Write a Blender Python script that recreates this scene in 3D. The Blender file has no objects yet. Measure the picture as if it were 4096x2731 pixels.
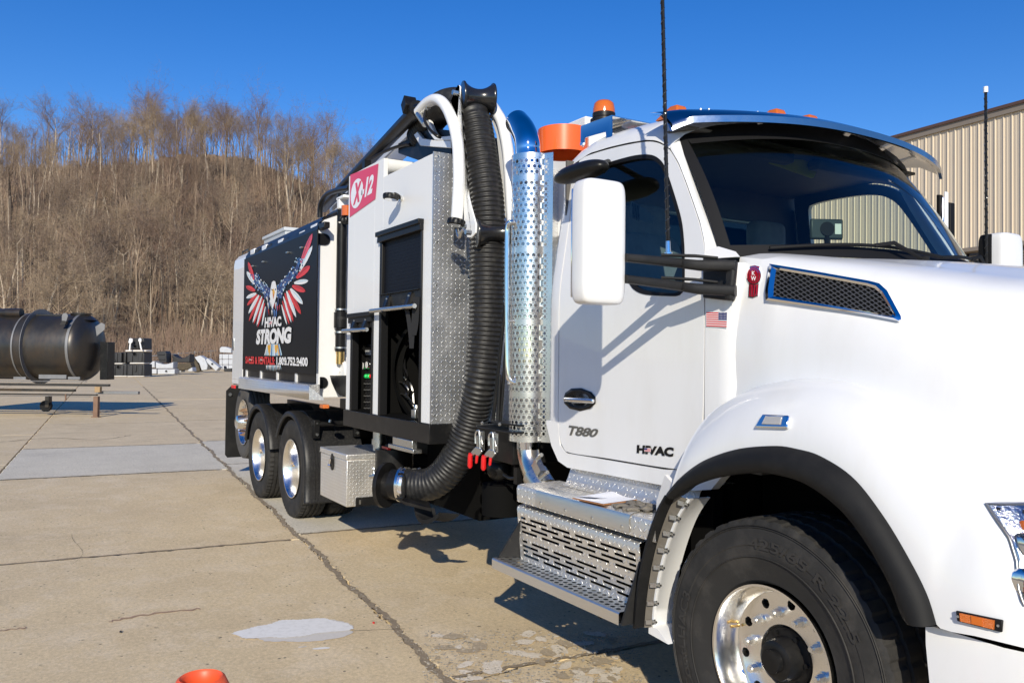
import bpy, bmesh, math, random
from mathutils import Vector, Matrix
from mathutils.bvhtree import BVHTree
R_ = math.radians
rnd = random.Random(7)
sc = bpy.context.scene
col = sc.collection
V = Vector

# ------------------------------------------------------------------ camera
CAM = V((0.0, -2.45, 1.68))
YAW, PITCH, ROLL = R_(31.07), R_(1.127), R_(0.615)
FPX = 3276.8 * 2352 / 4096          # focal length in 2352-px-wide units
fw = V((-math.cos(YAW)*math.cos(PITCH), math.sin(YAW)*math.cos(PITCH), math.sin(PITCH)))
rt = fw.cross(V((0, 0, 1))).normalized()
up = rt.cross(fw)
rt, up = math.cos(ROLL)*rt + math.sin(ROLL)*up, -math.sin(ROLL)*rt + math.cos(ROLL)*up
cd = bpy.data.cameras.new('camera'); cam = bpy.data.objects.new('camera', cd); col.objects.link(cam)
cam.matrix_world = Matrix(((rt.x, up.x, -fw.x, CAM.x), (rt.y, up.y, -fw.y, CAM.y), (rt.z, up.z, -fw.z, CAM.z), (0, 0, 0, 1)))
cd.sensor_width = 36; cd.lens = 28.8; cd.clip_start = 0.05; cd.clip_end = 2500
sc.camera = cam
# ------------------------------------------------------------------ sky and sun
SUN_EL = R_(26.0); SUN_DIR = V((0.858*math.cos(SUN_EL), -0.513*math.cos(SUN_EL), math.sin(SUN_EL)))
w = bpy.data.worlds.new('World'); sc.world = w; w.use_nodes = True
nt = w.node_tree; nt.nodes.clear()
sky = nt.nodes.new('ShaderNodeTexSky'); sky.sky_type = 'NISHITA'; sky.sun_disc = False
sky.sun_elevation = SUN_EL; sky.sun_rotation = math.atan2(SUN_DIR.x, SUN_DIR.y)
sky.altitude = 0; sky.air_density = 1.0; sky.dust_density = 0.0; sky.ozone_density = 3.6
hs = nt.nodes.new('ShaderNodeHueSaturation'); hs.inputs['Saturation'].default_value = 1.34; hs.inputs['Hue'].default_value = 0.515
bg = nt.nodes.new('ShaderNodeBackground'); bg.inputs[1].default_value = 0.14
wo = nt.nodes.new('ShaderNodeOutputWorld')
nt.links.new(sky.outputs[0], hs.inputs['Color']); nt.links.new(hs.outputs[0], bg.inputs[0]); nt.links.new(bg.outputs[0], wo.inputs[0])
sl = bpy.data.lights.new('sun', 'SUN'); sl.energy = 5.0; sl.angle = R_(0.53); sl.color = (1.0, 0.92, 0.76)
so = bpy.data.objects.new('sun', sl); col.objects.link(so); so.rotation_euler = (-SUN_DIR).to_track_quat('-Z', 'Y').to_euler()
so.location = (10, -10, 30)
vs = sc.view_settings; vs.view_transform = 'Standard'; vs.look = 'None'; vs.exposure = 0.0; vs.gamma = 1.0; vs.use_curve_mapping = False
sc.cycles.max_bounces = 8; sc.cycles.transparent_max_bounces = 16

# ------------------------------------------------------------------ points in the place from sight lines
def ray(u, v):
    return fw + rt*((u-1176)/FPX) - up*((v-784.1)/FPX)
def S(u, v, y=0.0):
    d = ray(u, v); return CAM + d*((y-CAM.y)/d.y)
def G(u, v, z=0.0):
    d = ray(u, v); return CAM + d*((z-CAM.z)/d.z)
def XP(u, v, x):
    d = ray(u, v); return CAM + d*((x-CAM.x)/d.x)
def DP(u, v, dep):
    return CAM + ray(u, v)*dep

# ------------------------------------------------------------------ mesh helpers
class MB:
    def __init__(s): s.v = []; s.f = []; s.m = []
    def add(s, vs, fs, mi=0):
        n = len(s.v); s.v += [V(p) for p in vs]; s.f += [tuple(i+n for i in f) for f in fs]; s.m += [mi]*len(fs); return s
    def box(s, a, b, mi=0):
        x0, y0, z0 = a; x1, y1, z1 = b
        return s.hexa([(x0,y0,z0),(x1,y0,z0),(x1,y1,z0),(x0,y1,z0),(x0,y0,z1),(x1,y0,z1),(x1,y1,z1),(x0,y1,z1)], mi)
    def hexa(s, p, mi=0):
        return s.add(p, [(3,2,1,0),(4,5,6,7),(0,1,5,4),(1,2,6,5),(2,3,7,6),(3,0,4,7)], mi)
    def obox(s, c, ex, ey, ez, mi=0):      # centre and half-extent vectors
        c = V(c); ex = V(ex); ey = V(ey); ez = V(ez)
        return s.hexa([c-ex-ey-ez, c+ex-ey-ez, c+ex+ey-ez, c-ex+ey-ez, c-ex-ey+ez, c+ex-ey+ez, c+ex+ey+ez, c-ex+ey+ez], mi)
    def prism(s, poly, vec, mi=0):
        n = len(poly); vec = V(vec); poly = [V(p) for p in poly]
        return s.add(poly+[p+vec for p in poly], [tuple(range(n))[::-1], tuple(range(n, 2*n))]+[(i, (i+1)%n, n+(i+1)%n, n+i) for i in range(n)], mi)
    def poly(s, pts, mi=0):
        return s.add(pts, [tuple(range(len(pts)))], mi)
    def grid(s, rows, mi=0, closed=False):
        nr = len(rows); nc = len(rows[0]); fs = []
        for i in range(nr-1):
            for j in range(nc if closed else nc-1):
                k = (j+1) % nc
                fs.append((i*nc+j, i*nc+k, (i+1)*nc+k, (i+1)*nc+j))
        return s.add([p for r in rows for p in r], fs, mi)
    def tube(s, pts, r, n=10, cap=True, mi=0, closed=False):
        pts = [V(p) for p in pts]; m = len(pts)
        rs = r if isinstance(r, (list, tuple)) else [r]*m
        tan = []
        for i in range(m):
            if closed: t = pts[(i+1)%m]-pts[i-1]
            else: t = pts[min(i+1, m-1)]-pts[max(i-1, 0)]
            tan.append(t.normalized())
        a = V((0,0,1)) if abs(tan[0].z) < .9 else V((1,0,0))
        nrm = (a - tan[0]*a.dot(tan[0])).normalized(); rows = []
        for i in range(m):
            if i:
                ax = tan[i-1].cross(tan[i])
                if ax.length > 1e-7:
                    nrm = Matrix.Rotation(tan[i-1].angle(tan[i]), 3, ax.normalized()) @ nrm
                nrm = (nrm - tan[i]*nrm.dot(tan[i])).normalized()
            b = tan[i].cross(nrm)
            rows.append([pts[i] + (nrm*math.cos(2*math.pi*k/n)+b*math.sin(2*math.pi*k/n))*rs[i] for k in range(n)])
        if closed: rows.append(rows[0])
        s.grid(rows, mi, True)
        if cap and not closed:
            s.poly(rows[0][::-1], mi); s.poly(rows[-1], mi)
        return s
    def lathe(s, prof, o, ax, n=32, mi=0, mod=None):   # prof: (distance along axis, radius)
        o = V(o); ax = V(ax).normalized()
        a = V((0,0,1)) if abs(ax.z) < .9 else V((1,0,0))
        e = (a-ax*a.dot(ax)).normalized(); b = ax.cross(e); rows = []
        for q, (h, r) in enumerate(prof):
            rows.append([o+ax*h+(e*math.cos(2*math.pi*k/n)+b*math.sin(2*math.pi*k/n))*(r if mod is None else mod(q, k, r)) for k in range(n)])
        s.grid(rows, mi, True)
        if prof[0][1] > 1e-6 and mod is None and prof[0] != prof[-1]:
            pass
        return s
    def cyl(s, a, b, r, n=16, mi=0, r2=None):
        return s.tube([a, b], [r, r if r2 is None else r2], n, True, mi)
    def sphere(s, c, r, n=12, mi=0, sq=(1,1,1)):
        rows = []
        for i in range(n//2+1):
            t = math.pi*i/(n//2)
            rows.append([V(c)+V((math.sin(t)*math.cos(2*math.pi*k/n)*r*sq[0], math.sin(t)*math.sin(2*math.pi*k/n)*r*sq[1], math.cos(t)*r*sq[2])) for k in range(n)])
        return s.grid(rows, mi, True)
    def mesh(s, name, mats, ang=38, uv=True, flat=False):
        me = bpy.data.meshes.new(name)
        me.from_pydata([tuple(p) for p in s.v], [], s.f)
        for m in (mats if isinstance(mats, (list, tuple)) else [mats]): me.materials.append(m)
        if any(s.m): me.polygons.foreach_set('material_index', s.m)
        bm = bmesh.new(); bm.from_mesh(me)
        bmesh.ops.remove_doubles(bm, verts=bm.verts, dist=1e-5)
        bmesh.ops.recalc_face_normals(bm, faces=bm.faces)
        if not flat:
            for f in bm.faces: f.smooth = True
            lim = R_(ang)
            for e in bm.edges:
                if len(e.link_faces) == 2 and e.calc_face_angle(0) > lim: e.smooth = False
        if uv:
            L = bm.loops.layers.uv.new('UVMap')
            for f in bm.faces:
                n = f.normal; a = max(range(3), key=lambda i: abs(n[i]))
                i, j = [(1,2),(0,2),(0,1)][a]
                for l in f.loops: l[L].uv = (l.vert.co[i], l.vert.co[j])
        bm.to_mesh(me); bm.free()
        return me
    def build(s, name, mats, parent=None, loc=None, bevel=0, seg=2, ang=38, flat=False, local=False, uv=True, label=None, kind=None):
        o = bpy.data.objects.new(name, s.mesh(name, mats, ang, uv, flat))
        return place(o, parent, loc, bevel, seg, local, label, kind)
def place(o, parent=None, loc=None, bevel=0, seg=2, local=False, label=None, kind=None):
    col.objects.link(o)
    if parent:
        o.parent = parent
        if loc is not None: o.location = loc
        elif parent.type == 'EMPTY' and not local: o.location = -V(parent.location)
    elif loc is not None: o.location = loc
    if bevel:
        b = o.modifiers.new('bevel', 'BEVEL'); b.width = bevel; b.segments = seg; b.limit_method = 'ANGLE'; b.angle_limit = R_(35)
    if label: o['label'] = label
    if kind: o['kind'] = kind
    return o
def thing(name, label, cat, loc=(0,0,0), rz=0, group=None):
    o = bpy.data.objects.new(name, None); col.objects.link(o); o.location = loc; o.rotation_euler = (0,0,rz)
    return tag(o, label, cat, group)
def tag(o, label, cat, group=None):
    o['label'] = label; o['category'] = cat
    if group: o['group'] = group
    return o
def copy_tree(o, parent=None, loc=None):
    c = o.copy(); col.objects.link(c); c.parent = parent
    if loc is not None: c.location = loc
    for ch in list(o.children): copy_tree(ch, c)
    return c
def smooth_path(pts, k=6):
    pts = [V(p) for p in pts]; out = []
    for i in range(len(pts)-1):
        p0 = pts[max(i-1,0)]; p1 = pts[i]; p2 = pts[i+1]; p3 = pts[min(i+2,len(pts)-1)]
        for q in range(k):
            t = q/k
            out.append(0.5*((2*p1)+(p2-p0)*t+(2*p0-5*p1+4*p2-p3)*t*t+(3*p1-p0-3*p2+p3)*t*t*t))
    out.append(pts[-1]); return out
def resample(pts, n):
    L = [0]
    for a, b in zip(pts, pts[1:]): L.append(L[-1]+(b-a).length)
    out = []; j = 0
    for i in range(n):
        s = L[-1]*i/(n-1)
        while j < len(L)-2 and L[j+1] < s: j += 1
        t = (s-L[j])/max(1e-9, L[j+1]-L[j]); out.append(pts[j].lerp(pts[j+1], min(1, max(0, t))))
    return out
_txt = {}
def text_geo(s, shear=0.0, off=0.0, sp=1.0):
    key = (s, shear, off, sp)
    if key not in _txt:
        c = bpy.data.curves.new('txt', 'FONT'); c.body = s; c.size = 1; c.shear = shear; c.offset = off; c.space_character = sp; c.resolution_u = 3
        o = bpy.data.objects.new('txt', c); me = bpy.data.meshes.new_from_object(o)
        vs = [v.co.copy() for v in me.vertices]; fs = [tuple(p.vertices) for p in me.polygons]
        bpy.data.objects.remove(o); bpy.data.curves.remove(c); bpy.data.meshes.remove(me)
        x0 = min(v.x for v in vs); x1 = max(v.x for v in vs); y0 = min(v.y for v in vs); y1 = max(v.y for v in vs)
        _txt[key] = ([((v.x-x0)/(x1-x0), (v.y-y0)/(y1-y0)) for v in vs], fs)
    return _txt[key]
def quadmap(bl, br, tr, tl, n=0.0):
    bl, br, tr, tl = map(V, (bl, br, tr, tl)); nn = (br-bl).cross(tl-bl).normalized()*n
    return lambda s, t: (bl*(1-s)+br*s)*(1-t)+(tl*(1-s)+tr*s)*t+nn
def put_text(mb, s, fn, mi=0, **k):
    p, f = text_geo(s, **k); mb.add([fn(a, b) for a, b in p], f, mi)
def perforate(mb, fn, nu, nv, hole, seg=8, mi=0, stagger=True, wrap=False, skip=None):
    # sheet of square cells, each with a round hole; fn maps (u in cells, v in cells) to a point
    for j in range(nv):
        for i in range(nu):
            o = 0.5 if (stagger and j % 2) else 0.0
            if skip and skip(i, j):
                mb.add([fn(i+o,j),fn(i+1+o,j),fn(i+1+o,j+1),fn(i+o,j+1)], [(0,1,2,3)], mi); continue
            sq = []; ho = []
            for k in range(seg):
                a = 2*math.pi*k/seg; c, s_ = math.cos(a), math.sin(a); m = max(abs(c), abs(s_))
                sq.append(fn(i+.5+o+.5*c/m, j+.5+.5*s_/m)); ho.append(fn(i+.5+o+hole*c, j+.5+hole*s_))
            mb.add(sq+ho, [(k, (k+1)%seg, seg+(k+1)%seg, seg+k) for k in range(seg)], mi)

# ------------------------------------------------------------------ materials
def M(name, base=(.8,.8,.8), rough=.5, metal=0, coat=0, var=0, vscale=8, bump=0, bscale=60, rvar=0, dirt=None, dscale=4, damt=.5, spec=.5, stretch=None, ior=None):
    m = bpy.data.materials.new(name); m.use_nodes = True; n = m.node_tree.nodes; L = m.node_tree.links
    p = n['Principled BSDF']; b4 = (*base, 1)
    p.inputs['Base Color'].default_value = b4; p.inputs['Roughness'].default_value = rough; p.inputs['Metallic'].default_value = metal
    p.inputs['Specular IOR Level'].default_value = spec
    if coat: p.inputs['Coat Weight'].default_value = coat; p.inputs['Coat Roughness'].default_value = .04
    if var or dirt or bump or rvar:
        tc = n.new('ShaderNodeTexCoord'); vec = tc.outputs['Object']
        if stretch:
            mp = n.new('ShaderNodeMapping'); mp.inputs['Scale'].default_value = stretch; L.new(vec, mp.inputs[0]); vec = mp.outputs[0]
        colr = None
        def noise(sc_, det=6):
            q = n.new('ShaderNodeTexNoise'); q.inputs['Scale'].default_value = sc_; q.inputs['Detail'].default_value = det; q.inputs['Roughness'].default_value = .65; L.new(vec, q.inputs['Vector']); return q.outputs['Fac']
        def mix(fac, a, b):
            q = n.new('ShaderNodeMix'); q.data_type = 'RGBA'; L.new(fac, q.inputs[0])
            for k, x in ((6, a), (7, b)):
                if isinstance(x, tuple): q.inputs[k].default_value = x
                else: L.new(x, q.inputs[k])
            return q.outputs[2]
        if var:
            colr = mix(noise(vscale), tuple(min(1, c*(1-var)) for c in base)+(1,), tuple(min(1, c*(1+var)) for c in base)+(1,))
        if dirt:
            r = n.new('ShaderNodeMapRange'); L.new(noise(dscale, 9), r.inputs[0]); r.inputs[1].default_value = .48; r.inputs[2].default_value = .75; r.inputs[4].default_value = damt
            colr = mix(r.outputs[0], colr or b4, (*dirt, 1))
        if colr: L.new(colr, p.inputs['Base Color'])
        if bump:
            q = n.new('ShaderNodeBump'); q.inputs['Strength'].default_value = bump; q.inputs['Distance'].default_value = .01; L.new(noise(bscale), q.inputs['Height']); L.new(q.outputs[0], p.inputs['Normal'])
        if rvar:
            r = n.new('ShaderNodeMapRange'); L.new(noise(vscale*1.7), r.inputs[0]); r.inputs[1].default_value = .3; r.inputs[2].default_value = .7; r.inputs[3].default_value = max(0, rough-rvar); r.inputs[4].default_value = rough+rvar; L.new(r.outputs[0], p.inputs['Roughness'])
    return m
def diamond(name, cell, base=(.62,.62,.61), rough=.34, dirt=(.45,.42,.36), amt=.35, hgt=.004, met=.8):
    m = M(name, base, rough, met); n = m.node_tree.nodes; L = m.node_tree.links; p = n['Principled BSDF']
    def mth(op, a, b=None):
        q = n.new('ShaderNodeMath'); q.operation = op
        for i, x in enumerate((a, b)):
            if x is None: continue
            if isinstance(x, (int, float)): q.inputs[i].default_value = x
            else: L.new(x, q.inputs[i])
        return q.outputs[0]
    uv = n.new('ShaderNodeTexCoord'); sp = n.new('ShaderNodeSeparateXYZ'); L.new(uv.outputs['UV'], sp.inputs[0])
    u = mth('DIVIDE', sp.outputs[0], cell); v = mth('DIVIDE', sp.outputs[1], cell)
    par = mth('PINGPONG', mth('ADD', mth('FLOOR', u), mth('FLOOR', v)), 1.0)
    x = mth('SUBTRACT', mth('FRACT', u), .5); y = mth('SUBTRACT', mth('FRACT', v), .5)
    a = mth('ADD', x, y); b = mth('SUBTRACT', x, y)
    def lerp(p_, q_, t): return mth('ADD', p_, mth('MULTIPLY', mth('SUBTRACT', q_, p_), t))
    pa = lerp(a, b, par); pb = lerp(b, a, par)
    e = mth('ADD', mth('POWER', mth('DIVIDE', pa, .62), 2.0), mth('POWER', mth('DIVIDE', pb, .2), 2.0))
    r = n.new('ShaderNodeMapRange'); r.interpolation_type = 'SMOOTHSTEP'; L.new(e, r.inputs[0]); r.inputs[1].default_value = 0.25; r.inputs[2].default_value = 1.0; r.inputs[3].default_value = 1.0; r.inputs[4].default_value = 0
    bp = n.new('ShaderNodeBump'); bp.inputs['Strength'].default_value = 1.0; bp.inputs['Distance'].default_value = hgt; L.new(r.outputs[0], bp.inputs['Height']); L.new(bp.outputs[0], p.inputs['Normal'])
    no = n.new('ShaderNodeTexNoise'); no.inputs['Scale'].default_value = 5; no.inputs['Detail'].default_value = 8; tc = uv; L.new(tc.outputs['Object'], no.inputs['Vector'])
    mr = n.new('ShaderNodeMapRange'); L.new(no.outputs['Fac'], mr.inputs[0]); mr.inputs[1].default_value = .4; mr.inputs[2].default_value = .75; mr.inputs[4].default_value = amt
    mx = n.new('ShaderNodeMix'); mx.data_type = 'RGBA'; L.new(mr.outputs[0], mx.inputs[0]); mx.inputs[6].default_value = (*base, 1); mx.inputs[7].default_value = (*dirt, 1)
    mx2 = n.new('ShaderNodeMix'); mx2.data_type = 'RGBA'; L.new(mth('MULTIPLY', r.outputs[0], .7), mx2.inputs[0]); L.new(mx.outputs[2], mx2.inputs[6]); mx2.inputs[7].default_value = (.97,.97,.96,1)
    L.new(mx2.outputs[2], p.inputs['Base Color'])
    rr = n.new('ShaderNodeMapRange'); L.new(no.outputs['Fac'], rr.inputs[0]); rr.inputs[1].default_value = .3; rr.inputs[2].default_value = .7; rr.inputs[3].default_value = rough-.08; rr.inputs[4].default_value = rough+.12
    L.new(rr.outputs[0], p.inputs['Roughness'])
    return m
def glass(name, tint, refl=1.0):
    m = bpy.data.materials.new(name); m.use_nodes = True; n = m.node_tree.nodes; L = m.node_tree.links; n.clear()
    t = n.new('ShaderNodeBsdfTransparent'); t.inputs[0].default_value = (*tint, 1); g = n.new('ShaderNodeBsdfGlossy'); g.inputs['Roughness'].default_value = .01; g.inputs[0].default_value = (refl, refl, refl, 1)
    fr = n.new('ShaderNodeFresnel'); fr.inputs[0].default_value = 1.5; mx = n.new('ShaderNodeMixShader'); o = n.new('ShaderNodeOutputMaterial')
    L.new(fr.outputs[0], mx.inputs[0]); L.new(t.outputs[0], mx.inputs[1]); L.new(g.outputs[0], mx.inputs[2]); L.new(mx.outputs[0], o.inputs[0]); return m
WHITE = M('white_paint', (.765,.765,.765), .32, 0, .5, var=.012, vscale=3, dirt=(.60,.57,.51), dscale=2.0, damt=.22, stretch=(3,3,.7))
WHITE2 = M('white_powder_coat', (.80,.80,.79), .45, 0, .2, bump=.03, bscale=350)
CHROME = M('chrome', (.86,.87,.88), .06, 1, rvar=.03, vscale=5)
ALU = M('polished_aluminium', (.88,.87,.85), .22, 1, rvar=.04, vscale=9, dirt=(.66,.63,.58), dscale=9, damt=.15)
ALUB = M('brushed_aluminium', (.80,.78,.74), .40, 1, var=.08, vscale=14, rvar=.08, stretch=(1,1,9))
STEEL = M('zinc_steel', (.62,.62,.60), .33, 1, rvar=.1, vscale=40)
SHIELD = M('shield_steel', (.88,.86,.82), .27, 1, rvar=.05, vscale=4, dirt=(.6,.56,.5), dscale=3, damt=.25)
DPLATE = diamond('diamond_plate', .034, (.70,.71,.72), .33, (.6,.58,.54), .3, met=.9)
DPLATE2 = diamond('diamond_plate_step', .036, (.80,.77,.71), .44, (.62,.55,.46), .5)
DPLATE3 = diamond('diamond_plate_fine', .028, (.80,.78,.75), .38, (.64,.60,.54))
BLACKP = M('black_paint', (.009,.009,.0095), .34, 0, 0, spec=.22, var=.2, dirt=(.06,.055,.05), dscale=7, damt=.3)
BLACKT = M('black_textured_plastic', (.018,.018,.019), .5, 0, spec=.25, var=.12, vscale=20, bump=.25, bscale=500, dirt=(.09,.085,.075), dscale=5, damt=.2)
FLARE = M('black_rubber_trim', (.011,.011,.0115), .6, spec=.18, var=.15, vscale=12, bump=.1, bscale=300, dirt=(.04,.038,.035), dscale=4, damt=.35)
RUBBER = M('tyre_rubber', (.026,.025,.024), .72, spec=.3, var=.25, vscale=10, bump=.12, bscale=220, dirt=(.10,.09,.08), dscale=5, damt=.45)
RUBBERL = M('tyre_lettering', (.036,.034,.032), .65, spec=.3)
HOSE = M('corrugated_hose_rubber', (.016,.016,.017), .45, spec=.35, var=.2, vscale=15, dirt=(.10,.095,.085), dscale=22, damt=.35)
CLOTH = M('strap_webbing', (.015,.015,.016), .9)
SEAL = M('rubber_seal', (.008,.008,.009), .6, spec=.2)
INTER = M('cab_interior', (.095,.088,.08), .7, var=.2)
SEATM = M('seat_fabric', (.17,.18,.20), .8, var=.3, vscale=20)
RED = M('red_vinyl', (.74,.035,.06), .3, 0, .3)
REDG = M('red_grip', (.62,.012,.014), .35, 0, .2)
ORANGE = M('orange_paint', (.85,.13,.015), .35, 0, .4)
AMBER = M('amber_lens', (.56,.125,.008), .12, 0, .8)
AMBER2 = M('amber_reflector', (.62,.14,.012), .25, 0, .6, bump=.5, bscale=400)
GLASS = glass('windshield_glass', (.66,.77,.71))
GLASSD = glass('tinted_side_glass', (.66,.78,.76))
LENS = glass('clear_lens', (.93,.94,.95))
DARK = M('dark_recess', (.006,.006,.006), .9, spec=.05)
NAVY = M('shutter_paint', (.006,.007,.011), .5, 0, spec=.15)
PRINTK = M('black_print', (.008,.008,.009), .35, spec=.2)
PRINTW = M('white_print', (.86,.86,.86), .35, 0, .3)
PRINTR = M('red_print', (.72,.03,.035), .35, 0, .3)
PRINTR2 = M('deep_red_print', (.42,.012,.016), .35, 0, .3)
PRINTB = M('blue_print', (.035,.16,.42), .35, 0, .3)
PRINTB2 = M('dark_blue_print', (.012,.04,.16), .35, 0, .3)
PRINTC = M('pale_blue_print', (.50,.68,.78), .35, 0, .3)
PRINTY = M('yellow_print', (.80,.42,.05), .35, 0, .3)
NAVYF = M('flag_navy', (.03,.035,.16), .4)
EMBR = M('emblem_red', (.45,.01,.03), .18, .3, .6)
GREYT = M('badge_grey', (.22,.22,.21), .3, .8)
PAPER = M('paper', (.86,.87,.92), .7)
BOARD = M('hardboard', (.36,.17,.075), .6, var=.15)
YEL = M('yellow_label', (.85,.62,.02), .4)
GREEN = M('green_lamp', (.02,.55,.12), .25, 0, .5)
BRASS = M('brass', (.62,.42,.16), .3, 1)
# ================================================================== THE SETTING
# ---- ground: dirt base sheet to the horizon, concrete slabs laid on it
def slab_mat(name, c1, c2, stain):
    m = M(name, c1, .85); n = m.node_tree.nodes; L = m.node_tree.links; p = n['Principled BSDF']
    tc = n.new('ShaderNodeTexCoord')
    def noise(s, d=8, r=.65, vec=None):
        q = n.new('ShaderNodeTexNoise'); q.inputs['Scale'].default_value = s; q.inputs['Detail'].default_value = d; q.inputs['Roughness'].default_value = r; L.new(vec or tc.outputs['Object'], q.inputs['Vector']); return q.outputs['Fac']
    def rng(x, a, b, lo, hi):
        q = n.new('ShaderNodeMapRange'); L.new(x, q.inputs[0])
        for k, z in zip((1,2,3,4), (a,b,lo,hi)): q.inputs[k].default_value = z
        return q.outputs[0]
    def mix(f, a, b, bt='MIX'):
        q = n.new('ShaderNodeMix'); q.data_type = 'RGBA'; q.blend_type = bt
        for k, x in ((0,f),(6,a),(7,b)):
            if isinstance(x, tuple): q.inputs[k].default_value = (*x, 1)
            elif isinstance(x, (int,float)): q.inputs[k].default_value = x
            else: L.new(x, q.inputs[k])
        return q.outputs[2]
    c = mix(rng(noise(.9), .35, .65, 0, 1), c1, c2)
    c = mix(rng(noise(2.6, 10, .75), .48, .66, 0, .85), c, stain)
    c = mix(rng(noise(7.5, 10, .8), .52, .70, 0, .55), c, tuple(x*.72 for x in c1))
    c = mix(rng(noise(.55, 8, .7), .56, .68, 0, .5), c, tuple(x*.74 for x in c2))
    mp = n.new('ShaderNodeMapping'); mp.inputs['Scale'].default_value = (2, 16, 1); mp.inputs['Rotation'].default_value = (0,0,R_(-4.9)); L.new(tc.outputs['Object'], mp.inputs[0])
    c = mix(rng(noise(3, 6, .6, mp.outputs[0]), .4, .75, 0, .28), c, tuple(min(1, x*1.12) for x in c1))
    c = mix(rng(noise(160, 4, .8), .3, .7, .72, 1.28), (0,0,0), c, 'MIX') if False else c
    q = n.new('ShaderNodeMix'); q.data_type = 'RGBA'; q.blend_type = 'MULTIPLY'; q.inputs[0].default_value = 1
    L.new(c, q.inputs[6]); sp = rng(noise(34, 10, .95), .3, .7, .50, 1.46); L.new(sp, q.inputs[7]); c = q.outputs[2]
    vo = n.new('ShaderNodeTexVoronoi'); vo.inputs['Scale'].default_value = 17; L.new(tc.outputs['Object'], vo.inputs['Vector'])
    vm = rng(vo.outputs['Distance'], .10, .17, 1, 0)
    gate = rng(noise(5, 3), .50, .58, 0, .85)
    mm = n.new('ShaderNodeMath'); mm.operation = 'MULTIPLY'; L.new(vm, mm.inputs[0]); L.new(gate, mm.inputs[1])
    c = mix(mm.outputs[0], c, (.07,.06,.05))
    vo2 = n.new('ShaderNodeTexVoronoi'); vo2.inputs['Scale'].default_value = 55; L.new(tc.outputs['Object'], vo2.inputs['Vector'])
    mm2 = n.new('ShaderNodeMath'); mm2.operation = 'MULTIPLY'; L.new(rng(vo2.outputs['Distance'], .12, .2, .7, 0), mm2.inputs[0]); L.new(rng(noise(3.1, 3), .45, .6, 0, 1), mm2.inputs[1])
    c = mix(mm2.outputs[0], c, (.62,.58,.5))
    L.new(c, p.inputs['Base Color'])
    bp = n.new('ShaderNodeBump'); bp.inputs['Strength'].default_value = .18; bp.inputs['Distance'].default_value = .005; L.new(noise(90, 8, .8), bp.inputs['Height']); L.new(bp.outputs[0], p.inputs['Normal'])
    return m
CONC = [slab_mat('concrete_tan', (.68,.535,.325), (.59,.46,.28), (.72,.59,.41)),
        slab_mat('concrete_warm', (.70,.56,.36), (.61,.48,.30), (.55,.43,.27)),
        slab_mat('concrete_grey', (.64,.58,.46), (.57,.515,.41), (.68,.62,.50))]
DIRT = M('joint_dirt', (.27,.21,.14), .95, var=.5, vscale=30, bump=.6, bscale=60)
LOTB = M('far_lot', (.52,.42,.28), .95, var=.25, vscale=.3)
ground = MB().add([(-900,-900,-.045),(900,-900,-.045),(900,900,-.045),(-900,900,-.045)], [(0,1,2,3)]).build('ground', DIRT, kind='structure')
A_ = R_(-4.855); E1 = V((math.cos(A_), math.sin(A_), 0)); E2 = V((-math.sin(A_), math.cos(A_), 0)); O_ = G(693, 1237)
def sp_(a, b, z=0.0): p = O_+E1*a+E2*b; p.z = z; return p
def slab(a0, a1, b0, b1, mat, near, big=False):
    r = random.Random(int(a0*31+b0*17)); pts = []
    g = .014
    def edge(p, q, n, amp):
        out = []
        for i in range(n):
            t = i/n; w_ = 0 if i == 0 else r.gauss(0, amp)
            out.append((p[0]+(q[0]-p[0])*t+(w_ if p[0] == q[0] else 0), p[1]+(q[1]-p[1])*t+(w_ if p[1] == q[1] else 0)))
        return out
    c = [(a0+g,b0+g),(a1-g,b0+g),(a1-g,b1-g),(a0+g,b1-g)]
    if near:
        for k in range(4):
            ln = abs(c[k][0]-c[(k+1)%4][0])+abs(c[k][1]-c[(k+1)%4][1])
            pts += edge(c[k], c[(k+1)%4], int(ln/.045), .0075)
    else: pts = c
    zt = r.uniform(-.003, .003)
    top = [sp_(x, y, zt) for x, y in pts]
    cen = sum(top, V())/len(top); rim = [p+(cen-p).normalized()*.005+V((0,0,.0)) for p in top]
    lo = [V((p.x, p.y, zt-.006)) for p in top]; bot = [V((p.x, p.y, -.06)) for p in top]
    n = len(top); mb = MB(); mb.add(rim+lo+bot, [tuple(range(n))]+[(i,(i+1)%n,n+(i+1)%n,n+i) for i in range(n)]+[(n+i,n+(i+1)%n,2*n+(i+1)%n,2*n+i) for i in range(n)])
    return mb.build('concrete_slab', mat, ground, flat=True, uv=False)
bl = [-12.0, -8.9, -6.0, -2.95, 0, 2.85, 5.8, 8.8, 11.8, 14.8, 18, 21, 24]
for j in range(len(bl)-1):
    rr = random.Random(j*5+1); a = 12.0
    if bl[j] == -2.95: cuts = [7.0, 3.75, -.0, -5.05, -8.9, -14.3, -19.2, -24, -29.5, -35, -40, -46, -52, -58, -64, -72, -80, -90]
    elif bl[j] == 0: cuts = [8.0, 3.6, -.2, -5.6, -9.3, -14.6, -19.8, -25, -30, -36, -42, -48, -54, -62, -70, -78, -90]
    else:
        cuts = [9.0]; 
        while cuts[-1] > -88: cuts.append(cuts[-1]-rr.uniform(4.6, 5.6))
    for k in range(len(cuts)-1):
        a1, a0 = cuts[k], cuts[k+1]
        mi = rr.choice([0,0,1,1,0])
        if bl[j] == -2.95: mi = {1:0, 2:0, 3:2, 4:1, 0:0}.get(k, mi)
        if bl[j] == 0: mi = {0:0, 1:0, 2:2, 3:2}.get(k, mi)
        slab(a0, a1, bl[j], bl[j+1], CONC[mi], a0 > -26 and -3 <= bl[j] < 4)
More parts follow.
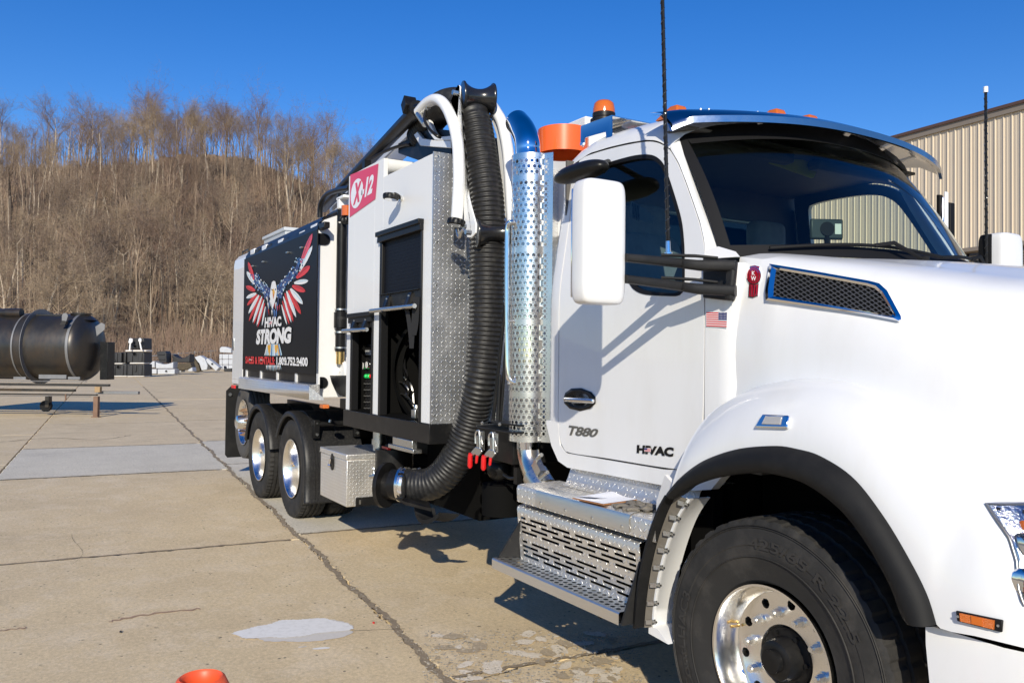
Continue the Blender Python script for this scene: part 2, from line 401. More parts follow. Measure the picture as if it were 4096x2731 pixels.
# asphalt apron in front of the woods
apron = MB()
apron.add([sp_(-400,-200,-.03), sp_(-30,-200,-.03), sp_(-30,-12.05,-.03), sp_(-400,-12.05,-.03)], [(0,1,2,3)])
apron.add([sp_(-400,-12.05,-.03), sp_(-88,-12.05,-.03), sp_(-88,200,-.03), sp_(-400,200,-.03)], [(0,1,2,3)])
apron.build('far_lot', LOTB, kind='structure')
# white spilled paint, two coats
def blob(cx, cy, rx, ry, seed, n=64, amp=.16, rot=0):
    r = random.Random(seed); ph = [r.uniform(0, 6.28) for _ in range(9)]; am = [r.uniform(.4, 1)/(k+1)**.8 for k in range(9)]; out = []
    for i in range(n):
        t = 2*math.pi*i/n; q = 1+amp*sum(am[k]*math.sin((k+2)*t+ph[k]) for k in range(9))*.6+r.uniform(-.03,.03)
        x = rx*q*math.cos(t); y = ry*q*math.sin(t)
        out.append((cx+x*math.cos(rot)-y*math.sin(rot), cy+x*math.sin(rot)+y*math.cos(rot)))
    return out
PAINTW = M('spilled_white_paint', (.82,.80,.76), .6, var=.08, vscale=40, dirt=(.50,.47,.41), dscale=26, damt=.4)
PAINTG = M('thin_grey_paint', (.64,.60,.54), .7, var=.15, vscale=50)
wc = G(680, 1452); wa = G(553,1456); wb = G(800,1436); along = (wb-wa); along.z = 0; hl = along.length/2; rot = math.atan2(along.y, along.x); wc = (wa+wb)/2
hw = (G(690,1430)-G(690,1482)).length/2
MB().poly([(x, y, .0045) for x, y in blob(wc.x+.04, wc.y+.03, hl*1.0, hw*.98, 5, rot=rot)]).build('paint_stain', PAINTG, ground, ang=1)
MB().poly([(x, y, .0075) for x, y in blob(wc.x-.01, wc.y-.0, hl*.97, hw*.84, 3, 220, amp=.26, rot=rot)]).build('paint_spill', PAINTW, ground)
for k, (u, v, r) in enumerate(((693,1487,.02),(738,1490,.05),(700,1486,.012))):
    q = G(u, v); MB().poly([(x, y, .0055) for x, y in blob(q.x, q.y, r, r*.35, 11+k, 24, rot=rot)]).build('paint_drip', PAINTW, ground)
# broken, gravelly corner
SPALD = M('crumbled_dirt', (.42,.335,.225), .95, var=.4, vscale=30, bump=.3, bscale=50)
SPALL = M('spalled_concrete', (.74,.65,.52), .95, var=.3, vscale=60, bump=.25, bscale=40, dirt=(.45,.37,.26), dscale=12, damt=.6)
rq = random.Random(4)
for k in range(90):
    u = rq.uniform(990, 1420); v = rq.uniform(1455, 1590)
    if v > 1470+(u-990)*.5+95 or (u < 1060 and v > 1530): continue
    q = G(u, v); rr = rq.uniform(.008,.045)
    MB().poly([(x, y, .0042+k*.00004) for x, y in blob(q.x, q.y, rr*1.6, rr, 40+k, 40, .3, rot=rq.uniform(0,3))]).build('spalled_patch', SPALL if rq.random() < .62 else SPALD, ground)
jp = [sp_(a_*.035, .018*math.sin(a_*.11)+.01*math.sin(a_*.37)+rq.gauss(0,.004), .0042) for a_ in range(-1100, 106)]
MB().grid([[p+E2*(.016+abs(rq.gauss(0,.010))) for p in jp], [p-E2*(.016+abs(rq.gauss(0,.010))) for p in jp]]).build('joint_dirt', DIRT, ground)
mb = MB(); r = random.Random(9)
for i in range(3200):
    t = r.random()
    if t < .65:
        q = G(r.uniform(975,1480), r.uniform(1450,1600)); s = r.uniform(.003,.009)
    else:
        a = r.uniform(-5, 3.6); q = sp_(a, r.gauss(0, .03)); s = r.uniform(.003,.008)
    pts = [q+V((r.uniform(-s,s)*1.5, r.uniform(-s,s)*1.5, .004+r.uniform(0,s))) for _ in range(4)]
    mb.add(pts, [(0,1,2),(0,2,3),(0,3,1),(1,3,2)])
gv = mb.build('gravel', M('gravel', (.36,.32,.26), .9, var=.4, vscale=30), flat=True, kind='stuff')
gv['label'] = 'loose gravel crumbs along the slab joint and broken corner'; gv['category'] = 'gravel'
# cracks
CRK = M('crack_dirt', (.05,.04,.028), .95)
RUST = M('rusty_stain', (.36,.235,.165), .9, var=.4, vscale=40)
def crack(pts, wd, seed, mat=CRK, name='crack', z=.0042):
    r = random.Random(seed); P = smooth_path([G(*p) for p in pts], 10); L_ = []; R2 = []
    for i, p in enumerate(P):
        d = (P[min(i+1,len(P)-1)]-P[max(i-1,0)]).normalized(); nn = V((-d.y, d.x, 0)); j = r.gauss(0, wd*.8); ww = wd*r.uniform(.4, 1.4)
        L_.append(V((p.x,p.y,z))+nn*(j+ww)); R2.append(V((p.x,p.y,z))+nn*(j-ww))
    MB().grid([L_, R2]).build(name, mat, ground)
for b_, cs in ((-2.95, (3.75,-.0,-5.05,-8.9,-14.3,-19.2)), (0, (3.6,-.2,-5.6,-9.3,-14.6,-19.8))):
    for a_ in cs:
        P = [sp_(a_+rq.gauss(0,.004), b_+.03+k*2.82/70, .0042) for k in range(71)]; MB().grid([[p+E1*(.012+abs(rq.gauss(0,.008))) for p in P], [p-E1*(.012+abs(rq.gauss(0,.008))) for p in P]]).build('joint_dirt', DIRT, ground)
crack([(1010,1585),(1080,1565),(1150,1548),(1190,1535)], .005, 1)
crack([(165,1297),(190,1270),(168,1240),(165,1228)], .0010, 2)
crack([(0,1015),(120,1006),(220,1010),(300,1000)], .012, 3)
crack([(740,1457),(800,1450),(930,1444)], .002, 4)
crack([(1180,1180),(1300,1160)], .006, 5)
crack([(250,1428),(330,1413),(460,1398)], .012, 6, RUST, 'rust_stain')
crack([(0,1449),(60,1441)], .012, 7, RUST, 'rust_stain')
# bits of debris on the slabs
def debris(u, v, s, m, lb):
    q = G(u, v); mb = MB(); mb.sphere((q.x, q.y, .004+s*.4), s, 6, 0, (1,.7,.6)); tag(mb.build('pebble', m), lb, 'pebble')
debris(277,1453,.012,M('dark_pebble',(.03,.03,.035),.6),'single small dark pebble on the tan slab left of the paint spill')
debris(858,1432,.011,REDG,'tiny red plastic bit in the slab joint')

# ---- hillside
def fl(d, l, z=0): p = CAM+V((fw.x, fw.y, 0)).normalized()*d+V((rt.x, rt.y, 0)).normalized()*l; return V((p.x, p.y, z))
rh = random.Random(21); hk = [(rh.uniform(.02,.09), rh.uniform(.02,.09), rh.uniform(0,6.28), rh.uniform(.5,1.3)) for _ in range(9)]
def ridge(l):
    # height of the crest along the hill
    if l < -112: return max(34, 51.5-(-112-l)*.14)
    if l < -66: return 51.5+1.2*math.sin((l+112)*.07)
    return max(14, 51.3-(l+66)*.36)
def hz(d, l):
    f0 = 92+.10*(l+60) if l > -60 else 92-.02*(l+60)
    t = (d-f0)/(218-f0)
    if t <= 0: return -.05
    s = t*t*(3-2*t) if t < 1 else 1
    s = .55*s+.45*min(1, t)
    n = sum(a*math.sin(p*d+q*l+ph) for p, q, ph, a in hk)
    return ridge(l)*s*(1 if t < 1 else 1-(t-1)*.12)+n*min(1, t*3)*.55-.05
rows = []
for i in range(46):
    d = 84+i*4.2; rows.append([fl(d, -300+j*6.2, hz(d, -300+j*6.2)) for j in range(76)])
HILL = M('leaf_litter', (.17,.105,.065), .95, var=.4, vscale=.35, bump=.9, bscale=1.6, dirt=(.09,.065,.042), dscale=.22, damt=.8)
MB().grid(rows).build('hillside', HILL, kind='structure')

# ---- bare winter trees
BARK = M('grey_bark', (.29,.215,.15), .9, var=.35, vscale=.9)
BARKP = M('pale_bark', (.47,.385,.29), .9, var=.35, vscale=1.1)
BARKD = M('dark_bark', (.085,.065,.05), .9, var=.3, vscale=.9)
TWIG = M('bare_twigs', (.20,.145,.105), .9, var=.35, vscale=.4)
TWIGP = M('pale_twigs', (.30,.225,.15), .9, var=.3, vscale=.4)
TWIGR = M('reddish_twigs', (.19,.125,.088), .9, var=.35, vscale=.4)
def make_tree(seed, H, spread, first, lean=0, nlim=11, r0=.17):
    r = random.Random(seed); tm = MB(); cm = MB()
    def limb(p, d, ln, rad, lev):
        n = 5 if lev == 0 else 3; pts = [p]; dd = d.normalized()
        for i in range(n):
            wob = .09 if lev == 0 else .22
            dd = (dd+V((r.gauss(0,wob), r.gauss(0,wob), r.gauss(0,wob*.4)+(.10 if lev else .02)))).normalized()
            pts.append(pts[-1]+dd*ln/n)
        rs = [rad*(1-.82*i/n) for i in range(n+1)]
        (tm if lev == 0 else cm).tube(pts, rs, 5 if lev == 0 else 3, False, 0)
        if lev < 3:
            nb = [nlim, 5, 5][lev]
            for k in range(nb):
                t = (first+(1-first)*((k+.6*r.random())/nb)) if lev == 0 else r.uniform(.2, 1)
                f = t*n; i = min(n-1, int(f)); q = pts[i].lerp(pts[i+1], f-i); ax = (pts[i+1]-pts[i]).normalized()
                az = r.uniform(0, 6.28); a = V((0,0,1)) if abs(ax.z) < .8 else V((1,0,0)); e = ax.cross(a).normalized(); b = ax.cross(e)
                sp2 = spread*(1.0 if lev else 1.0)*r.uniform(.7, 1.25)
                nd = ax*math.cos(sp2)+(e*math.cos(az)+b*math.sin(az))*math.sin(sp2)
                l2 = ln*((.62-.42*(t-first)/(1-first+1e-6))*r.uniform(.6,1.0) if lev == 0 else r.uniform(.42,.7))
                if lev == 0: l2 = max(l2, H*.12)
                limb(q, nd, l2, max(.012, rad*(.42 if lev == 0 else .5)*(1-.5*t)), lev+1)
        if lev >= 2:
            for k in range(4):
                t = r.uniform(.25, 1)*n; i = min(n-1, int(t)); q = pts[i].lerp(pts[i+1], t-i)
                e = V((r.gauss(0,1), r.gauss(0,1), r.gauss(.35,.7))).normalized()*ln*r.uniform(.35,.8); s = e.cross(V((r.gauss(0,1),r.gauss(0,1),r.gauss(0,1)))).normalized()*.014
                cm.add([q-s, q+s, q+e], [(0,1,2)])
    limb(V((0,0,-.4)), V((lean, lean*.4, 1)), H, r0*1.35, 0)
    return tm, cm
kinds = []
for k, (H, spd, first, lean, tmat, cmat, r0) in enumerate((
        (17,.55,.50,.02,BARK,TWIG,.19),(18.5,.48,.58,-.03,BARKP,TWIG,.18),(15,.7,.42,.05,BARK,TWIGR,.17),(19.5,.5,.55,.0,BARK,TWIGR,.22),
        (12,.75,.30,.06,BARKP,TWIGP,.17),(10,.8,.25,-.05,BARK,TWIGP,.13),(13,.85,.35,.12,BARKD,TWIG,.2),(16,.42,.62,-.02,BARKP,TWIGP,.15))):
    tm, cm = make_tree(100+k, H, spd, first, lean, 11 if k < 4 else 12, r0)
    kinds.append((tm.mesh('trunk', tmat, uv=False), cm.mesh('crown', cmat, uv=False, flat=True), H))
names = ['bare_tree']*8
rt_ = random.Random(33); ntree = 0
def plant(d, l, k, s, label, group, name='bare_tree'):
    p = fl(d, l, hz(d, l)-.1); root = thing(name, label, 'tree', p, rt_.uniform(0, 6.28), group); root.scale = (s, s, s*rt_.uniform(.9,1.1))
    for nm, me in (('trunk', kinds[k][0]), ('crown', kinds[k][1])):
        o = bpy.data.objects.new(nm, me); col.objects.link(o); o.parent = root
def lD(D, d): return (D-1176)/FPX*d
# crest line against the sky
for i in range(105):
    d = rt_.uniform(206, 226); D = -30+i*8.9+rt_.uniform(-5,5)
    if D > 880: continue
    k = rt_.choice([0,1,3,7,1,0,2,3]); tall = 1.0
    if 300 < D < 365: tall = 1.22
    elif 470 < D < 560: tall = 1.15
    plant(d, lD(D, d), k, rt_.uniform(.44,.68)*tall, 'tall bare tree on the hill crest against the blue sky', 'trees along the crest')
for i in range(190):
    d = 100+94*(i/190)**.9+rt_.uniform(-4,4); D = rt_.uniform(-40, 860 if d > 130 else 700)
    k = rt_.choice([4,5,5,2,0,6,7,4] if d < 150 else [0,1,2,3,7,7,1])
    plant(d, lD(D, d), k, rt_.uniform(.55,.95), 'bare leafless tree in the woods on the hillside', 'trees on the slope')
plant(99, lD(82,99), 4, 1.12, 'large pale-barked bare tree low on the slope above the steel tank', None)
plant(118, lD(430,118), 6, 1.15, 'dark vine-covered bare tree in the middle of the slope', None)
# undergrowth as one mass
mb = MB(); r = random.Random(77)
for i in range(18000):
    t = r.random()**1.15; d = 93+116*t; l = lD(r.uniform(-60, 900) if i < 15000 else r.uniform(900,1250), d); z = hz(d, l); 
    if z < .3 and d > 96: pass
    b = fl(d, l, z-.2); hgt = r.uniform(1.0, 4.2)*(r.choice([.5,.8,1.3]) if t < .3 else 1)
    for q in range(4):
        tip = b+V((r.gauss(0,.55), r.gauss(0,.55), hgt*r.uniform(.6,1))); mid = b.lerp(tip, .55)+V((r.gauss(0,.15), r.gauss(0,.15), 0)); s = V((rt.x, rt.y, 0))*r.uniform(.018,.045)
        mi = r.choice([0,0,2,2,1]) if t > .12 else r.choice([0,2,2]); mb.add([b-s, b+s, mid+s*.7, mid-s*.7, tip], [(0,1,2,3),(3,2,4)], mi)
        e = V((r.gauss(0,.6), r.gauss(0,.6), r.uniform(.2,.9))); mb.add([mid-s*.5, mid+s*.5, mid+e], [(0,1,2)], mi)
o = mb.build('undergrowth', [TWIG, TWIGP, TWIGR], flat=True, uv=False, kind='stuff'); o['label'] = 'tangled brown brush and saplings covering the hillside'; o['category'] = 'undergrowth'

# far trunks that read as one mass of woods
mb = MB(); r = random.Random(91)
for i in range(800):
    d = r.uniform(112, 192) if i < 680 else r.uniform(200, 222); l = lD(r.uniform(-60, 890) if i < 560 or i >= 680 else r.uniform(890, 1250), d); b = fl(d, l, hz(d, l)-.2); H = r.uniform(6, 12.5); rr = r.uniform(.07,.15); ln = V((r.gauss(0,.05), r.gauss(0,.05), 1))
    mi = r.choice([0,0,0,1,2,2]); P = [b, b+ln*H*.35, b+ln*H*.7+V((r.gauss(0,.2), r.gauss(0,.2), 0)), b+ln*H+V((r.gauss(0,.4), r.gauss(0,.4), 0))]
    mb.tube(P, [rr, rr*.8, rr*.5, rr*.15], 4, False, mi)
    for k in range(7):
        q = P[1].lerp(P[3], r.random()); e = V((r.gauss(0,1), r.gauss(0,1), r.uniform(.4,1.4))).normalized()*r.uniform(1.2,3.2); s = V((rt.x, rt.y, 0))*.035
        mb.add([q-s, q+s, q+e], [(0,1,2)], mi)
        for m_ in range(3):
            q2 = q+e*r.uniform(.3,.9); e2 = (e.normalized()*.6+V((r.gauss(0,1), r.gauss(0,1), r.gauss(.3,.6)))).normalized()*r.uniform(.5,1.3); mb.add([q2-s*.5, q2+s*.5, q2+e2], [(0,1,2)], 3)
o = mb.build('woods', [BARK, BARKP, BARKD, TWIG], uv=False, kind='stuff'); o['label'] = 'mass of thin pale trunks filling the wooded slope'; o['category'] = 'woods'
# rock ledge just under the crest
LEDGE = M('sandstone', (.20,.14,.095), .95, var=.5, vscale=.8, bump=1.0, bscale=3)
mb = MB(); r = random.Random(14)
for i in range(26):
    D_ = 375+i*7.5+r.uniform(-3,3); d = 203+r.uniform(-2,3); l = lD(D_, d); z = hz(d, l); c = fl(d, l, z+.6); s = r.uniform(.6,1.5)
    pts = [c+rtv*0 for rtv in ()]; e1_ = V((rt.x, rt.y, 0)); f1_ = V((fw.x, fw.y, 0))
    mb.hexa([c+e1_*(a*s*1.3*r.uniform(.7,1.2))+f1_*(b_*s*r.uniform(.7,1.2))+V((0,0,h_*s*.9*r.uniform(.7,1.2))) for a, b_, h_ in ((-1,-1,-1),(1,-1,-1),(1,1,-1),(-1,1,-1),(-1,-1,1),(1,-1,1),(1,1,1),(-1,1,1))])
mb.build('rock_ledge', LEDGE, kind='structure', bevel=.2, uv=False)
# ---- corrugated steel building on the right
BWALL = M('tan_steel_siding', (.64,.54,.41), .5, var=.05, vscale=.8)
BTRIM = M('brown_steel_trim', (.10,.055,.04), .5, var=.2)
BTR2 = M('taupe_trim', (.24,.20,.16), .5)
Wd = 28.0
bo = CAM+E2*Wd; bo.z = 0
bl_ = lambda a, o, z: V((bo.x, bo.y, 0))+E1*a+E2*o+V((0,0,z))
broot = thing('steel_building', 'tan corrugated steel building with brown eave behind the cab', 'building', bo)
ROOF = 10.62; HEAD = 5.85
a0, a1 = -44.0, -8.0
pan = .9144
prof = []
for k in range(3):
    b = k*.3048; prof += [(b, 0), (b+.05, 0), (b+.075, -.008), (b+.095, -.008), (b+.115, 0), (b+.16, 0), (b+.18, -.008), (b+.2, -.008), (b+.22, 0), (b+.246, 0), (b+.262, -.036), (b+.29, -.036), (b+.3047, -.001)]
def panel_mesh(z0, z1):
    mb = MB(); pts = [E1*a+E2*o for a, o in prof]
    mb.grid([[p+V((0,0,z0)) for p in pts], [p+V((0,0,z1)) for p in pts]]); return mb.mesh('wall_panel', BWALL, ang=20, uv=False)
full = panel_mesh(0, ROOF-.25); high = panel_mesh(HEAD, ROOF-.25)
dl = (V((CAM.x, CAM.y, 0))+ (ray(2196,575)*(Wd/ray(2196,575).dot(E2))) - V((bo.x,bo.y,0))).dot(E1)   # left jamb of the door opening
a = dl-math.floor((dl-a0)/pan)*pan
while a < a1:
    o = bpy.data.objects.new('wall_panel', full if a < dl-.01 or a > dl+5.4 else high); place(o, broot); o.location = E1*a
    a += pan
mb = MB(); pts = lambda z0, z1, o0, o1, x0=a0, x1=a1: mb.obox(bl_((x0+x1)/2, (o0+o1)/2, (z0+z1)/2), E1*((x1-x0)/2), E2*((o1-o0)/2), V((0,0,(z1-z0)/2)))
pts(ROOF-.27, ROOF-.06, -.10, .02); mb.build('eave_trim', BTR2, broot)
mb = MB(); pts(ROOF-.06, ROOF+.05, -.16, .10); mb.build('eave_gutter', BTRIM, broot)
mb = MB(); mb.hexa([bl_(a0,.02,ROOF-.05), bl_(a1,.02,ROOF-.05), bl_(a1,14,ROOF+.6), bl_(a0,14,ROOF+.6), bl_(a0,.02,ROOF), bl_(a1,.02,ROOF), bl_(a1,14,ROOF+.66), bl_(a0,14,ROOF+.66)]); mb.build('roof', BTRIM, broot)
mb = MB(); pts(0, ROOF-.3, .9, 14, a0, dl-.1); mb.build('inner_wall', BTRIM, broot)
mb = MB(); pts(HEAD-.14, HEAD, -.05, .6, dl-.1, dl+5.55); mb.build('door_header', BTR2, broot)
mb = MB(); pts(0, HEAD-.14, -.045, .6, dl-.1, dl+.0); pts(0, HEAD-.14, -.045, .6, dl+5.45, dl+5.55); mb.build('door_jamb', BTR2, broot)
DOORC = M('tan_roller_door', (.42,.35,.26), .5, var=.05)
for k in range(int((HEAD-.2)/.10)):
    z = .02+k*.10
    mb = MB(); mb.obox(bl_(dl+2.72, .5, z+.045), E1*2.7, E2*.02, V((0,0,.042))); mb.build('door_slat', DOORC, broot, bevel=.008, seg=1)
# ================================================================== THE TRUCK
truck = thing('vacuum_truck', 'white vacuum truck with black corrugated suction hose and eagle tank panel', 'truck', (-6.5, 1.22, 0))
YC = 1.22
def mir(p): return V((p[0], 2*YC-p[1], p[2]))
def mir_mb(mb):
    o = MB(); o.v = [mir(p) for p in mb.v]; o.f = [f[::-1] for f in mb.f]; o.m = list(mb.m); return o
def sgn(x, e): return math.copysign(abs(x)**e, x)
def blockround(mb, c, hx, hy, hz, e1=.35, e2=.45, n=28, m=18, mi=0, fn=None):
    rows = []
    for i in range(m+1):
        t = -math.pi/2+math.pi*i/m; row = []
        for k in range(n):
            a = 2*math.pi*k/n; q = sgn(math.cos(t), e1)
            p = V((hx*q*sgn(math.cos(a), e2), hy*q*sgn(math.sin(a), e2), hz*sgn(math.sin(t), e1)))
            if fn: p = fn(p)
            row.append(V(c)+p)
        rows.append(row)
    mb.grid(rows, mi, True); return mb
def bolt(mb, p, n, r, h=None, mi=0):
    p = V(p); n = V(n).normalized(); h = h or r*.9
    mb.tube([p-n*.004, p+n*h], r, 6, True, mi); return mb
def plate(mb, pts, n, th, mi=0):
    mb.prism(pts, V(n).normalized()*th, mi); return mb

# ------------------------------------------------------------------ cab
def ys(z): 
    t = min(1, max(0, (z-1.95)/.25)); return .17+.0*z+(max(0, z-2.05)*.155 if z > 2.2 else .023*t*t)
def SS(u, v, off=0.0):
    y = .17
    for _ in range(12): p = S(u, v, y); y = ys(p.z)+off
    return S(u, v, y)
def loop(pts, n, k=5):
    q = smooth_path([V(p) for p in pts]+[V(pts[0])], k) if k > 1 else [V(p) for p in pts]+[V(pts[0])]
    return resample(q, n+1)[:-1]
seam = [(1274,384),(1310,370),(1355,356),(1401,342),(1445,332),(1484,326),(1505,327),(1521,333),(1538,346),(1557,378),(1575,424),(1592,472),(1606,514),(1615,555),(1618,592)]
SEAM = [SS(*q) for q in seam]
XR = -3.83      # rear edge of the door
SEAM = [p for p in SEAM if p.x > XR+.02]
zt0 = SEAM[0].z
door_out = [V((XR, 0, 1.60)), V((XR, 0, 2.2)), V((XR, 0, zt0-.06)), V((XR+.015, 0, zt0-.01))]+[V((p.x, 0, p.z)) for p in SEAM]+[V((-2.69,0,1.95)), V((-2.69,0,1.6)), V((-2.70,0,1.38)), V((-2.74,0,1.26)), V((-2.80,0,1.185)), V((-2.95,0,1.17)), V((-3.4,0,1.165)), V((-3.74,0,1.16)), V((-3.80,0,1.20)), V((XR,0,1.30))]
win = [(1394,375),(1450,359),(1484,355),(1505,359),(1523,375),(1536,406),(1554,462),(1566,507),(1571,549),(1573,600),(1572,655),(1562,678),(1530,680),(1480,676),(1455,664),(1432,640)]
WN = [SS(*q) for q in win]; WN = [V((p.x,0,p.z)) for p in WN]
zb = WN[-1].z
win_out = [V((XR+.10,0,zb+.12)), V((XR+.10,0,2.4)), V((XR+.105,0,WN[0].z-.05)), V((XR+.14,0,WN[0].z-.01))]+WN+[V((-3.5,0,zb+.005)), V((XR+.16,0,zb+.01)), V((XR+.115,0,zb+.05))]
def polar_sort_start(lp, c):
    i = min(range(len(lp)), key=lambda k: abs(math.atan2(lp[k].z-c.z, lp[k].x-c.x)-math.pi) if lp[k].x < c.x else 9)
    return lp[i:]+lp[:i]
def by_angle(lp, c, n):
    # sample the closed loop at equal angles about c
    L = [(math.atan2(p.z-c.z, p.x-c.x), p) for p in lp]; out = []
    for k in range(n):
        a = -math.pi+2*math.pi*k/n; best = None
        d = V((math.cos(a), 0, math.sin(a)))
        for i in range(len(lp)):
            p = lp[i]-c; q = lp[(i+1)%len(lp)]-c
            den = d.x*(q.z-p.z)-d.z*(q.x-p.x)
            if abs(den) < 1e-9: continue
            t = (p.x*(q.z-p.z)-p.z*(q.x-p.x))/den; s = (d.z*p.x-d.x*p.z)/den*1.0
            s = ((p+(q-p)*0).x*d.z-(p.z)*d.x)/(-( (q.x-p.x)*d.z-(q.z-p.z)*d.x)) if True else s
            if t > 0 and -1e-6 <= s <= 1+1e-6 and (best is None or t > best): best = t
        out.append(c+d*(best or .1))
    return out
cw = V((-3.22, 0, 2.32)); NA = 144
DO = by_angle(loop(door_out, 260), cw, NA); WO = by_angle(loop(win_out, 200), cw, NA)
def side(p, off=0): return V((p.x, ys(p.z)+off, p.z))
def ring(a, b, rows, off=0):
    return [[side(p.lerp(q, t), off) for p, q in zip(a, b)] for t in rows]
def shrink(lp, c, d): return [p+(c-p).normalized()*d for p in lp]
dr = MB(); out = ring(DO, WO, [0,.01,.03,.15,.3,.5,.7,.9,1.0]); ed = [side(p, .012) for p in shrink(DO, cw, -.0)]
dr.grid([[p+V((0,.025,0)) for p in out[0]]]+[[p for p in out[0]]]+out[1:]+[[p+V((0,.03,0)) for p in out[-1]]], closed=True)
door = dr.build('door', WHITE, truck, ang=50)
mir_mb(dr).build('far_door', WHITE, truck, ang=50)
lin = MB(); lin.grid([[mir(p+V((0,.035,0))) for p in out[k]] for k in (0,3,5,7,8)], closed=True); lin.build('far_door_lining', INTER, truck, ang=50)
WI = shrink(WO, cw, .022)
fr = MB(); fr.grid([[side(p, .006) for p in WO], [side(p, -.003) for p in WO], [side(p, .0) for p in WI], [side(p, .03) for p in WI]], closed=True)
fr.build('window_seal', SEAL, door)
gl = MB(); gp_ = [side(p, .016) for p in WI]; cc = side(cw, .016)
gl.add([cc]+gp_, [(0, i+1, (i+1) % NA+1) for i in range(NA)]); gl.build('side_window', GLASSD, door)
# cab shell around the door opening: silhouette from sill to roof seam
sil = [V((-3.955,0,1.6)), V((-3.955,0,2.4)), V((-3.95,0,zt0-.0)), V((-3.93,0,zt0+.015))]
gapD = [p+(p-cw).normalized()*.008 for p in DO]
shell = MB()
outl = [V((-3.955,0,1.5)), V((-3.955,0,2.2)), V((-3.95,0,2.74)), V((-3.92,0,2.80))]+[V((p.x, 0, p.z+.006)) for p in SEAM]
PIL = [(1548,290),(1559,310),(1572,345),(1589,396),(1605,440),(1623,486),(1640,527),(1658,568)]
PL = [S(u, v, .34-.06*i/7) for i, (u, v) in enumerate(PIL)]
# lower side below and beside the door (sill, rear post, cowl strip)
low = [V((-3.955,0,1.35)), V((-3.955,0,2.73)), V((XR-.008,0,2.73)), V((XR-.008,0,1.32)), V((-3.815,0,1.19)), V((-3.75,0,1.152)), V((-3.4,0,1.156)), V((-2.95,0,1.16)), V((-2.79,0,1.175)), V((-2.73,0,1.25)), V((-2.692,0,1.37)), V((-2.682,0,1.6)), V((-2.682,0,2.12)), V((-2.50,0,2.12)), V((-2.50,0,1.45)), V((-2.53,0,1.25)), V((-2.62,0,1.14)), V((-2.75,0,1.10)), V((-3.4,0,1.08)), V((-3.78,0,1.07)), V((-3.86,0,1.12)), V((-3.93,0,1.25))]
def strip(a, b, nm, mat, parent, off=0, thick=.03):
    mb = MB(); A = [side(p, off) for p in a]; B = [side(p, off) for p in b]
    mb.grid([[p+V((0,thick,0)) for p in A], A, [x.lerp(y_, .5) for x, y_ in zip(A, B)], B, [p+V((0,thick,0)) for p in B]]); return mb
zs = [1.32+ (2.73-1.32)*i/24 for i in range(25)]
mb = MB()
rearpost = [[V((-3.955+.0, ys(z)+.10, z)), V((-3.952, ys(z)+.04, z)), V((-3.935, ys(z)+.01, z)), V((-3.905, ys(z), z)), V((XR-.008, ys(z), z)), V((XR-.008, ys(z)+.03, z))] for z in zs]
mb.grid(rearpost)
xs = [-3.955+.0, -3.85, -3.7, -3.4, -3.0, -2.8, -2.7, -2.6, -2.5]
def sillz(x): return 1.155+.012*max(0, (x+2.95))*0
# sill
lowtop = [V((-3.955,0,1.32)), V((XR-.008,0,1.32)), V((-3.815,0,1.19)), V((-3.75,0,1.152)), V((-3.4,0,1.156)), V((-2.95,0,1.16)), V((-2.79,0,1.175)), V((-2.73,0,1.25)), V((-2.692,0,1.37)), V((-2.50,0,1.37))]
lowbot = [V((-3.955,0,1.30)), V((-3.90,0,1.18)), V((-3.83,0,1.10)), V((-3.74,0,1.075)), V((-3.4,0,1.08)), V((-2.95,0,1.085)), V((-2.75,0,1.09)), V((-2.64,0,1.11)), V((-2.55,0,1.2)), V((-2.50,0,1.3))]
lt = [side(p) for p in lowtop]; lb = [side(p) for p in lowbot]
mb.grid([[p+V((0,.03,0)) for p in lt], lt, lb, [p+V((0,.05,0)) for p in lb]])
zc = [1.37+(2.10-1.37)*i/8 for i in range(9)]
mb.grid([[V((-2.682,ys(z)+.03,z)), V((-2.682,ys(z),z)), V((-2.60,ys(z),z)), V((-2.535,ys(z)+.004,z)), V((-2.515,ys(z)+.02,z)), V((-2.51,ys(z)+.12,z))] for z in zc])
# corner cowl under the windshield
cwl = [SS(1618,595), SS(1618,575), SS(1650,566), S(1662,571,.28), S(1690,578,.27), S(1700,590,.24), SS(1690,590)]
mb.poly(cwl)
cab = mb.build('cab', WHITE, truck, ang=45)
far = mir_mb(mb); far.build('cab_far_side', WHITE, truck, ang=45)
# pillar strip between door seam and windshield
sm = [p for p in SEAM if p.x > -3.09]
n_ = 30; sa = resample([side(V((p.x,0,p.z)), 0)+V((.007,0,.006)) for p in sm], n_); pb = resample(PL, n_)
mb = MB(); mb.grid([[p+V((0,.03,0)) for p in sa], sa, [a.lerp(b, .35)+V((.006,-.012,.004)) for a, b in zip(sa, pb)], [a.lerp(b, .75)+V((.006,-.008,.004)) for a, b in zip(sa, pb)], pb, [p+V((-.01,.05,-.01)) for p in pb]])
mb.build('windshield_pillar', WHITE, truck, ang=60); mir_mb(mb).build('windshield_pillar', WHITE, truck, ang=60)
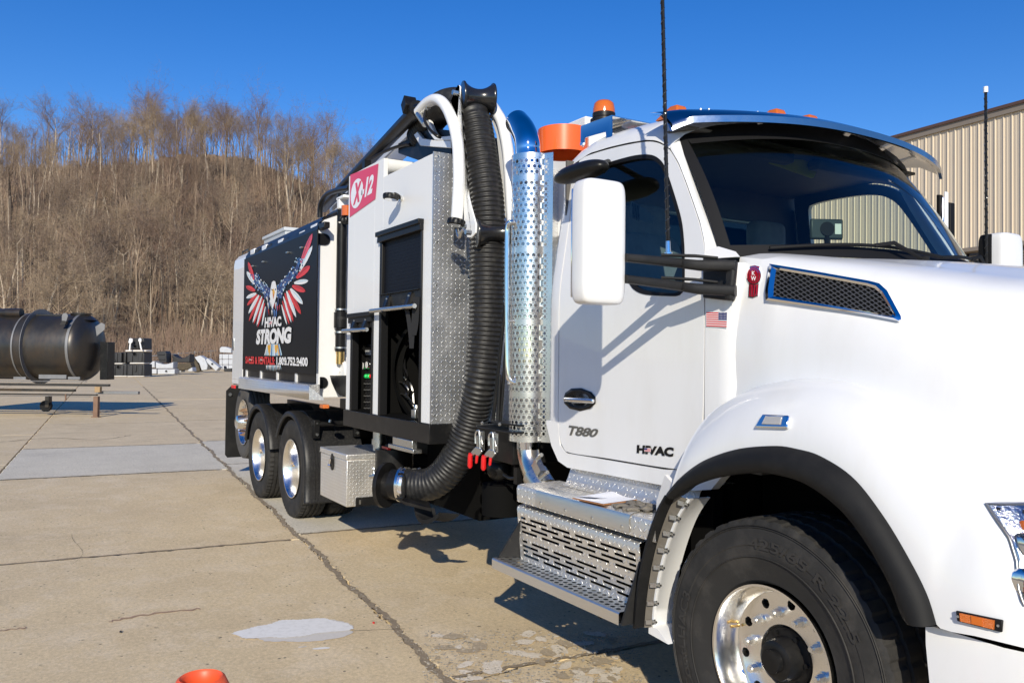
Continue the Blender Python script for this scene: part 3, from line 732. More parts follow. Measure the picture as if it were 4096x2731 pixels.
# roof
rows = []
sr = resample([V((-3.955, ys(2.72), 2.72)), V((-3.93, ys(2.77), 2.79))]+[side(V((p.x,0,p.z)))+V((0,0,.010)) for p in SEAM if p.x < -3.02], 34)
prf = [(0,0),(.012,.035),(.045,.075),(.10,.108),(.18,.135),(.32,.162),(.5,.182),(.75,.195),(.92,.198)]
for dy, dz in prf:
    row = []
    for i, p in enumerate(sr):
        f = i/33; k = min(1, f/.16); k = math.sin(k*math.pi/2); fwd = .30*(dy/.92)**.55*max(0, (f-.55)/.45)
        row.append(V((p.x+fwd+(1-k)*.02*0, p.y+dy*(.95/.92)*(1), p.z+dz*k*(1-.15*max(0,(f-.8)/.2)))))
    rows.append(row)
full = rows+[[mir(p) for p in r] for r in rows[::-1]]
mb = MB(); mb.grid(full); roof = mb.build('roof', WHITE, truck, ang=70)
# back wall of the cab with window
mb = MB(); y0, y1 = .27, 2*YC-.27; wy0, wy1, wz0, wz1 = .62, 1.82, 2.12, 2.60
X = -3.94
for a, b, c, d in ((y0,1.15,y1,wz0),(y0,wz1,y1,2.80),(y0,wz0,wy0,wz1),(wy1,wz0,y1,wz1)):
    mb.box((X,a,b),(X+.05,c,d))
mb.build('cab_back_wall', [WHITE], truck)
MB().box((X+.02,wy0-.01,wz0-.01),(X+.028,wy1+.01,wz1+.01)).build('rear_window', GLASSD, truck)
# interior
mb = MB(); mb.box((-3.885,.24,1.15),(-3.87,2.2,2.11)); mb.box((-3.885,.24,2.61),(-3.87,2.2,2.82)); mb.box((-3.885,.24,2.11),(-3.87,.60,2.61)); mb.box((-3.885,1.84,2.11),(-3.87,2.2,2.61))
mb.box((-3.88,.30,2.80),(-2.95,2.14,2.815)); mb.box((-3.88,.22,1.2),(-2.4,2.2,1.23))
mb.box((-3.86,.225,1.24),(-2.72,.25,2.02)); mb.box((-3.86,2.19,1.24),(-2.72,2.215,2.02))
mb.build('cab_lining', INTER, truck)
mb = MB(); dash = []
for y in [.28+1.88*i/16 for i in range(17)]:
    u = (y-YC)/.94; xf = -2.36-.33*abs(u)**2.5
    dash.append([V((xf,y,2.12)), V((xf-.1,y,2.16)), V((xf-.28,y,2.15)), V((min(xf-.32,-2.78),y,2.08)), V((-2.80,y,1.75)), V((-2.72,y,1.4))])
mb.grid(dash); mb.build('dashboard', INTER, truck)
mb = MB(); q = V((-2.92, 1.80, 2.02)); t = V((.5,0,.86)).normalized(); e = V((0,1,0)); b2 = t.cross(e)
mb.tube([q+(e*math.cos(2*math.pi*k/28)+b2*math.sin(2*math.pi*k/28))*.22 for k in range(28)], .016, 8, False, closed=True)
for k in range(3): a = 2*math.pi*k/3+.5; mb.tube([q, q+(e*math.cos(a)+b2*math.sin(a))*.21], .014, 6)
mb.sphere(q, .06, 10); mb.build('steering_wheel', SEAL, truck)
for yy in (.72, 1.76):
    mb = MB(); blockround(mb, (-3.45,yy,1.62), .25,.25,.09); blockround(mb, (-3.70,yy,2.02), .075,.25,.40, fn=lambda p: p+V((-.12*p.z,0,0))); blockround(mb, (-3.755,yy,2.48), .055,.15,.11)
    mb.build('seat', SEATM, truck)
# windshield
def WSf(u, t, off=0.0):
    yh = .965-.085*t; k = abs(u)**2.6
    x = (-2.30-.34*k)*(1-t)+(-2.82-.26*k)*t+off; z = 2.14*(1-t)+(2.885-.045*u*u)*t+.02*math.sin(math.pi*t)
    return V((x+.02*math.sin(math.pi*t), YC+u*yh, z))
us = [-1+2*i/32 for i in range(33)]
mb = MB(); mb.grid([[WSf(u, t) for u in us] for t in [i/12 for i in range(13)]]); mb.build('windshield', GLASS, truck, ang=80)
# black surround of the glass
mb = MB()
def band(f, w): mb.grid([f(0), f(w)])
uu = [-1+2*i/40 for i in range(41)]; tt = [i/20 for i in range(21)]
mb.grid([[WSf(u, .0)+V((.004,0,.002)) for u in uu], [WSf(u, .07)+V((.004,0,.002)) for u in uu]])
mb.grid([[WSf(u*.97, .86-.03*u*u)+V((.004,0,.002)) for u in uu], [WSf(u, 1.03)+V((.004,0,.002)) for u in uu]])
for s in (-1, 1):
    mb.grid([[WSf(s*1.02, t)+V((.002,0,.0)) for t in tt], [WSf(s*1.0, t)+V((.006,0,.003)) for t in tt], [WSf(s*.978, t)+V((.005,0,.003)) for t in tt]])
mb.build('windshield_frit', SEAL, truck, ang=80)
mb = MB()   # wipers
for u0, u1, uc in ((-.86,.12,-.1),(.10,.84,.75)):
    P = [WSf(u0+(u1-u0)*k/12, .035+.03*math.sin(math.pi*k/12))+V((.03,0,.012)) for k in range(13)]
    mb.tube(P, .008, 6); mb.tube([P[6], P[7]+V((.03,0,.015)), WSf(uc, .0)+V((.05,0,.01))], .010, 6)
    mb.tube([WSf(uc,0)+V((.05,0,-.02)), WSf(uc,0)+V((.05,0,.025))], .022, 8)
mb.build('wiper', SEAL, truck)
# visor: bright strip along the top of the windshield
def VSf(u, t):   # t 0 = rear/top edge on the roof, 1 = front/lower edge
    k = abs(u)**2.4
    x0, z0 = -2.93-.20*k, 2.935-.03*u*u; x1, z1 = -2.66-(.30 if u < 0 else .20)*k, 2.872-.03*u*u
    if abs(u) > .93: z1 -= (abs(u)-.93)*.5
    bulge = math.sin(math.pi*t)*.022
    return V((x0*(1-t)+x1*t+bulge*.3, YC+u*(1.0 if u < 0 else 1.05), z0*(1-t)+z1*t+bulge))
uv_ = [-1.0+2.0*i/48 for i in range(49)]
mb = MB(); tp = [[VSf(u, t) for u in uv_] for t in (0,.2,.45,.7,.9,1.0)]
mb.grid(tp+[[VSf(u, 1.0)+V((.0,0,-.032)) for u in uv_], [VSf(u, .97)+V((-.012,0,-.034)) for u in uv_], [VSf(u, .9)+V((-.012,0,-.012)) for u in uv_], [VSf(u, .45)+V((0,0,-.012)) for u in uv_], [VSf(u,.05)+V((0,0,-.012)) for u in uv_]])
visor = mb.build('visor', M('visor_steel', (.50,.52,.55), .16, 1, rvar=.04, vscale=6), truck, ang=40)
mb = MB()
for u in [-.8,-.76,-.5,-.44,-.40,.2,.35,.62]: bolt(mb, VSf(u, .3), (0,0,1), .007)
mb.build('rivet', STEEL, visor)
mb = MB()
for u in (-.55, .1, .5, .82):
    p = VSf(u, .5); q = WSf(u*1.0, 1.0); mb.obox((p+q)/2+V((0,0,-.01)), (p-q)*.5, V((0,.02,0)), V((0,0,.006)))
mb.build('visor_bracket', ALUB, visor)
# roof marker lamps
for u, v, y in ((1556,254,.50),(1783,262,1.02),(1858,275,1.34)):
    p = S(u, v, y); mb = MB()
    mb.hexa([p+V(q) for q in ((-.13,-.05,-.035),(.05,-.045,-.035),(.05,.045,-.035),(-.13,.05,-.035),(-.02,-.035,.022),(.03,-.032,.02),(.03,.032,.02),(-.02,.035,.022))])
    mb.build('marker_lamp', AMBER, truck, bevel=.008)
# beacon on its bracket
bp_ = S(1387, 270, .55)
mb = MB(); mb.lathe([(0,0),(0,.082),(.02,.082),(.028,.07),(.03,0)], bp_+V((0,0,-.035)), (0,0,1), 24); base = mb.build('beacon', BLACKP, truck)
mb = MB(); mb.lathe([(0,.0),(0,.068),(.05,.067),(.085,.060),(.10,.045),(.106,0)], bp_+V((0,0,-.004)), (0,0,1), 28); mb.build('beacon_lens', AMBER, base)
mb = MB(); mb.lathe([(-.001,.069),(.026,.0692),(.026,.066)], bp_+V((0,0,-.004)), (0,0,1), 28); mb.build('beacon_ring', BLACKP, base)
bk = [S(1334,292,.36), S(1405,267,.36), S(1405,320,.33), S(1399,334,.33), S(1393,322,.33), S(1391,303,.34), S(1343,317,.34), S(1343,330,.33), S(1338,338,.33), S(1333,330,.33)]
mb = MB(); plate(mb, bk, (-.05,.98,.1), .006); b0, b1 = bk[0], bk[1]
mb.hexa([b0, b1, b1+V((0,.34,.0)), b0+V((0,.34,.0)), b0+V((0,0,.006)), b1+V((0,0,.006)), b1+V((0,.34,.006)), b0+V((0,.34,.006))])
for q in ((1338,331),(1399,327)): bolt(mb, S(*q, .33), (0,-1,0), .012)
mb.build('beacon_bracket', CHROME, truck)

# ------------------------------------------------------------------ hood and fenders
NT = 72
def curve(pts, n=NT):
    return resample(smooth_path(pts, 8), n)
Bp = [S(u, v, -.04) for u, v in ((1543,1128),(1562,1103),(1600,1072),(1640,1051),(1700,1033),(1780,1027),(1830,1034),(1885,1051),(1960,1101),(2030,1190),(2090,1290),(2130,1370),(2151,1437))]+[S(2250,1462,-.03), S(2352,1487,-.0), S(2440,1508,.06), V((-.98,.22,.84)), V((-.93,.5,.84))]
Kp = [S(u, v, y) for u, v, y in ((1684,922,.19),(1720,900,.18),(1770,881,.17),(1860,868,.17),(1960,880,.17),(2060,917,.17),(2180,990,.17),(2290,1070,.18),(2370,1130,.20),(2430,1180,.23))]+[V((-1.02,.33,1.17)), V((-.94,.52,1.17))]
Tp = [S(u, v, y) for u, v, y in ((1703,590,.25),(1800,601,.265),(1900,614,.285),(2000,630,.31),(2100,648,.34),(2200,665,.375),(2300,681,.41),(2400,700,.45))]+[V((-1.16,.52,1.78)), V((-1.02,.58,1.68)), V((-.95,.66,1.52))]
Bc, Kc, Tc = curve(Bp), curve(Kp), curve(Tp)
rows = []
rows.append([p+V((0,.06,0)) for p in Bc])
NB = 12
for i in range(NB+1):
    s = i/NB*math.pi/2; r_ = []
    for b, k in zip(Bc, Kc):
        r_.append(V((b.x+(k.x-b.x)*math.sin(s), b.y+(k.y-b.y)*(1-math.cos(s)), b.z+(k.z-b.z)*math.sin(s))))
    rows.append(r_)
for i in range(1, 11):
    t = i/10; r_ = []
    for k, tp_ in zip(Kc, Tc):
        p = k.lerp(tp_, t); p = p+V((0,-.028*math.sin(math.pi*min(1,t))*1.0+.05*math.exp(-t*9)*t*3, 0)); r_.append(p)
    rows.append(r_)
for i in range(1, 11):
    t = i/10; r_ = []
    for j, q in enumerate(Tc):
        f = j/(NT-1); cx = q.x+.10*math.sin(t*math.pi/2); cz = q.z+(.035+.16*f)*math.sin(t*math.pi/2)*(1-.35*max(0,t-.6)); cz += .018*math.sin(min(1,t*3)*math.pi)*1
        r_.append(V((cx, q.y+(YC-q.y)*t, cz)))
    rows.append(r_)
fullh = rows+[[mir(p) for p in r] for r in rows[::-1][1:]]
mb = MB(); mb.grid(fullh); 
# rear return edge so that the panel has thickness at the cowl
e0 = [r[0] for r in fullh]; mb.grid([e0, [p+V((-.008,.0,-.0)) if True else p for p in e0], [p+V((-.01, .03 if p.y < YC else -.03, -.025)) for p in e0]])
hood = mb.build('hood', WHITE, truck, ang=58)
hbv = BVHTree.FromPolygons([tuple(p) for p in mb.v], mb.f)
def hit(u, v, off=.003):
    d = ray(u, v).normalized(); loc, nrm, _, _ = hbv.ray_cast(CAM, d)
    if loc is None: p = S(u, v, .2); return p, V((0,-1,0))
    if nrm.dot(d) > 0: nrm = -nrm
    return loc+nrm*off, nrm
def hfan(mb, pts, off, rings=4, bow=0.0, mi=0):
    c = (sum(p[0] for p in pts)/len(pts), sum(p[1] for p in pts)/len(pts)); rows = []
    for i in range(rings+1):
        r = i/rings; rows.append([hit(c[0]+(u-c[0])*r, c[1]+(v-c[1])*r, off+bow*(1-r*r))[0] for u, v in pts])
    mb.grid(rows[1:], mi, True); n = len(pts); mb.add([rows[0][0]]+rows[1], [(0, k+1, (k+1) % n+1) for k in range(n)], mi)
def hq(corners, off=.003):
    ps = [hit(u, v, off)[0] for u, v in corners]; return quadmap(*ps)
# black wheel-arch flare
fo = resample(smooth_path(Bp[:13], 8), 64)
fi = resample(smooth_path([S(u, v, -.06) for u, v in ((1549,1146),(1578,1124),(1620,1106),(1660,1095),(1710,1088),(1770,1088),(1850,1111),(1930,1167),(1990,1240),(2045,1335),(2072,1405),(2088,1430))], 8), 64)
mb = MB(); mb.grid([[p+V((0,.03,.01)) for p in fo], [p+V((0,-.012,.004)) for p in fo], [a.lerp(b,.25)+V((0,-.035,0)) for a, b in zip(fo, fi)], [a.lerp(b,.6)+V((0,-.04,0)) for a, b in zip(fo, fi)], [a.lerp(b,.93)+V((0,-.022,0)) for a, b in zip(fo, fi)], fi, [p+V((0,.05,.012)) for p in fi], [p+V((0,.09,.03)) for p in fi]])
mb.poly([fo[-1]+V((0,.03,0)), fo[-1]+V((0,-.012,0)), fo[-1].lerp(fi[-1],.25)+V((0,-.035,0)), fo[-1].lerp(fi[-1],.6)+V((0,-.04,0)), fi[-1]])
mb.build('fender_flare', FLARE, truck, ang=60)
# rear quarter of the front fender
qa = resample(smooth_path([S(u, v, .0) for u, v in ((1585,1148),(1560,1185),(1540,1232),(1522,1290),(1510,1345),(1503,1395),(1500,1440))], 6), 24)
mb = MB(); mb.grid([[p+V((-.022,0,.008)) for p in qa], qa, [p+V((0,.02,0)) for p in qa], [p+V((-.012,.03,0)) for p in qa], [p+V((-.012,.13,0)) for p in qa], [p+V((-.03,.13,0)) for p in qa], [p+V((-.03,.0,0)) for p in qa]])
mb.hexa([qa[-1]+V(q) for q in ((-.03,-.0,-.035),(.10,.0,-.045),(.10,.2,-.045),(-.03,.2,-.035),(-.03,0,.0),(.03,0,.0),(.03,.2,.0),(-.03,.2,.0))])
mb.build('rear_fender_panel', WHITE, truck, ang=50)
qb = resample(smooth_path([S(u, v, -.03) for u, v in ((1545,1136),(1526,1172),(1506,1228),(1490,1290),(1480,1350),(1474,1400),(1471,1440))], 6), 24)
mb = MB(); mb.grid([[p+V((-.012,.02,0)) for p in qb], [p+V((-.012,-.035,0)) for p in qb], [p+V((.006,-.04,0)) for p in qb], [p+V((.008,.02,0)) for p in qb]])
mb.build('rear_fender_flare', FLARE, truck)
mb = MB()
wd = [S(u,v,y) for u,v,y in ((1527,1090,-.01),(1545,1110,-.01),(1541,1132,-.01),(1524,1165,-.01),(1512,1195,-.0),(1506,1205,.0),(1508,1150,.01))]
mb.prism(wd, (0,.02,0)); mb.build('rear_fender_skin', WHITE, truck)
mb = MB(); mb.grid([[p+V((.012,.012,0)) for p in qb], [a+V((-.004,.004,0)) for a in qa]]); mb.build('rear_fender_web', M('dusty_rubber', (.13,.115,.095), .9, var=.3, vscale=30), truck)
for k in range(8):
    i = int(1+k*3.05); p = qb[i].lerp(qa[i], .62)+V((.014,-.0,0)); d = (qa[i]-qb[i]).normalized()
    mb = MB(); mb.obox(p, d*.015, V((.0,.010,0)), V((0,0,.010))); bolt(mb, p+d*.016, d+V((.3,-.3,0)), .006, .014); mb.build('fender_clip', STEEL, truck)
# wheel well and engine bay mass, inner bracket
mb = MB(); mb.box((-2.75,.62,.55),(-1.30,1.82,1.60)); mb.box((-2.50,.40,1.28),(-1.6,.62,1.38)); mb.box((-1.50,.25,.50),(-1.42,.62,1.2)); mb.box((-2.85,.46,.35),(-2.78,1.9,1.5))
mb.build('engine_bay', DARK, truck)
mb = MB(); b3 = [S(1592,1262,.22), S(1660,1236,.30), S(1660,1262,.30), S(1600,1300,.22), S(1575,1325,.2), S(1570,1290,.2)]; plate(mb, b3, (0,1,0), .05); mb.build('fender_support', WHITE, truck, bevel=.006)
# bumper corner under the hood
mb = MB(); bu = [S(2112,1441,.0), S(2352,1492,.0)]; x0 = bu[0].x
rows = []
for z, dx, dy in ((.86,0,0),(.80,.006,-.008),(.6,.03,-.012),(.42,.05,.0),(.36,.06,.03)):
    rows.append([V((x0+dx,.10+dy,z-.0)), V((x0+dx,.03+dy,z)), V((x0+dx+.02,.0+dy,z)), V((-1.30,.0+dy,z)), V((-1.12,.05+dy,z)), V((-1.0,.16+dy,z)), V((-.94,.34,z)), V((-.90,.8,z)), V((-.89,YC,z))])
mb.grid([[p if i else p for i, p in enumerate(r)]+[mir(p) for p in r[::-1][1:]] for r in rows]); mb.build('bumper', WHITE, truck, ang=40)
# grille closing the nose
mb = MB(); mb.box((-1.06,.50,.80),(-1.03,1.94,1.62)); gri = mb.build('grille', DARK, truck)
mb = MB(); mb.tube([(-.99,.56,.88),(-.99,.60,1.52),(-1.0,.75,1.64),(-1.0,1.69,1.64),(-.99,1.84,1.52),(-.99,1.88,.88)], .035, 10, closed=True); mb.build('grille_surround', CHROME, gri)
for k in range(7): mb = MB(); mb.box((-1.02,.60,.95+k*.095),(-.99,1.84,.97+k*.095)); mb.build('grille_bar', CHROME, gri, bevel=.005)
# side marker on the bumper line
fm = hq(((2203,1424),(2305,1450),(2307,1422),(2200,1400)), .006)
def slabq(mb, fn, n_off, a, b, c, d, mi=0):
    q = [fn(a,b), fn(c,b), fn(c,d), fn(a,d)]; nn = (q[1]-q[0]).cross(q[3]-q[0]).normalized()
    if nn.dot(CAM-q[0]) < 0: nn = -nn
    mb.prism(q, nn*n_off, mi); return nn
mb = MB(); nn = slabq(mb, fm, .010, 0,0,1,1); mk = mb.build('side_marker', BLACKP, truck, bevel=.003)
mb = MB(); f2 = lambda s, t: fm(s, t)+nn*.010; slabq(mb, f2, .006, .10,.12,.84,.88); mb.build('marker_lens', AMBER2, mk)
mb = MB(); slabq(mb, f2, .0085, .36,.16,.60,.84); mb.build('marker_reflector', AMBER, mk)
mb = MB(); bolt(mb, fm(.05,.5)+nn*.011, nn, .004); bolt(mb, fm(.92,.5)+nn*.011, nn, .004); mb.build('marker_screw', STEEL, mk)
# fender marker, chrome bezel and clear lens
fm2 = hq(((1739,984),(1814,986),(1818,956),(1757,953)), .002)
mb = MB(); n2 = slabq(mb, fm2, .016, 0,0,1,1); mk = mb.build('fender_lamp', CHROME, truck, bevel=.006, seg=3)
mb = MB(); f2 = lambda s, t: fm2(s, t)+n2*.016; slabq(mb, f2, .004, .20,.24,.80,.84); mb.build('lamp_lens', M('ribbed_clear_lens', (.55,.53,.50), .15, .3, .5, bump=.4, bscale=500), mk, bevel=.002)
# headlight
hlp = [(2266,1158),(2352,1158),(2420,1165),(2430,1400),(2352,1388),(2340,1352),(2335,1290),(2318,1235)]
hl2 = []
for i in range(len(hlp)):
    for k in range(4): hl2.append((hlp[i][0]+(hlp[(i+1)%len(hlp)][0]-hlp[i][0])*k/4, hlp[i][1]+(hlp[(i+1)%len(hlp)][1]-hlp[i][1])*k/4))
mb = MB(); hfan(mb, hl2, .004); hl_ = mb.build('headlight', M('headlight_reflector', (.62,.66,.72), .15, 1, bump=.5, bscale=35), truck)
mb = MB(); hfan(mb, hl2, .010, bow=.02); mb.build('headlight_lens', LENS, hl_)
for (u, v, rr, m_) in ((2350,1212,.020,AMBER),(2352,1260,.045,CHROME),(2352,1345,.05,CHROME)):
    pp = hit(u, v, .006)[0]; mb = MB(); mb.sphere(pp, rr, 14, 0, (1,.25,1)); mb.build('lamp_reflector', m_, hl_)
mb = MB(); pa_ = [hit(u, v, .006)[0] for u, v in ((2290,1172),(2352,1180),(2352,1172),(2288,1166))]; mb.poly(pa_); mb.build('headlight_bar', SEAL, hl_)
mb = MB(); mb.tube([hit(u, v, .006)[0] for u, v in hl2], .005, 6, closed=True); mb.build('headlight_rim', M('lens_edge', (.35,.36,.38), .3, .8), hl_)
# side vent: chrome frame, dark recess, wire mesh
vo = [(1772,609),(1870,626),(1945,640),(2000,650),(2022,656),(2040,672),(2072,730),(2073,738),(2066,741),(2000,728),(1880,709),(1764,692),(1763,670)]
vi = [(1787,622),(1875,638),(1945,651),(1995,661),(2012,667),(2026,680),(2053,722),(2054,726),(2050,729),(1995,719),(1880,699),(1781,683),(1782,660)]
vO = [hit(u, v, .016)[0] for u, v in vo]; vO0 = [hit(u, v, -.004)[0] for u, v in vo]; vI = [hit(u, v, .014)[0] for u, v in vi]; vI0 = [hit(u, v, .003)[0] for u, v in vi]
mb = MB(); mb.grid([vO0, vO, [a.lerp(b, .5)+V((0,-.008,0)) for a, b in zip(vO, vI)], vI, vI0], closed=True); vent = mb.build('side_vent', CHROME, truck, ang=25)
mb = MB(); hfan(mb, vi, .004); mb.build('vent_recess', DARK, vent)
# mesh wires clipped to the opening (in a local frame)
def clip(p, d):
    ts = []
    for i in range(len(vi)):
        a = vi[i]; b = vi[(i+1) % len(vi)]; ed = (b[0]-a[0], b[1]-a[1]); den = d[0]*ed[1]-d[1]*ed[0]
        if abs(den) < 1e-9: continue
        t = ((a[0]-p[0])*ed[1]-(a[1]-p[1])*ed[0])/den; s = ((a[0]-p[0])*d[1]-(a[1]-p[1])*d[0])/den
        if 0 <= s <= 1: ts.append(t)
    ts.sort(); return [(ts[i], ts[i+1]) for i in range(0, len(ts)-1, 2)]
mb = MB()
for d in ((1.0, .80), (1.0, -.42)):
    for k in range(-36, 40):
        q = (1781, 660+k*10.5)
        for t0, t1 in clip(q, d):
            n = max(2, int((t1-t0)/12)); P = [hit(q[0]+d[0]*(t0+(t1-t0)*j/n), q[1]+d[1]*(t0+(t1-t0)*j/n), .008)[0] for j in range(n+1)]
            mb.tube(P, .0021, 4, False)
mb.build('vent_mesh', M('mesh_wire', (.16,.16,.16), .35, .6), vent, flat=True)
# round-top red emblem with ribbed tail
def em(pts, off): return [hit(u, v, off)[0] for u, v in pts]
oval = [(1733+17*math.cos(a), 634+21*math.sin(a)) for a in [2*math.pi*k/28 for k in range(28)]]
tailp = [(1722,650),(1744,651),(1742,681),(1731,685),(1720,683)]; topp = [(1724,618),(1744,620),(1747,613),(1735,610),(1724,612)]
mb = MB()
def dec(pts, off, th, mi=0, scale=1.0):
    c = (sum(p[0] for p in pts)/len(pts), sum(p[1] for p in pts)/len(pts)); pts = [(c[0]+(x-c[0])*scale, c[1]+(y-c[1])*scale) for x, y in pts]
    a = em(pts, off); b = em(pts, off+th); n = len(pts); mb.add(a+b, [tuple(range(n, 2*n))]+[(i,(i+1)%n,n+(i+1)%n,n+i) for i in range(n)], mi)
dec(tailp, 0, .004, 1); dec(topp, 0, .004, 1); dec(oval, 0, .006, 1); 
dec(tailp, .001, .0042, 0, .82); dec(topp, .001, .0042, 0, .78); dec(oval, .001, .0062, 0, .88)
for x in (1727,1733,1738): dec([(x-.9,655),(x+.9,655),(x+.4,680),(x-1.4,680)], .004, .0022, 1)
ring_ = [(1733+12.4*math.cos(a), 634+15.5*math.sin(a)) for a in [2*math.pi*k/24 for k in range(24)]]
for i in range(24):
    a = em([ring_[i], ring_[(i+1)%24]], .0075); b = em([(1733+(x-1733)*.9, 634+(y-634)*.9) for x, y in (ring_[i], ring_[(i+1)%24])], .0075); mb.add([a[0],a[1],b[1],b[0]], [(0,1,2,3)], 1)
put_text(mb, 'K', hq(((1729.5,633),(1737,634),(1737,624.5),(1729.5,623.5)), .0078), 2, off=.02); put_text(mb, 'W', hq(((1727.5,645),(1739,646.5),(1739,636.5),(1727.5,635)), .0078), 2, off=.02)
mb.build('hood_emblem', [EMBR, CHROME, PRINTW], truck, ang=20)
# flag decal on the cowl strip
mb = MB(); ff = quadmap(SS(1622.5,749,-.004), SS(1669,751,-.004), SS(1670,717.5,-.004), SS(1622.5,717,-.004))
mb.poly([ff(-.02,-.03), ff(1.02,-.03), ff(1.02,1.03), ff(-.02,1.03)], 0)
for k in range(7):
    t0 = 1-(2*k+1)/13; q = [ff(0,t0)+V((0,-.001,0)), ff(1 if k > 3 else .6,t0)+V((0,-.001,0)), ff(1 if k > 3 else .6,t0+1/13)+V((0,-.001,0)), ff(0,t0+1/13)+V((0,-.001,0))]; mb.poly(q, 1)
q = [ff(.6,6/13)+V((0,-.0012,0)), ff(1,6/13)+V((0,-.0012,0)), ff(1,1)+V((0,-.0012,0)), ff(.6,1)+V((0,-.0012,0))]; mb.poly(q, 2)
for j in range(5):
    for i in range(6):
        c = (.63+i*.066+(0), 6/13+.05+j*.11); s_ = .012; mb.poly([ff(c[0]-s_,c[1]-s_*1.6)+V((0,-.002,0)), ff(c[0]+s_,c[1]-s_*1.6)+V((0,-.002,0)), ff(c[0]+s_,c[1]+s_*1.6)+V((0,-.002,0)), ff(c[0]-s_,c[1]+s_*1.6)+V((0,-.002,0))], 0)
mb.build('flag_decal', [PRINTW, PRINTR, NAVYF], truck, flat=True)
# door lettering
mb = MB(); f = quadmap(SS(1305,999,-.004), SS(1371,1004,-.004), SS(1375,985,-.004), SS(1306,976,-.004)); put_text(mb, 'T880', f, 0, shear=.25, off=.03, sp=.95); mb.build('model_badge', GREYT, door, flat=True)
mb = MB(); f = quadmap(SS(1462,1040,-.004), SS(1546,1049,-.004), SS(1548,1027,-.004), SS(1463,1021,-.004)); put_text(mb, 'HIVAC', f, 0, off=.06, sp=1.02)
q = [f(.22,.28), f(.40,.28), f(.40,.72), f(.22,.72)]; mb.poly([p+V((0,-.001,0)) for p in q], 1)
for k in range(3): mb.poly([f(.23,.33+k*.13)+V((0,-.002,0)), f(.395,.33+k*.13)+V((0,-.002,0)), f(.395,.39+k*.13)+V((0,-.002,0)), f(.23,.39+k*.13)+V((0,-.002,0))], 2)
mb.poly([f(.23,.5)+V((0,-.003,0)), f(.31,.5)+V((0,-.003,0)), f(.31,.70)+V((0,-.003,0)), f(.23,.70)+V((0,-.003,0))], 3)
mb.build('door_lettering', [PRINTK, PRINTW, PRINTR, NAVYF], door, flat=True)
# door handle: black dish with a bright pull
hc = SS(1331, 917); mb = MB(); row = []
pr_ = [(1294,915),(1298,902),(1312,892),(1335,891),(1358,900),(1368,912),(1368,926),(1355,938),(1332,944),(1308,938),(1296,926)]
o1 = [SS(u,v,-.004) for u,v in pr_]; c1 = [SS(1331+(u-1331)*.86, 917+(v-917)*.82, -.009) for u,v in pr_]; c2 = [SS(1331+(u-1331)*.62, 917+(v-917)*.6, .0) for u,v in pr_]
mb.grid([[SS(u,v,.001) for u,v in pr_], o1, c1, c2], closed=True); mb.poly(c2); dh = mb.build('door_handle', BLACKP, door, ang=40)
mb = MB(); h0, h1 = SS(1296,917,-.035), SS(1363,921,-.035); mb.obox((h0+h1)/2, (h1-h0)/2, V((0,.010,0)), V((0,0,.012))); mb.build('handle_pull', CHROME, door, bevel=.008)

# ------------------------------------------------------------------ mirrors
mc = S(1375, 558, -.36); hy_ = .112; hz_ = (S(1375,417,-.36).z-S(1375,700,-.36).z)/2
def mirror_shell(c, s=1):
    mb = MB(); blockround(mb, c, .062, hy_, hz_, .22, .42, 36, 26); return mb
mb = mirror_shell(mc); mr = mb.build('mirror', WHITE, truck, ang=80, label='white passenger side mirror housing')
mb = MB(); mb.box((mc.x-.068, mc.y-hy_*.86, mc.z-hz_*.88), (mc.x-.060, mc.y+hy_*.86, mc.z+hz_*.88)); mb.build('mirror_glass', CHROME, mr, bevel=.004)
def arm(mb, pts, w0, h0, w1, h1):
    # tapered bar following points with a rounded section
    P = [V(p) for p in pts]; n = len(P); rows = []
    for i, p in enumerate(P):
        f = i/(n-1); h = h0+(h1-h0)*f; w_ = w0+(w1-w0)*f; d = (P[min(i+1,n-1)]-P[max(i-1,0)]).normalized(); s = d.cross(V((0,0,1))).normalized()
        rows.append([p+s*w_*sgn(math.cos(a), .6)+V((0,0,1))*h*sgn(math.sin(a), .6) for a in [2*math.pi*k/16 for k in range(16)]])
    mb.grid(rows, 0, True); mb.poly(rows[0][::-1]); mb.poly(rows[-1])
m0 = mc+V((.03, hy_*.9, 0))
for v0, v1, hz0 in ((592,611,.03),(641,668,.03)):
    mb = MB(); a0_ = S(1436, v0, mc.y+hy_*.93); a1_ = S(1560, (v0*.52+v1*.48)+3, .02); a2_ = S(1690, v1, .155)
    arm(mb, [a0_, a0_.lerp(a1_,.5), a1_, a1_.lerp(a2_,.12)+V((0,0,-.003)), a1_.lerp(a2_,.35)+V((0,0,-.006)), a2_], .025, .017, .032, .025)
    mb.build('mirror_arm', BLACKT, mr, ang=45)
    mb = MB(); arm(mb, [a1_.lerp(a2_,-.25)+V((.0,-.02,.030)), a1_.lerp(a2_,.35)+V((0,-.02,.034)), a1_.lerp(a2_,.72)+V((0,-.01,.030))], .016, .007, .014, .006); mb.build('arm_rib', BLACKT, mr, ang=45)
mb = MB(); mp_ = [SS(1618,589,-.01), SS(1697,600,-.01), SS(1688,692,-.01), SS(1618,684,-.01)]; plate(mb, mp_, (0,-1,0), .012); mb.build('mirror_mount', BLACKT, mr, bevel=.006)
mb = MB(); mp_ = [SS(1677,600,-.022), SS(1697,601,-.022), SS(1688,691,-.022), SS(1673,688,-.022)]; plate(mb, mp_, (0,-1,0), .028); mb.build('mount_cover', BLACKT, mr, bevel=.01)
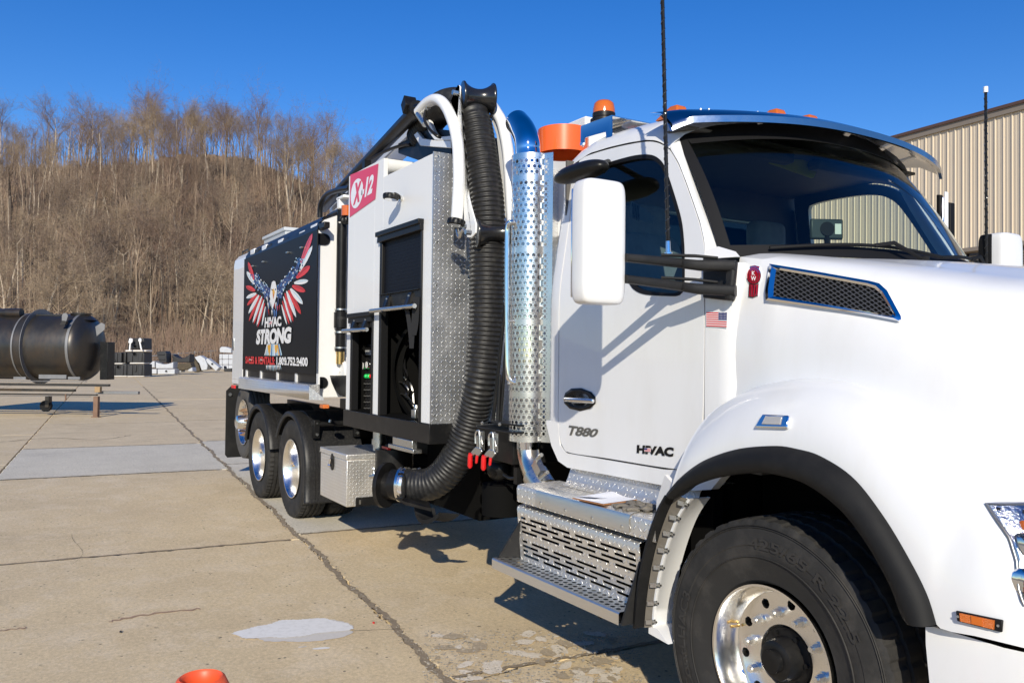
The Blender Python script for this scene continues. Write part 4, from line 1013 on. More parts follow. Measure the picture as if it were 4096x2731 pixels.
# look-down mirror over the door
mb = MB(); c = S(1334, 398, .10); d = (S(1393,380,.12)-S(1277,416,.10)); ln = d.length/2; d.normalize(); e = V((0,1,0)); e = (e-d*e.dot(d)).normalized(); n3 = d.cross(e)
if n3.z < 0: n3 = -n3
rows = []
for i in range(15):
    t = -1+2*i/14; r_ = math.sqrt(max(0, 1-abs(t)**2.6)); hmul = .6+.4*r_
    rows.append([c+d*ln*t+e*.075*r_*math.cos(a)+n3*(.055*r_*math.sin(a) if math.sin(a) > 0 else .04*r_*math.sin(a)) for a in [2*math.pi*k/20 for k in range(20)]])
mb.grid(rows, 0, True); ldm = mb.build('look_down_mirror', BLACKP, truck, ang=70)
mb = MB(); q0 = S(1380,378,.14); q1 = SS(1397,372,-.01); mb.tube([q0, q1], .016, 8); mb.build('mirror_bracket', BLACKT, ldm)
# antennas with a spiral winding, on both mirror arms
def antenna(base, top, tip=True):
    mb = MB(); d = top-base; mb.tube([base+d*.03, base+d*.99], .0085, 8); an = mb.build('antenna', BLACKP, truck)
    mb = MB(); dn = d.normalized(); e = dn.orthogonal().normalized(); b = dn.cross(e); L = d.length; n = int(L/.0075)
    mb.tube([base+d*(.06+.9*k/n)+(e*math.cos(k*.9)+b*math.sin(k*.9))*.0085 for k in range(n)], .0030, 4, False); mb.build('antenna_winding', M('antenna_wrap', (.03,.03,.03), .18, 0, .8), an)
    mb = MB(); mb.tube([base, base+d*.012, base+d*.014, base+d*.05], [.018,.018,.011,.010], 10); mb.build('antenna_base', CHROME, an)
    if tip: mb = MB(); mb.tube([base+d*.972, top], .0135, 10); mb.build('antenna_tip', PRINTW, an)
ab = S(1535, 588, .0); at_ = S(1521.5, -6, -.0); antenna(ab, ab+(at_-ab)*1.12)
# far mirror
fm_ = S(2300, 600, 2.62); mb = MB(); blockround(mb, (fm_.x, fm_.y, mc.z+.0), .085, hy_, hz_, .22, .42, 32, 22); zt_ = S(2300,538,2.62).z
mr2 = MB(); blockround(mr2, (fm_.x, fm_.y, zt_-hz_), .085, hy_, hz_, .22, .42, 36, 26)
mr2 = mr2.build('far_mirror', WHITE, truck, ang=80)
mb = MB(); blockround(mb, (fm_.x-.035, fm_.y-.004, zt_-hz_), .05, hy_*1.0, hz_*.995, .22, .3, 28, 18); mb.build('mirror_bezel', SEAL, mr2)
for z in (2.10, 1.98):
    mb = MB(); arm(mb, [V((fm_.x,fm_.y-hy_*.9,z)), V((-2.6,2.4,z-.02)), V((-2.5,2.27,z-.03))], .028,.024,.036,.04); mb.build('mirror_arm', BLACKT, mr2)
fb = S(2266, 600, 2.50); ft = S(2264, 200, 2.50); fb = fb-(ft-fb)*.15; antenna(fb, ft)
# open driver's door seen on edge
od = MB(); 
def pillar(u0, u1, v0, v1, y, th, mat, nm):
    mb = MB(); a = S(u0, v0, y); b = S(u1, v0, y); zb_ = 1.3
    mb.hexa([V((a.x,y,zb_)), V((b.x,y,zb_)), V((b.x,y+th,zb_)), V((a.x,y+th,zb_)), a, b, b+V((0,th,0)), a+V((0,th,0))]); return mb.build(nm, mat, truck, bevel=.006)
pillar(2150,2160,447,0,2.36,.03,SEAL,'open_door_seal'); pillar(2161,2166,452,0,2.38,.02,CHROME,'open_door_trim'); pillar(2167,2173,440,0,2.40,.03,WHITE,'open_door'); pillar(2173,2183,465,0,2.44,.05,SEAL,'open_door_lining')
# dash screen on a stalk behind the windshield
dc = S(1898, 527, 1.0); e = V((.45,.85,0)).normalized(); nn = V((.86,-.5,.1)).normalized()
mb = MB(); mb.obox(dc, e*.085, V((0,0,.052)), nn*.010); sd = mb.build('dash_screen', M('screen_housing', (.04,.05,.055), .4), truck, bevel=.012)
mb = MB(); mb.tube([dc+nn*.012, dc+nn*.014], .036, 20); mb.tube([dc+V((0,0,-.03)), dc+V((.03,-.02,-.13))], .014, 8); mb.build('screen_stalk', SEAL, sd)
mb = MB(); q = dc+nn*.012+e*.055; mb.obox(q, e*.016, V((0,0,.026)), nn*.001); mb.build('screen_label', PRINTW, sd)
# sun visor tag, sticker on the side window, seat wrap
mb = MB(); st = [SS(1449,461,.03), SS(1483,480,.03), SS(1502,497,.03), SS(1499,515,.03), SS(1470,506,.03), SS(1446,494,.03)]
mb.poly(st); wst = mb.build('window_sticker', M('sticker_back', (.10,.115,.115), .6), door)
mb = MB()
for r0 in range(4):
    a = SS(1452,466+r0*9,.026); b = SS(1468,473+r0*9,.026); d = (b-a)
    for k in range(14):
        if (k*7+r0*3) % 5 < 3: mb.obox(a+d*((k+.5)/14)+V((0,0,-.008)), d*(.35/14), V((0,.0006,0)), V((0,0,.010)))
mb.build('barcode', SEAL, wst)
mb = MB(); q = S(1820, 350, .95); tagm = mb.obox(S(1865,360,1.25)+V((-.12,0,-.02)), V((.03,.14,-.03)), V((.01,0,.0)), V((-.02,0,-.03))); mb.build('visor_tag', M('tag_yellow', (.42,.40,.03), .6), truck)
mb = MB(); mb.box((-3.06,.42,2.74),(-2.98,1.12,2.80)); mb.box((-3.06,1.30,2.74),(-2.98,2.0,2.80)); mb.build('sun_visor', INTER, truck, bevel=.02)
# ------------------------------------------------------------------ wheels
def tyre_profile(R, W, rb, grooves):
    h = W/2; p = [(h*.62, rb-.005), (-h*.62+0, rb-.005)]
    # outer (negative y) sidewall from bead to shoulder, tread, inner sidewall
    out = [(-h*.66, rb), (-h*.80, rb+.012), (-h*.84, rb+.018), (-h*.93, rb+(R-rb)*.33), (-h*.985, rb+(R-rb)*.50), (-h*.98, rb+(R-rb)*.58), (-h*.995, rb+(R-rb)*.60), (-h*.965, rb+(R-rb)*.80), (-h*.955, rb+(R-rb)*.83), (-h*.93, R-.025), (-h*.88, R-.006)]
    tread = []; n = len(grooves); last = -h*.86
    for g in grooves:
        tread += [(g*h-.012, R-.001), (g*h-.008, R-.014), (g*h+.008, R-.014), (g*h+.012, R-.001)]
    return out, tread, [(-a, r) for a, r in out[::-1]]
def make_tyre(R, W, rb, grooves, notch=40, seg=160, depth=.012):
    o, t, i = tyre_profile(R, W, rb, grooves); prof = o+t+i; no = len(o)
    def mod(q, k, r):
        if no-2 <= q < no+1 or len(prof)-no-1 <= q <= len(prof)-no+1:
            return r-(depth if (k*notch//seg) != ((k+1)*notch//seg) or (k*notch/seg) % 1 < .2 else 0)
        if no <= q < no+len(t): return r-(.004 if (k*notch/seg) % 1 < .2 else 0)
        return r
    mb = MB(); mb.lathe(prof, (0,0,0), (0,1,0), seg, 0, mod); return mb
def holes_ring(mb, y, r0, r1, n, rc, rh, mi=0, ph=0, bow=0, depth=.02):
    # flat annulus with n round holes
    sub = 12
    for k in range(n):
        a0 = 2*math.pi*(k-.5)/n+ph; a1 = 2*math.pi*(k+.5)/n+ph; ac = (a0+a1)/2
        outer = []
        for j in range(4): outer.append((r0, a0+(a1-a0)*j/4))
        for j in range(2): outer.append((r0+(r1-r0)*j/2, a1))
        for j in range(4): outer.append((r1, a1-(a1-a0)*j/4))
        for j in range(2): outer.append((r1-(r1-r0)*j/2, a0))
        oo = [V((r*math.cos(a), y, r*math.sin(a))) for r, a in outer]; hc = V((rc*math.cos(ac), y, rc*math.sin(ac)))
        hh = []
        for p in oo:
            d = (p-hc).normalized(); hh.append(hc+d*rh)
        m = len(oo); back = [p+V((0,depth,0)) for p in hh]
        mb.add(oo+hh+back, [(i,(i+1)%m,m+(i+1)%m,m+i) for i in range(m)]+[(m+i,m+(i+1)%m,2*m+(i+1)%m,2*m+i) for i in range(m)], mi)
def letters_on(mb, s, R, hgt, y, ang0, ang1, mi=0, flip=False):
    p, f = text_geo(s, off=.02)
    vs = []
    for a, b in p:
        t = ang0+(ang1-ang0)*a; r = R+hgt*(b-.5); vs.append(V((r*math.cos(t), y, r*math.sin(t))))
    mb.add(vs, f, mi)
# front steer wheel
FC = S(1771, 1519, .06); FC = V((FC.x, .02, FC.z)); FR = FC.z+.030
W_ = .405
fwheel = bpy.data.objects.new('front_wheel', make_tyre(FR, W_, .288, (-.45, 0, .45), 44, 352, .007).mesh('front_wheel', RUBBER, ang=32, uv=False)); place(fwheel, truck, loc=V((FC.x, FC.y+W_/2, FC.z))-V(truck.location))
h = W_/2
mb = MB(); yl = -h*.965-.002
for s_, r_, g_, a_, b_ in (('425/65 R 22.5', .452, .042, 100, 26), ('Conti HAC3', .452, .046, 212, 158)):
    mb = MB(); letters_on(mb, s_, r_, g_, -h*.99, R_(a_), R_(b_)); mb.build('tyre_lettering', RUBBERL, fwheel, loc=(0,-.004,0), flat=True)
for rr in (.40, .512, .52):
    mb = MB(); mb.lathe([(0,rr-.0025),(-.003,rr),(0,rr+.0025)], (0,-h*.985 if rr < .5 else -h*.962,0), (0,1,0), 96); mb.build('sidewall_ring', RUBBER, fwheel, loc=(0,0,0))
mb = MB(); mb.lathe([(-h*.70,.292),(-h*.82,.300),(-h*.90,.306),(-h*.90,.297),(-h*.82,.287),(-h*.55,.279),(-h*.42,.270),(-h*.38,.262)], (0,0,0), (0,1,0), 72)
holes_ring(mb, -h*.38, .132, .262, 10, .222, .021, ph=.2, depth=.05)
mb.lathe([(-h*.38,.132),(-h*.30,.120)], (0,0,0), (0,1,0), 72); rim = mb.build('rim', ALU, fwheel, loc=(0,0,0), ang=35); rim.scale = (.955,1,.955)
mb = MB(); mb.lathe([(0,0),(0,.27)], (0,-h*.38+.06,0), (0,1,0), 32); mb.build('brake_drum', DARK, fwheel, loc=(0,0,0))
for k in range(10):
    a = 2*math.pi*k/10+.52; q = V((.172*math.cos(a), -h*.38, .172*math.sin(a))); mb = MB(); mb.tube([q, q+V((0,-.008,0))], .021, 14); mb.tube([q+V((0,-.008,0)), q+V((0,-.036,0))], .0165, 6); mb.tube([q+V((0,-.036,0)), q+V((0,-.046,0))], .0105, 8); mb.build('lug_nut', ALUB, fwheel, loc=(0,0,0))
mb = MB(); mb.lathe([(.02,.116),(0,.116),(-.01,.112),(-.012,.084),(-.055,.080),(-.075,.074),(-.082,.06),(-.082,.045),(-.105,.043),(-.108,0)], (0,-h*.32,0), (0,1,0), 40)
for k in range(6): a = 2*math.pi*k/6; bolt(mb, (.098*math.cos(a), -h*.32-.012, .098*math.sin(a)), (0,-1,0), .010)
mb.build('hub_cap', BLACKP, fwheel, loc=(0,0,0), ang=40)
mb = MB(); q = V((-.235,-h*.42,.06)); mb.tube([q, q+V((-.01,-.04,0))], .006, 8); mb.build('valve_stem', BRASS, fwheel, loc=(0,0,0))
# drive axle duals with deep bright bowls
TR = .512; TW = .275
def drive_wheel(nm='drive_wheel'):
    o = bpy.data.objects.new(nm, make_tyre(TR, TW, .292, (-.5,-.17,.17,.5), 60, 180, .010).mesh(nm, RUBBER, ang=32, uv=False))
    return o
def bowl(par, inner=True):
    hh = TW/2; mb = MB()
    mb.lathe([(-hh*.66,.288),(-hh*.84,.299),(-hh*.95,.304),(-hh*.95,.296),(-hh*.84,.284),(-hh*.2,.272),(.02,.262),(.07,.255),(.10,.25)], (0,0,0), (0,1,0), 64)
    holes_ring(mb, .10, .145, .25, 10, .215, .022, depth=.03); mb.lathe([(.10,.145),(.02,.140),(.015,0)], (0,0,0), (0,1,0), 48)
    rim = mb.build('rim', ALU, par, loc=(0,0,0), ang=35)
    for k in range(10):
        a = 2*math.pi*k/10; q = V((.168*math.cos(a), .10, .168*math.sin(a))); mb = MB(); mb.tube([q, q+V((0,-.03,0))], .017, 6); mb.build('lug_nut', ALUB, par, loc=(0,0,0))
    mb = MB(); q = V((-.20,-.03,.0)); mb.tube([q, q+V((0,-.03,0))], .006, 8); mb.build('valve_stem', BRASS, par, loc=(0,0,0))
D1 = S(665, 1075, .0); D2 = S(592, 1046, .0)
D1 = V((D1.x+.02, TW/2+.0, TR-.012)); D2 = V((D2.x, TW/2, TR-.012))
w1 = drive_wheel(); place(w1, truck, loc=D1-V(truck.location)); bowl(w1)
def copyw(src, loc):
    c = copy_tree(src, truck, V(loc)-V(truck.location)); return c
copyw(w1, D2)
for d in (D1, D2):
    for yy in (TW/2+.335, 2*YC-TW/2-.335, 2*YC-TW/2):
        o = bpy.data.objects.new('inner_dual_tyre', w1.data); place(o, truck, loc=V((d.x, yy, d.z))-V(truck.location)); 
# far front wheel (plain)
o = bpy.data.objects.new('far_front_tyre', fwheel.data); place(o, truck, loc=V((FC.x, 2*YC-FC.y-W_/2, FC.z))-V(truck.location))
# lifted tag axle wheel
TG = S(552, 977, .09); TG = V((TG.x+.06, .10+TW/2, .79)); w3 = bpy.data.objects.new('tag_wheel', make_tyre(.485, TW, .285, (-.5,-.17,.17,.5), 60, 120, .008).mesh('tag_wheel', M('worn_rubber', (.075,.07,.065), .8, var=.3, vscale=12, bump=.15, bscale=200), ang=32, uv=False)); place(w3, truck, loc=TG-V(truck.location))
hh = TW/2; mb = MB(); mb.lathe([(-hh*.66,.280),(-hh*.9,.292),(-hh*.95,.297),(-hh*.95,.288),(-hh*.8,.277),(-hh*.62,.265)], (0,0,0), (0,1,0), 56); holes_ring(mb, -hh*.62, .13, .265, 10, .218, .024, depth=.04); mb.lathe([(-hh*.62,.13),(-hh*.5,.12)], (0,0,0), (0,1,0), 40); mb.build('rim', ALU, w3, loc=(0,0,0), ang=35)
mb = MB(); mb.lathe([(-hh*.5,.122),(-hh*.95,.10),(-hh*1.5,.088),(-hh*1.62,.06),(-hh*1.62,0)], (0,0,0), (0,1,0), 32); mb.build('hub_cap', ALU, w3, loc=(0,0,0))
RSTN = M('rusty_nut', (.30,.19,.12), .6, .6)
for k in range(10):
    a = 2*math.pi*k/10+.2; q = V((.168*math.cos(a), -hh*.62, .168*math.sin(a))); mb = MB(); mb.tube([q, q+V((0,-.045,0))], .019, 6); mb.tube([q+V((0,-.045,0)), q+V((0,-.07,0))], .011, 6); mb.build('lug_nut', RSTN, w3, loc=(0,0,0))

# ------------------------------------------------------------------ chassis
mb = MB(); mb.box((-11.5,.80,.78),(-1.2,.87,1.06)); mb.build('frame_rail', BLACKP, truck)
mb = MB(); mb.box((-11.5,1.57,.78),(-1.2,1.64,1.06)); mb.build('frame_rail', BLACKP, truck)
mb = MB(); mb.box((-5.0,.60,.62),(-4.1,1.9,1.1)); mb.box((-3.9,.3,.45),(-2.9,2.15,1.05)); mb.tube([(-8.6,YC,.6),(-4,YC,.66)], .07, 10); mb.box((-7.4,.5,.95),(-5.1,1.95,1.16)); mb.box((-6.5,.62,.42),(-5.55,1.3,1.0))
for d in (D1, D2): mb.tube([(d.x,.3,.5),(d.x,2.1,.5)], .12, 12); mb.sphere((d.x,YC,.52), .22, 14)
mb.build('underbody', DARK, truck); mb = MB(); mb.tube([(TG.x,.3,.75),(TG.x,2.1,.75)], .08, 10); mb.build('tag_axle', DARK, truck)
mb = MB(); mb.box((-5.35,.55,.95),(-5.05,.7,1.12)); mb.build('red_component', REDG, truck)
# black plastic mudguards over the drive wheels
GUARD = M('mudguard_plastic', (.013,.013,.014), .45, spec=.3, var=.15, vscale=6, dirt=(.10,.095,.085), dscale=60, damt=.35)
def guard(c, a0, a1, nm, low=0):
    mb = MB(); rows = []
    for i in range(33):
        a = R_(a0+(a1-a0)*i/32); r = TR+.085; ca, sa = math.cos(a), math.sin(a)
        ex = 0
        sec = [(r-.055,-.005),(r-.05,-.02),(r-.015,-.025),(r+.002,-.01),(r+.006,.03),(r+.006,.08),(r-.004,.085),(r-.004,.11),(r+.006,.115),(r+.006,.30),(r-.004,.305),(r-.004,.33),(r+.006,.335),(r+.006,.58)]
        rows.append([V((c.x+rr*ca, y, c.z+rr*sa)) for rr, y in sec])
    mb.grid(rows); 
    if low:
        last = rows[0]; nx = [p+V((.0,0,-low)) for p in last]; mb.grid([last, nx]); mb.grid([nx, [p+V((.012,-.004,-.02)) for p in nx], [p+V((0,0,-.035)) for p in nx]])
    return mb.build(nm, GUARD, truck, ang=50)
guard(V((D1.x,0,D1.z)), -4, 150, 'mudguard', .20); guard(V((D2.x,0,D2.z)), 12, 168, 'mudguard')
mb = MB(); q0 = S(745, 990, .10); mb.tube([V((D1.x+.52,.06,1.0)), V((D1.x+.53,.75,1.0))], .028, 10)
for y in (.10, .52): mb.box((D1.x+.50,y-.03,.86),(D1.x+.56,y+.03,1.04))
gb = mb.build('mudguard_bar', BLACKP, truck, bevel=.004)
mb = MB()
for y in (.10,.52): bolt(mb, (D1.x+.562,y,.90), (1,0,0), .016); bolt(mb, (D1.x+.562,y,1.01), (1,0,0), .010)
bolt(mb, S(796-37,967,.02), (.3,-1,.2), .014)
mb.build('mudguard_bolt', STEEL, gb)
# mudflap behind the tag wheel
mb = MB(); fx = TG.x-.62; mb.prism([(fx,.02,1.18),(fx,.02,.30),(fx,.05,.26),(fx,.62,.26),(fx,.62,1.2),(fx,.10,1.26)], (-.012,0,0)); mf = mb.build('mudflap', FLARE, truck)
mb = MB(); bolt(mb, (fx+.002,.07,1.13), (1,0,0), .025); mb.build('flap_bolt', STEEL, mf)

# ------------------------------------------------------------------ tank body
x0b, x1b = S(533,880,.0).x, S(733,700,.02).x      # rear and front of the body
zt_b = 2.93; BX0 = x0b
mb = MB()
prof = [(.03,1.28),(.0,1.30),(.0,2.86),(.012,2.93),(.06,2.99),(.22,3.06),(.55,3.10),(YC,3.12)]
sec = prof+[(2*YC-y, z) for y, z in prof[::-1][1:]]
for (xa, xb) in ((BX0, x1b),):
    mb.grid([[V((x, y, z)) for y, z in sec] for x in (xa, xa+.4, xb-.2, xb)])
    mb.add([V((xb, y, z)) for y, z in sec], [tuple(range(len(sec)))]); mb.add([V((xa, y, z)) for y, z in sec], [tuple(range(len(sec)))])
body = mb.build('tank_body', WHITE, truck, ang=25)
def SY(u, v): return S(u, v, -.012)
# black side skin with lug ears wrapping on to the white front
mb = MB(); xr = S(562,720,0).x; xf = x1b+.006
sk = [V((xr,0,1.40)), V((xf,0,1.40)), V((xf,0,2.93)), V((xr,0,2.90))]
mb.hexa([V((xr,-.008,1.40)), V((xf,-.008,1.40)), V((xf,.0,1.40)), V((xr,.0,1.40)), V((xr,-.008,2.86)), V((xf,-.008,2.90)), V((xf,.0,2.90)), V((xr,.0,2.86))])
mb.grid([[V((xr,-.008,2.86)), V((xf,-.008,2.90))], [V((xr,.004,2.93)), V((xf,.004,2.955))], [V((xr,.05,3.0)), V((xf,.05,3.02))], [V((xr,.22,3.075)), V((xf,.22,3.085))]])
skin = mb.build('side_skin', BLACKP, truck, ang=60)
for z in (2.80, 1.42):
    mb = MB(); mb.prism([V((x1b+.003,-.006,z-.055)), V((x1b+.003,.06,z-.055))]+[V((x1b+.003,.06+.055*math.sin(a), z-.055*math.cos(a))) for a in [math.pi*k/10 for k in range(1,10)]]+[V((x1b+.003,.06,z+.055)), V((x1b+.003,-.006,z+.055))], (.012,0,0)); mb.build('skin_ear', BLACKP, skin)
# printed panel standing proud of the skin
pc = [S(555.5,846,-.03), S(722,862,-.03), S(732,524,-.03), S(563,596,-.03)]
zT = (pc[2].z+pc[3].z)/2; zB = (pc[0].z+pc[1].z)/2; xa = (pc[0].x+pc[3].x)/2; xb = (pc[1].x+pc[2].x)/2
mb = MB(); mb.box((xa,-.032,zB),(xb,-.020,zT)); panel = mb.build('printed_panel', M('panel_black', (.006,.006,.0065), .4, spec=.18, var=.15, vscale=2), truck, bevel=.002)
for k in range(5):
    x = xa+(xb-xa)*(.04+.24*k)
    if k < 4 or True: mb = MB(); mb.box((x,-.02,1.405),(x+.06,-.006,zB+.01)); mb.build('panel_stud_rail', WHITE, skin)
# artwork: spread eagle in flag colours
def E_(x, y, off=0.0): return S(505.3+x*.2563, 516.8+y*.2563, -.0335-off)
art = MB(); AR = random.Random(5)
def feather(rx, ry, tx, ty, w_, mi, mi2, off):
    d = V((tx-rx, ty-ry)); n = V((-d.y, d.x)).normalized(); pts = []
    shp = [(0,.35),(.2,.75),(.45,1),(.7,.92),(.88,.6),(1,0)]
    L = [V((rx,ry))+d*t+n*(w_*s) for t, s in shp]; R2 = [V((rx,ry))+d*t-n*(w_*s*.9) for t, s in shp[:-1]]
    pl = L+R2[::-1]; art.add([E_(p.x, p.y, off) for p in pl], [tuple(range(len(pl)))], mi)
    pl = [V((rx,ry))+d*.05, V((rx,ry))+d*.4-n*w_*.55, V((rx,ry))+d*.75-n*w_*.6, V((tx,ty)), V((rx,ry))+d*.6-n*w_*.1]
    art.add([E_(p.x, p.y, off+.0004) for p in pl], [tuple(range(len(pl)))], mi2)
RW = [(725,340,828,75,26,0),(712,415,828,185,24,1),(685,475,806,365,34,0),(665,520,792,498,28,1),(648,545,766,595,32,0),(632,570,742,710,30,1),(615,585,726,800,26,0),(597,592,682,828,20,1),(582,610,657,868,18,0),(568,640,640,875,13,1),(560,680,622,892,12,0),(552,715,600,895,10,1)]
LW = [(303,490,252,330,20,0),(308,530,240,415,24,1),(314,590,232,548,26,0),(325,612,235,655,22,1),(335,622,242,722,20,0),(348,628,255,795,18,1),(362,632,258,865,16,0),(375,640,292,878,14,1),(385,655,302,890,13,0),(395,670,328,905,12,1),(402,700,336,918,11,0),(407,730,375,905,9,1)]
for i, (a, b, c, d, w_, k) in enumerate(RW[::-1]+LW[::-1]): feather(a, b, c, d, w_*.82, 0 if k == 0 else 4, 1 if k == 0 else 2, .0005+i*.00012)
def arm_scales(P, wid, n):
    Q = smooth_path([V((x, y, 0)) for x, y in P], 8)
    for i in range(n):
        f = AR.random(); j = min(len(Q)-2, int(f*(len(Q)-1))); q = Q[j]; d = (Q[j+1]-Q[j]).normalized(); nn = V((-d.y, d.x, 0)); ww = wid*(.35+.65*math.sin(math.pi*min(1,.25+f*.6)))
        c = q+nn*AR.uniform(-1,1)*ww; L = AR.uniform(12,22); dd = (d*.5+V((0,1,0))*.7).normalized() if True else d; n2 = V((-dd.y, dd.x, 0))
        mi = AR.choice([3,3,3,2,5,5,4]); off = .0025+i*.00001
        art.add([E_(p.x, p.y, off) for p in (c-dd*L*.5, c+n2*L*.28, c+dd*L*.6, c-n2*L*.28)], [(0,1,2,3)], mi)
for P, wid in (([(718,300),(690,385),(640,460),(580,510),(535,580),(520,650)], 42), ([(310,440),(330,520),(375,550),(420,590),(440,650)], 48)):
    Q = smooth_path([V((x, y, 0)) for x, y in P], 6); L_ = []; R2 = []
    for i, q in enumerate(Q):
        f = i/(len(Q)-1); d = (Q[min(i+1,len(Q)-1)]-Q[max(i-1,0)]).normalized(); nn = V((-d.y, d.x, 0)); ww = wid*(.25+.9*f)
        L_.append(E_((q+nn*ww*.8).x, (q+nn*ww*.8).y, .0022)); R2.append(E_((q-nn*ww*.8).x, (q-nn*ww*.8).y, .0022))
    art.grid([L_, R2], 5); arm_scales(P, wid, 170)
# body streaks, neck, head, beak
for k in range(26):
    x = 478+AR.uniform(-62,62); y = 640+AR.uniform(0,110)+(62-abs(x-478))*.9; L = AR.uniform(40,90); mi = AR.choice([3,5,2,4,1,3]); art.add([E_(x-5,y,.005+k*1e-5), E_(x,y-12,.005+k*1e-5), E_(x+5,y,.005+k*1e-5), E_(x+(478-x)*.15,y+L,.005+k*1e-5)], [(0,1,2,3)], mi)
def blobp(pts, mi, off): art.add([E_(x, y, off) for x, y in pts], [tuple(range(len(pts)))], mi)
blobp([(455,560),(446,640),(455,690),(470,757),(488,700),(505,640),(510,590),(505,545),(495,505),(480,500),(465,512)], 4, .0056)
blobp([(468,580),(476,668),(484,640),(492,600),(480,570)], 6, .006); blobp([(472,600),(478,668),(482,630)], 1, .0062)
blobp([(462,570),(472,580),(470,590),(460,582)], 7, .006); blobp([(492,572),(500,568),(501,580),(493,588)], 7, .006)
for k in range(16):
    x = 400+k*10; art.add([E_(x-3+(478-x)*.3,1065,.003), E_(x+4+(478-x)*.3,1065,.003), E_(x+6,1172-abs(x-478)*.15,.003), E_(x-4,1172,.003)], [(0,1,2,3)], AR.choice([2,4,3,2,6]))
for k in range(11):
    x = 418+k*12; art.add([E_(x-5,1256,.003), E_(x+5,1256,.003), E_(x+4+(x-480)*.12,1312-abs(k-5)*3,.003)], [(0,1,2)], AR.choice([2,4,2]))
blobp([(425,1075),(455,1072),(452,1140),(435,1148),(428,1110)], 6, .0034); blobp([(490,1072),(518,1075),(512,1135),(498,1150),(490,1110)], 6, .0034)
def etext(s, bl_, br_, tr_, tl_, mi, **k): put_text(art, s, quadmap(E_(*bl_,.007), E_(*br_,.007), E_(*tr_,.007), E_(*tl_,.007)), mi, **k)
etext('HIVAC', (398,922),(550,905),(548,815),(404,828), 4, off=.05)
q = [(438,888),(466,886),(466,858),(438,860)]; blobp(q, 4, .0078); blobp([(440,886),(464,884),(464,878),(440,880)], 0, .0082); blobp([(440,874),(464,872),(464,866),(440,868)], 0, .0082); blobp([(440,876),(452,875),(452,860),(440,861)], 5, .0086)
etext('STRONG', (322,1072),(636,1060),(640,908),(330,938), 4, off=.06, shear=.06, sp=.93)
etext('SALES & RENTALS:', (228,1240),(490,1254),(490,1180),(228,1175), 0, off=.04); etext('1.800.752.2400', (506,1254),(786,1268),(786,1184),(506,1180), 4, off=.04)
art.build('panel_artwork', [PRINTR, PRINTR2, PRINTC, PRINTB, PRINTW, PRINTB2, PRINTY, PRINTK], panel, flat=True, uv=False)
mb = MB()
for x, y in ((302,368),(395,330),(615,247),(740,202),(278,1208),(378,1210),(585,1222),(705,1228)):
    p = E_(x, y, .002); mb = MB(); mb.obox(p+V((0,-.012,0)), V((.028,0,0)), V((0,.012,0)), V((0,0,.006))); mb.sphere(p+V((0,-.012,0)), .012, 8); mb.build('panel_clip', STEEL, panel)
# rear white door strip details
mb = MB(); rx = S(545,720,-.0).x; mb.box((x0b+.02,-.006,1.36),(S(560,720,0).x,-.0,2.80)); sd_ = mb.build('rear_side_door', WHITE, truck, bevel=.003)
mb = MB(); p = S(535,790,-.01); mb.box((p.x-.05,-.014,p.z-.08),(p.x+.06,-.005,p.z+.08)); mb.build('side_door_latch', STEEL, sd_, bevel=.004)
mb = MB(); p = S(535,884,-.01); mb.box((p.x-.05,-.02,p.z-.04),(p.x+.12,.0,p.z)); mb.build('side_reflector', PRINTR, truck)
# diamond-plate rub rail under the panel
tl_, tr_ = S(548,866,-.10), S(710,884,-.10); bl2, br2 = S(548,889,-.10), S(711,921,-.10)
zt2, zb2 = (tl_.z+tr_.z)/2, (bl2.z+br2.z)/2
mb = MB(); mb.prism([(tl_.x,-.10,zb2),(tl_.x,-.10,zt2-.01),(tl_.x,-.09,zt2),(tl_.x,.0,zt2+.01),(tl_.x,.0,zb2)], (tr_.x-tl_.x,0,0)); e_ = tr_.x
mb.prism([(e_,-.10,zb2),(e_,-.10,zt2-.01),(e_,-.09,zt2),(e_,.0,zt2+.01),(e_,.0,zb2)], (.004,0,0))
mb.add([(e_+.004,-.10,zb2),(e_+.004,-.10,zt2-.01),(e_+.13,-.0,zb2+.02),(e_+.13,.0,zb2)], [(0,1,2,3)])
mb.build('rub_rail', DPLATE3, truck, ang=20)
mb = MB(); p = S(757-33,928,-.02); mb.obox(S(745,940,.0)+V((-.0,0,.03)), V((.05,0,0)), V((0,.03,0)), V((0,0,.018))); mb.build('amber_side_lamp', AMBER2, truck, bevel=.004)
# top of body: hinge blocks and hatch box
for u, v in ((585,575),(612,566),(650,553),(700,535),(727,520)):
    p = S(u, v+4, .03); mb = MB(); mb.obox(p, V((.10,0,0)), V((0,.03,0)), V((0,0,.035))); mb.build('hinge_block', WHITE, body, bevel=.008)
    mb = MB(); mb.obox(p+V((.22,0,-.01)), V((.10,0,0)), V((0,.03,0)), V((0,0,.03))); mb.build('hinge_pad', BLACKP, body, bevel=.008)
a, b = S(606,556,.45), S(655,548,.45); mb = MB(); mb.box((a.x,.45,3.0),(b.x,1.0,S(606,547,.45).z)); hb = mb.build('hatch_box', M('grey_box', (.42,.44,.45), .5), body, bevel=.01)
mb = MB(); zt3 = S(606,547,.45).z; mb.box((a.x-.02,.43,zt3-.03),(b.x+.02,1.02,zt3+.015)); mb.build('hatch_lid', M('grey_lid', (.50,.52,.53), .45), hb, bevel=.008)
p = S(564,586,.10); mb = MB(); mb.box((p.x-.12,.08,p.z-.08),(p.x+.12,.2,p.z)); ob = mb.build('rear_beacon', ORANGE, body, bevel=.02)
mb = MB(); mb.tube([p+V((-.16,0,-.1)), p+V((-.16,0,.06)), p+V((.16,0,.06)), p+V((.16,0,-.1))], .012, 6); mb.build('beacon_guard', BLACKP, ob)
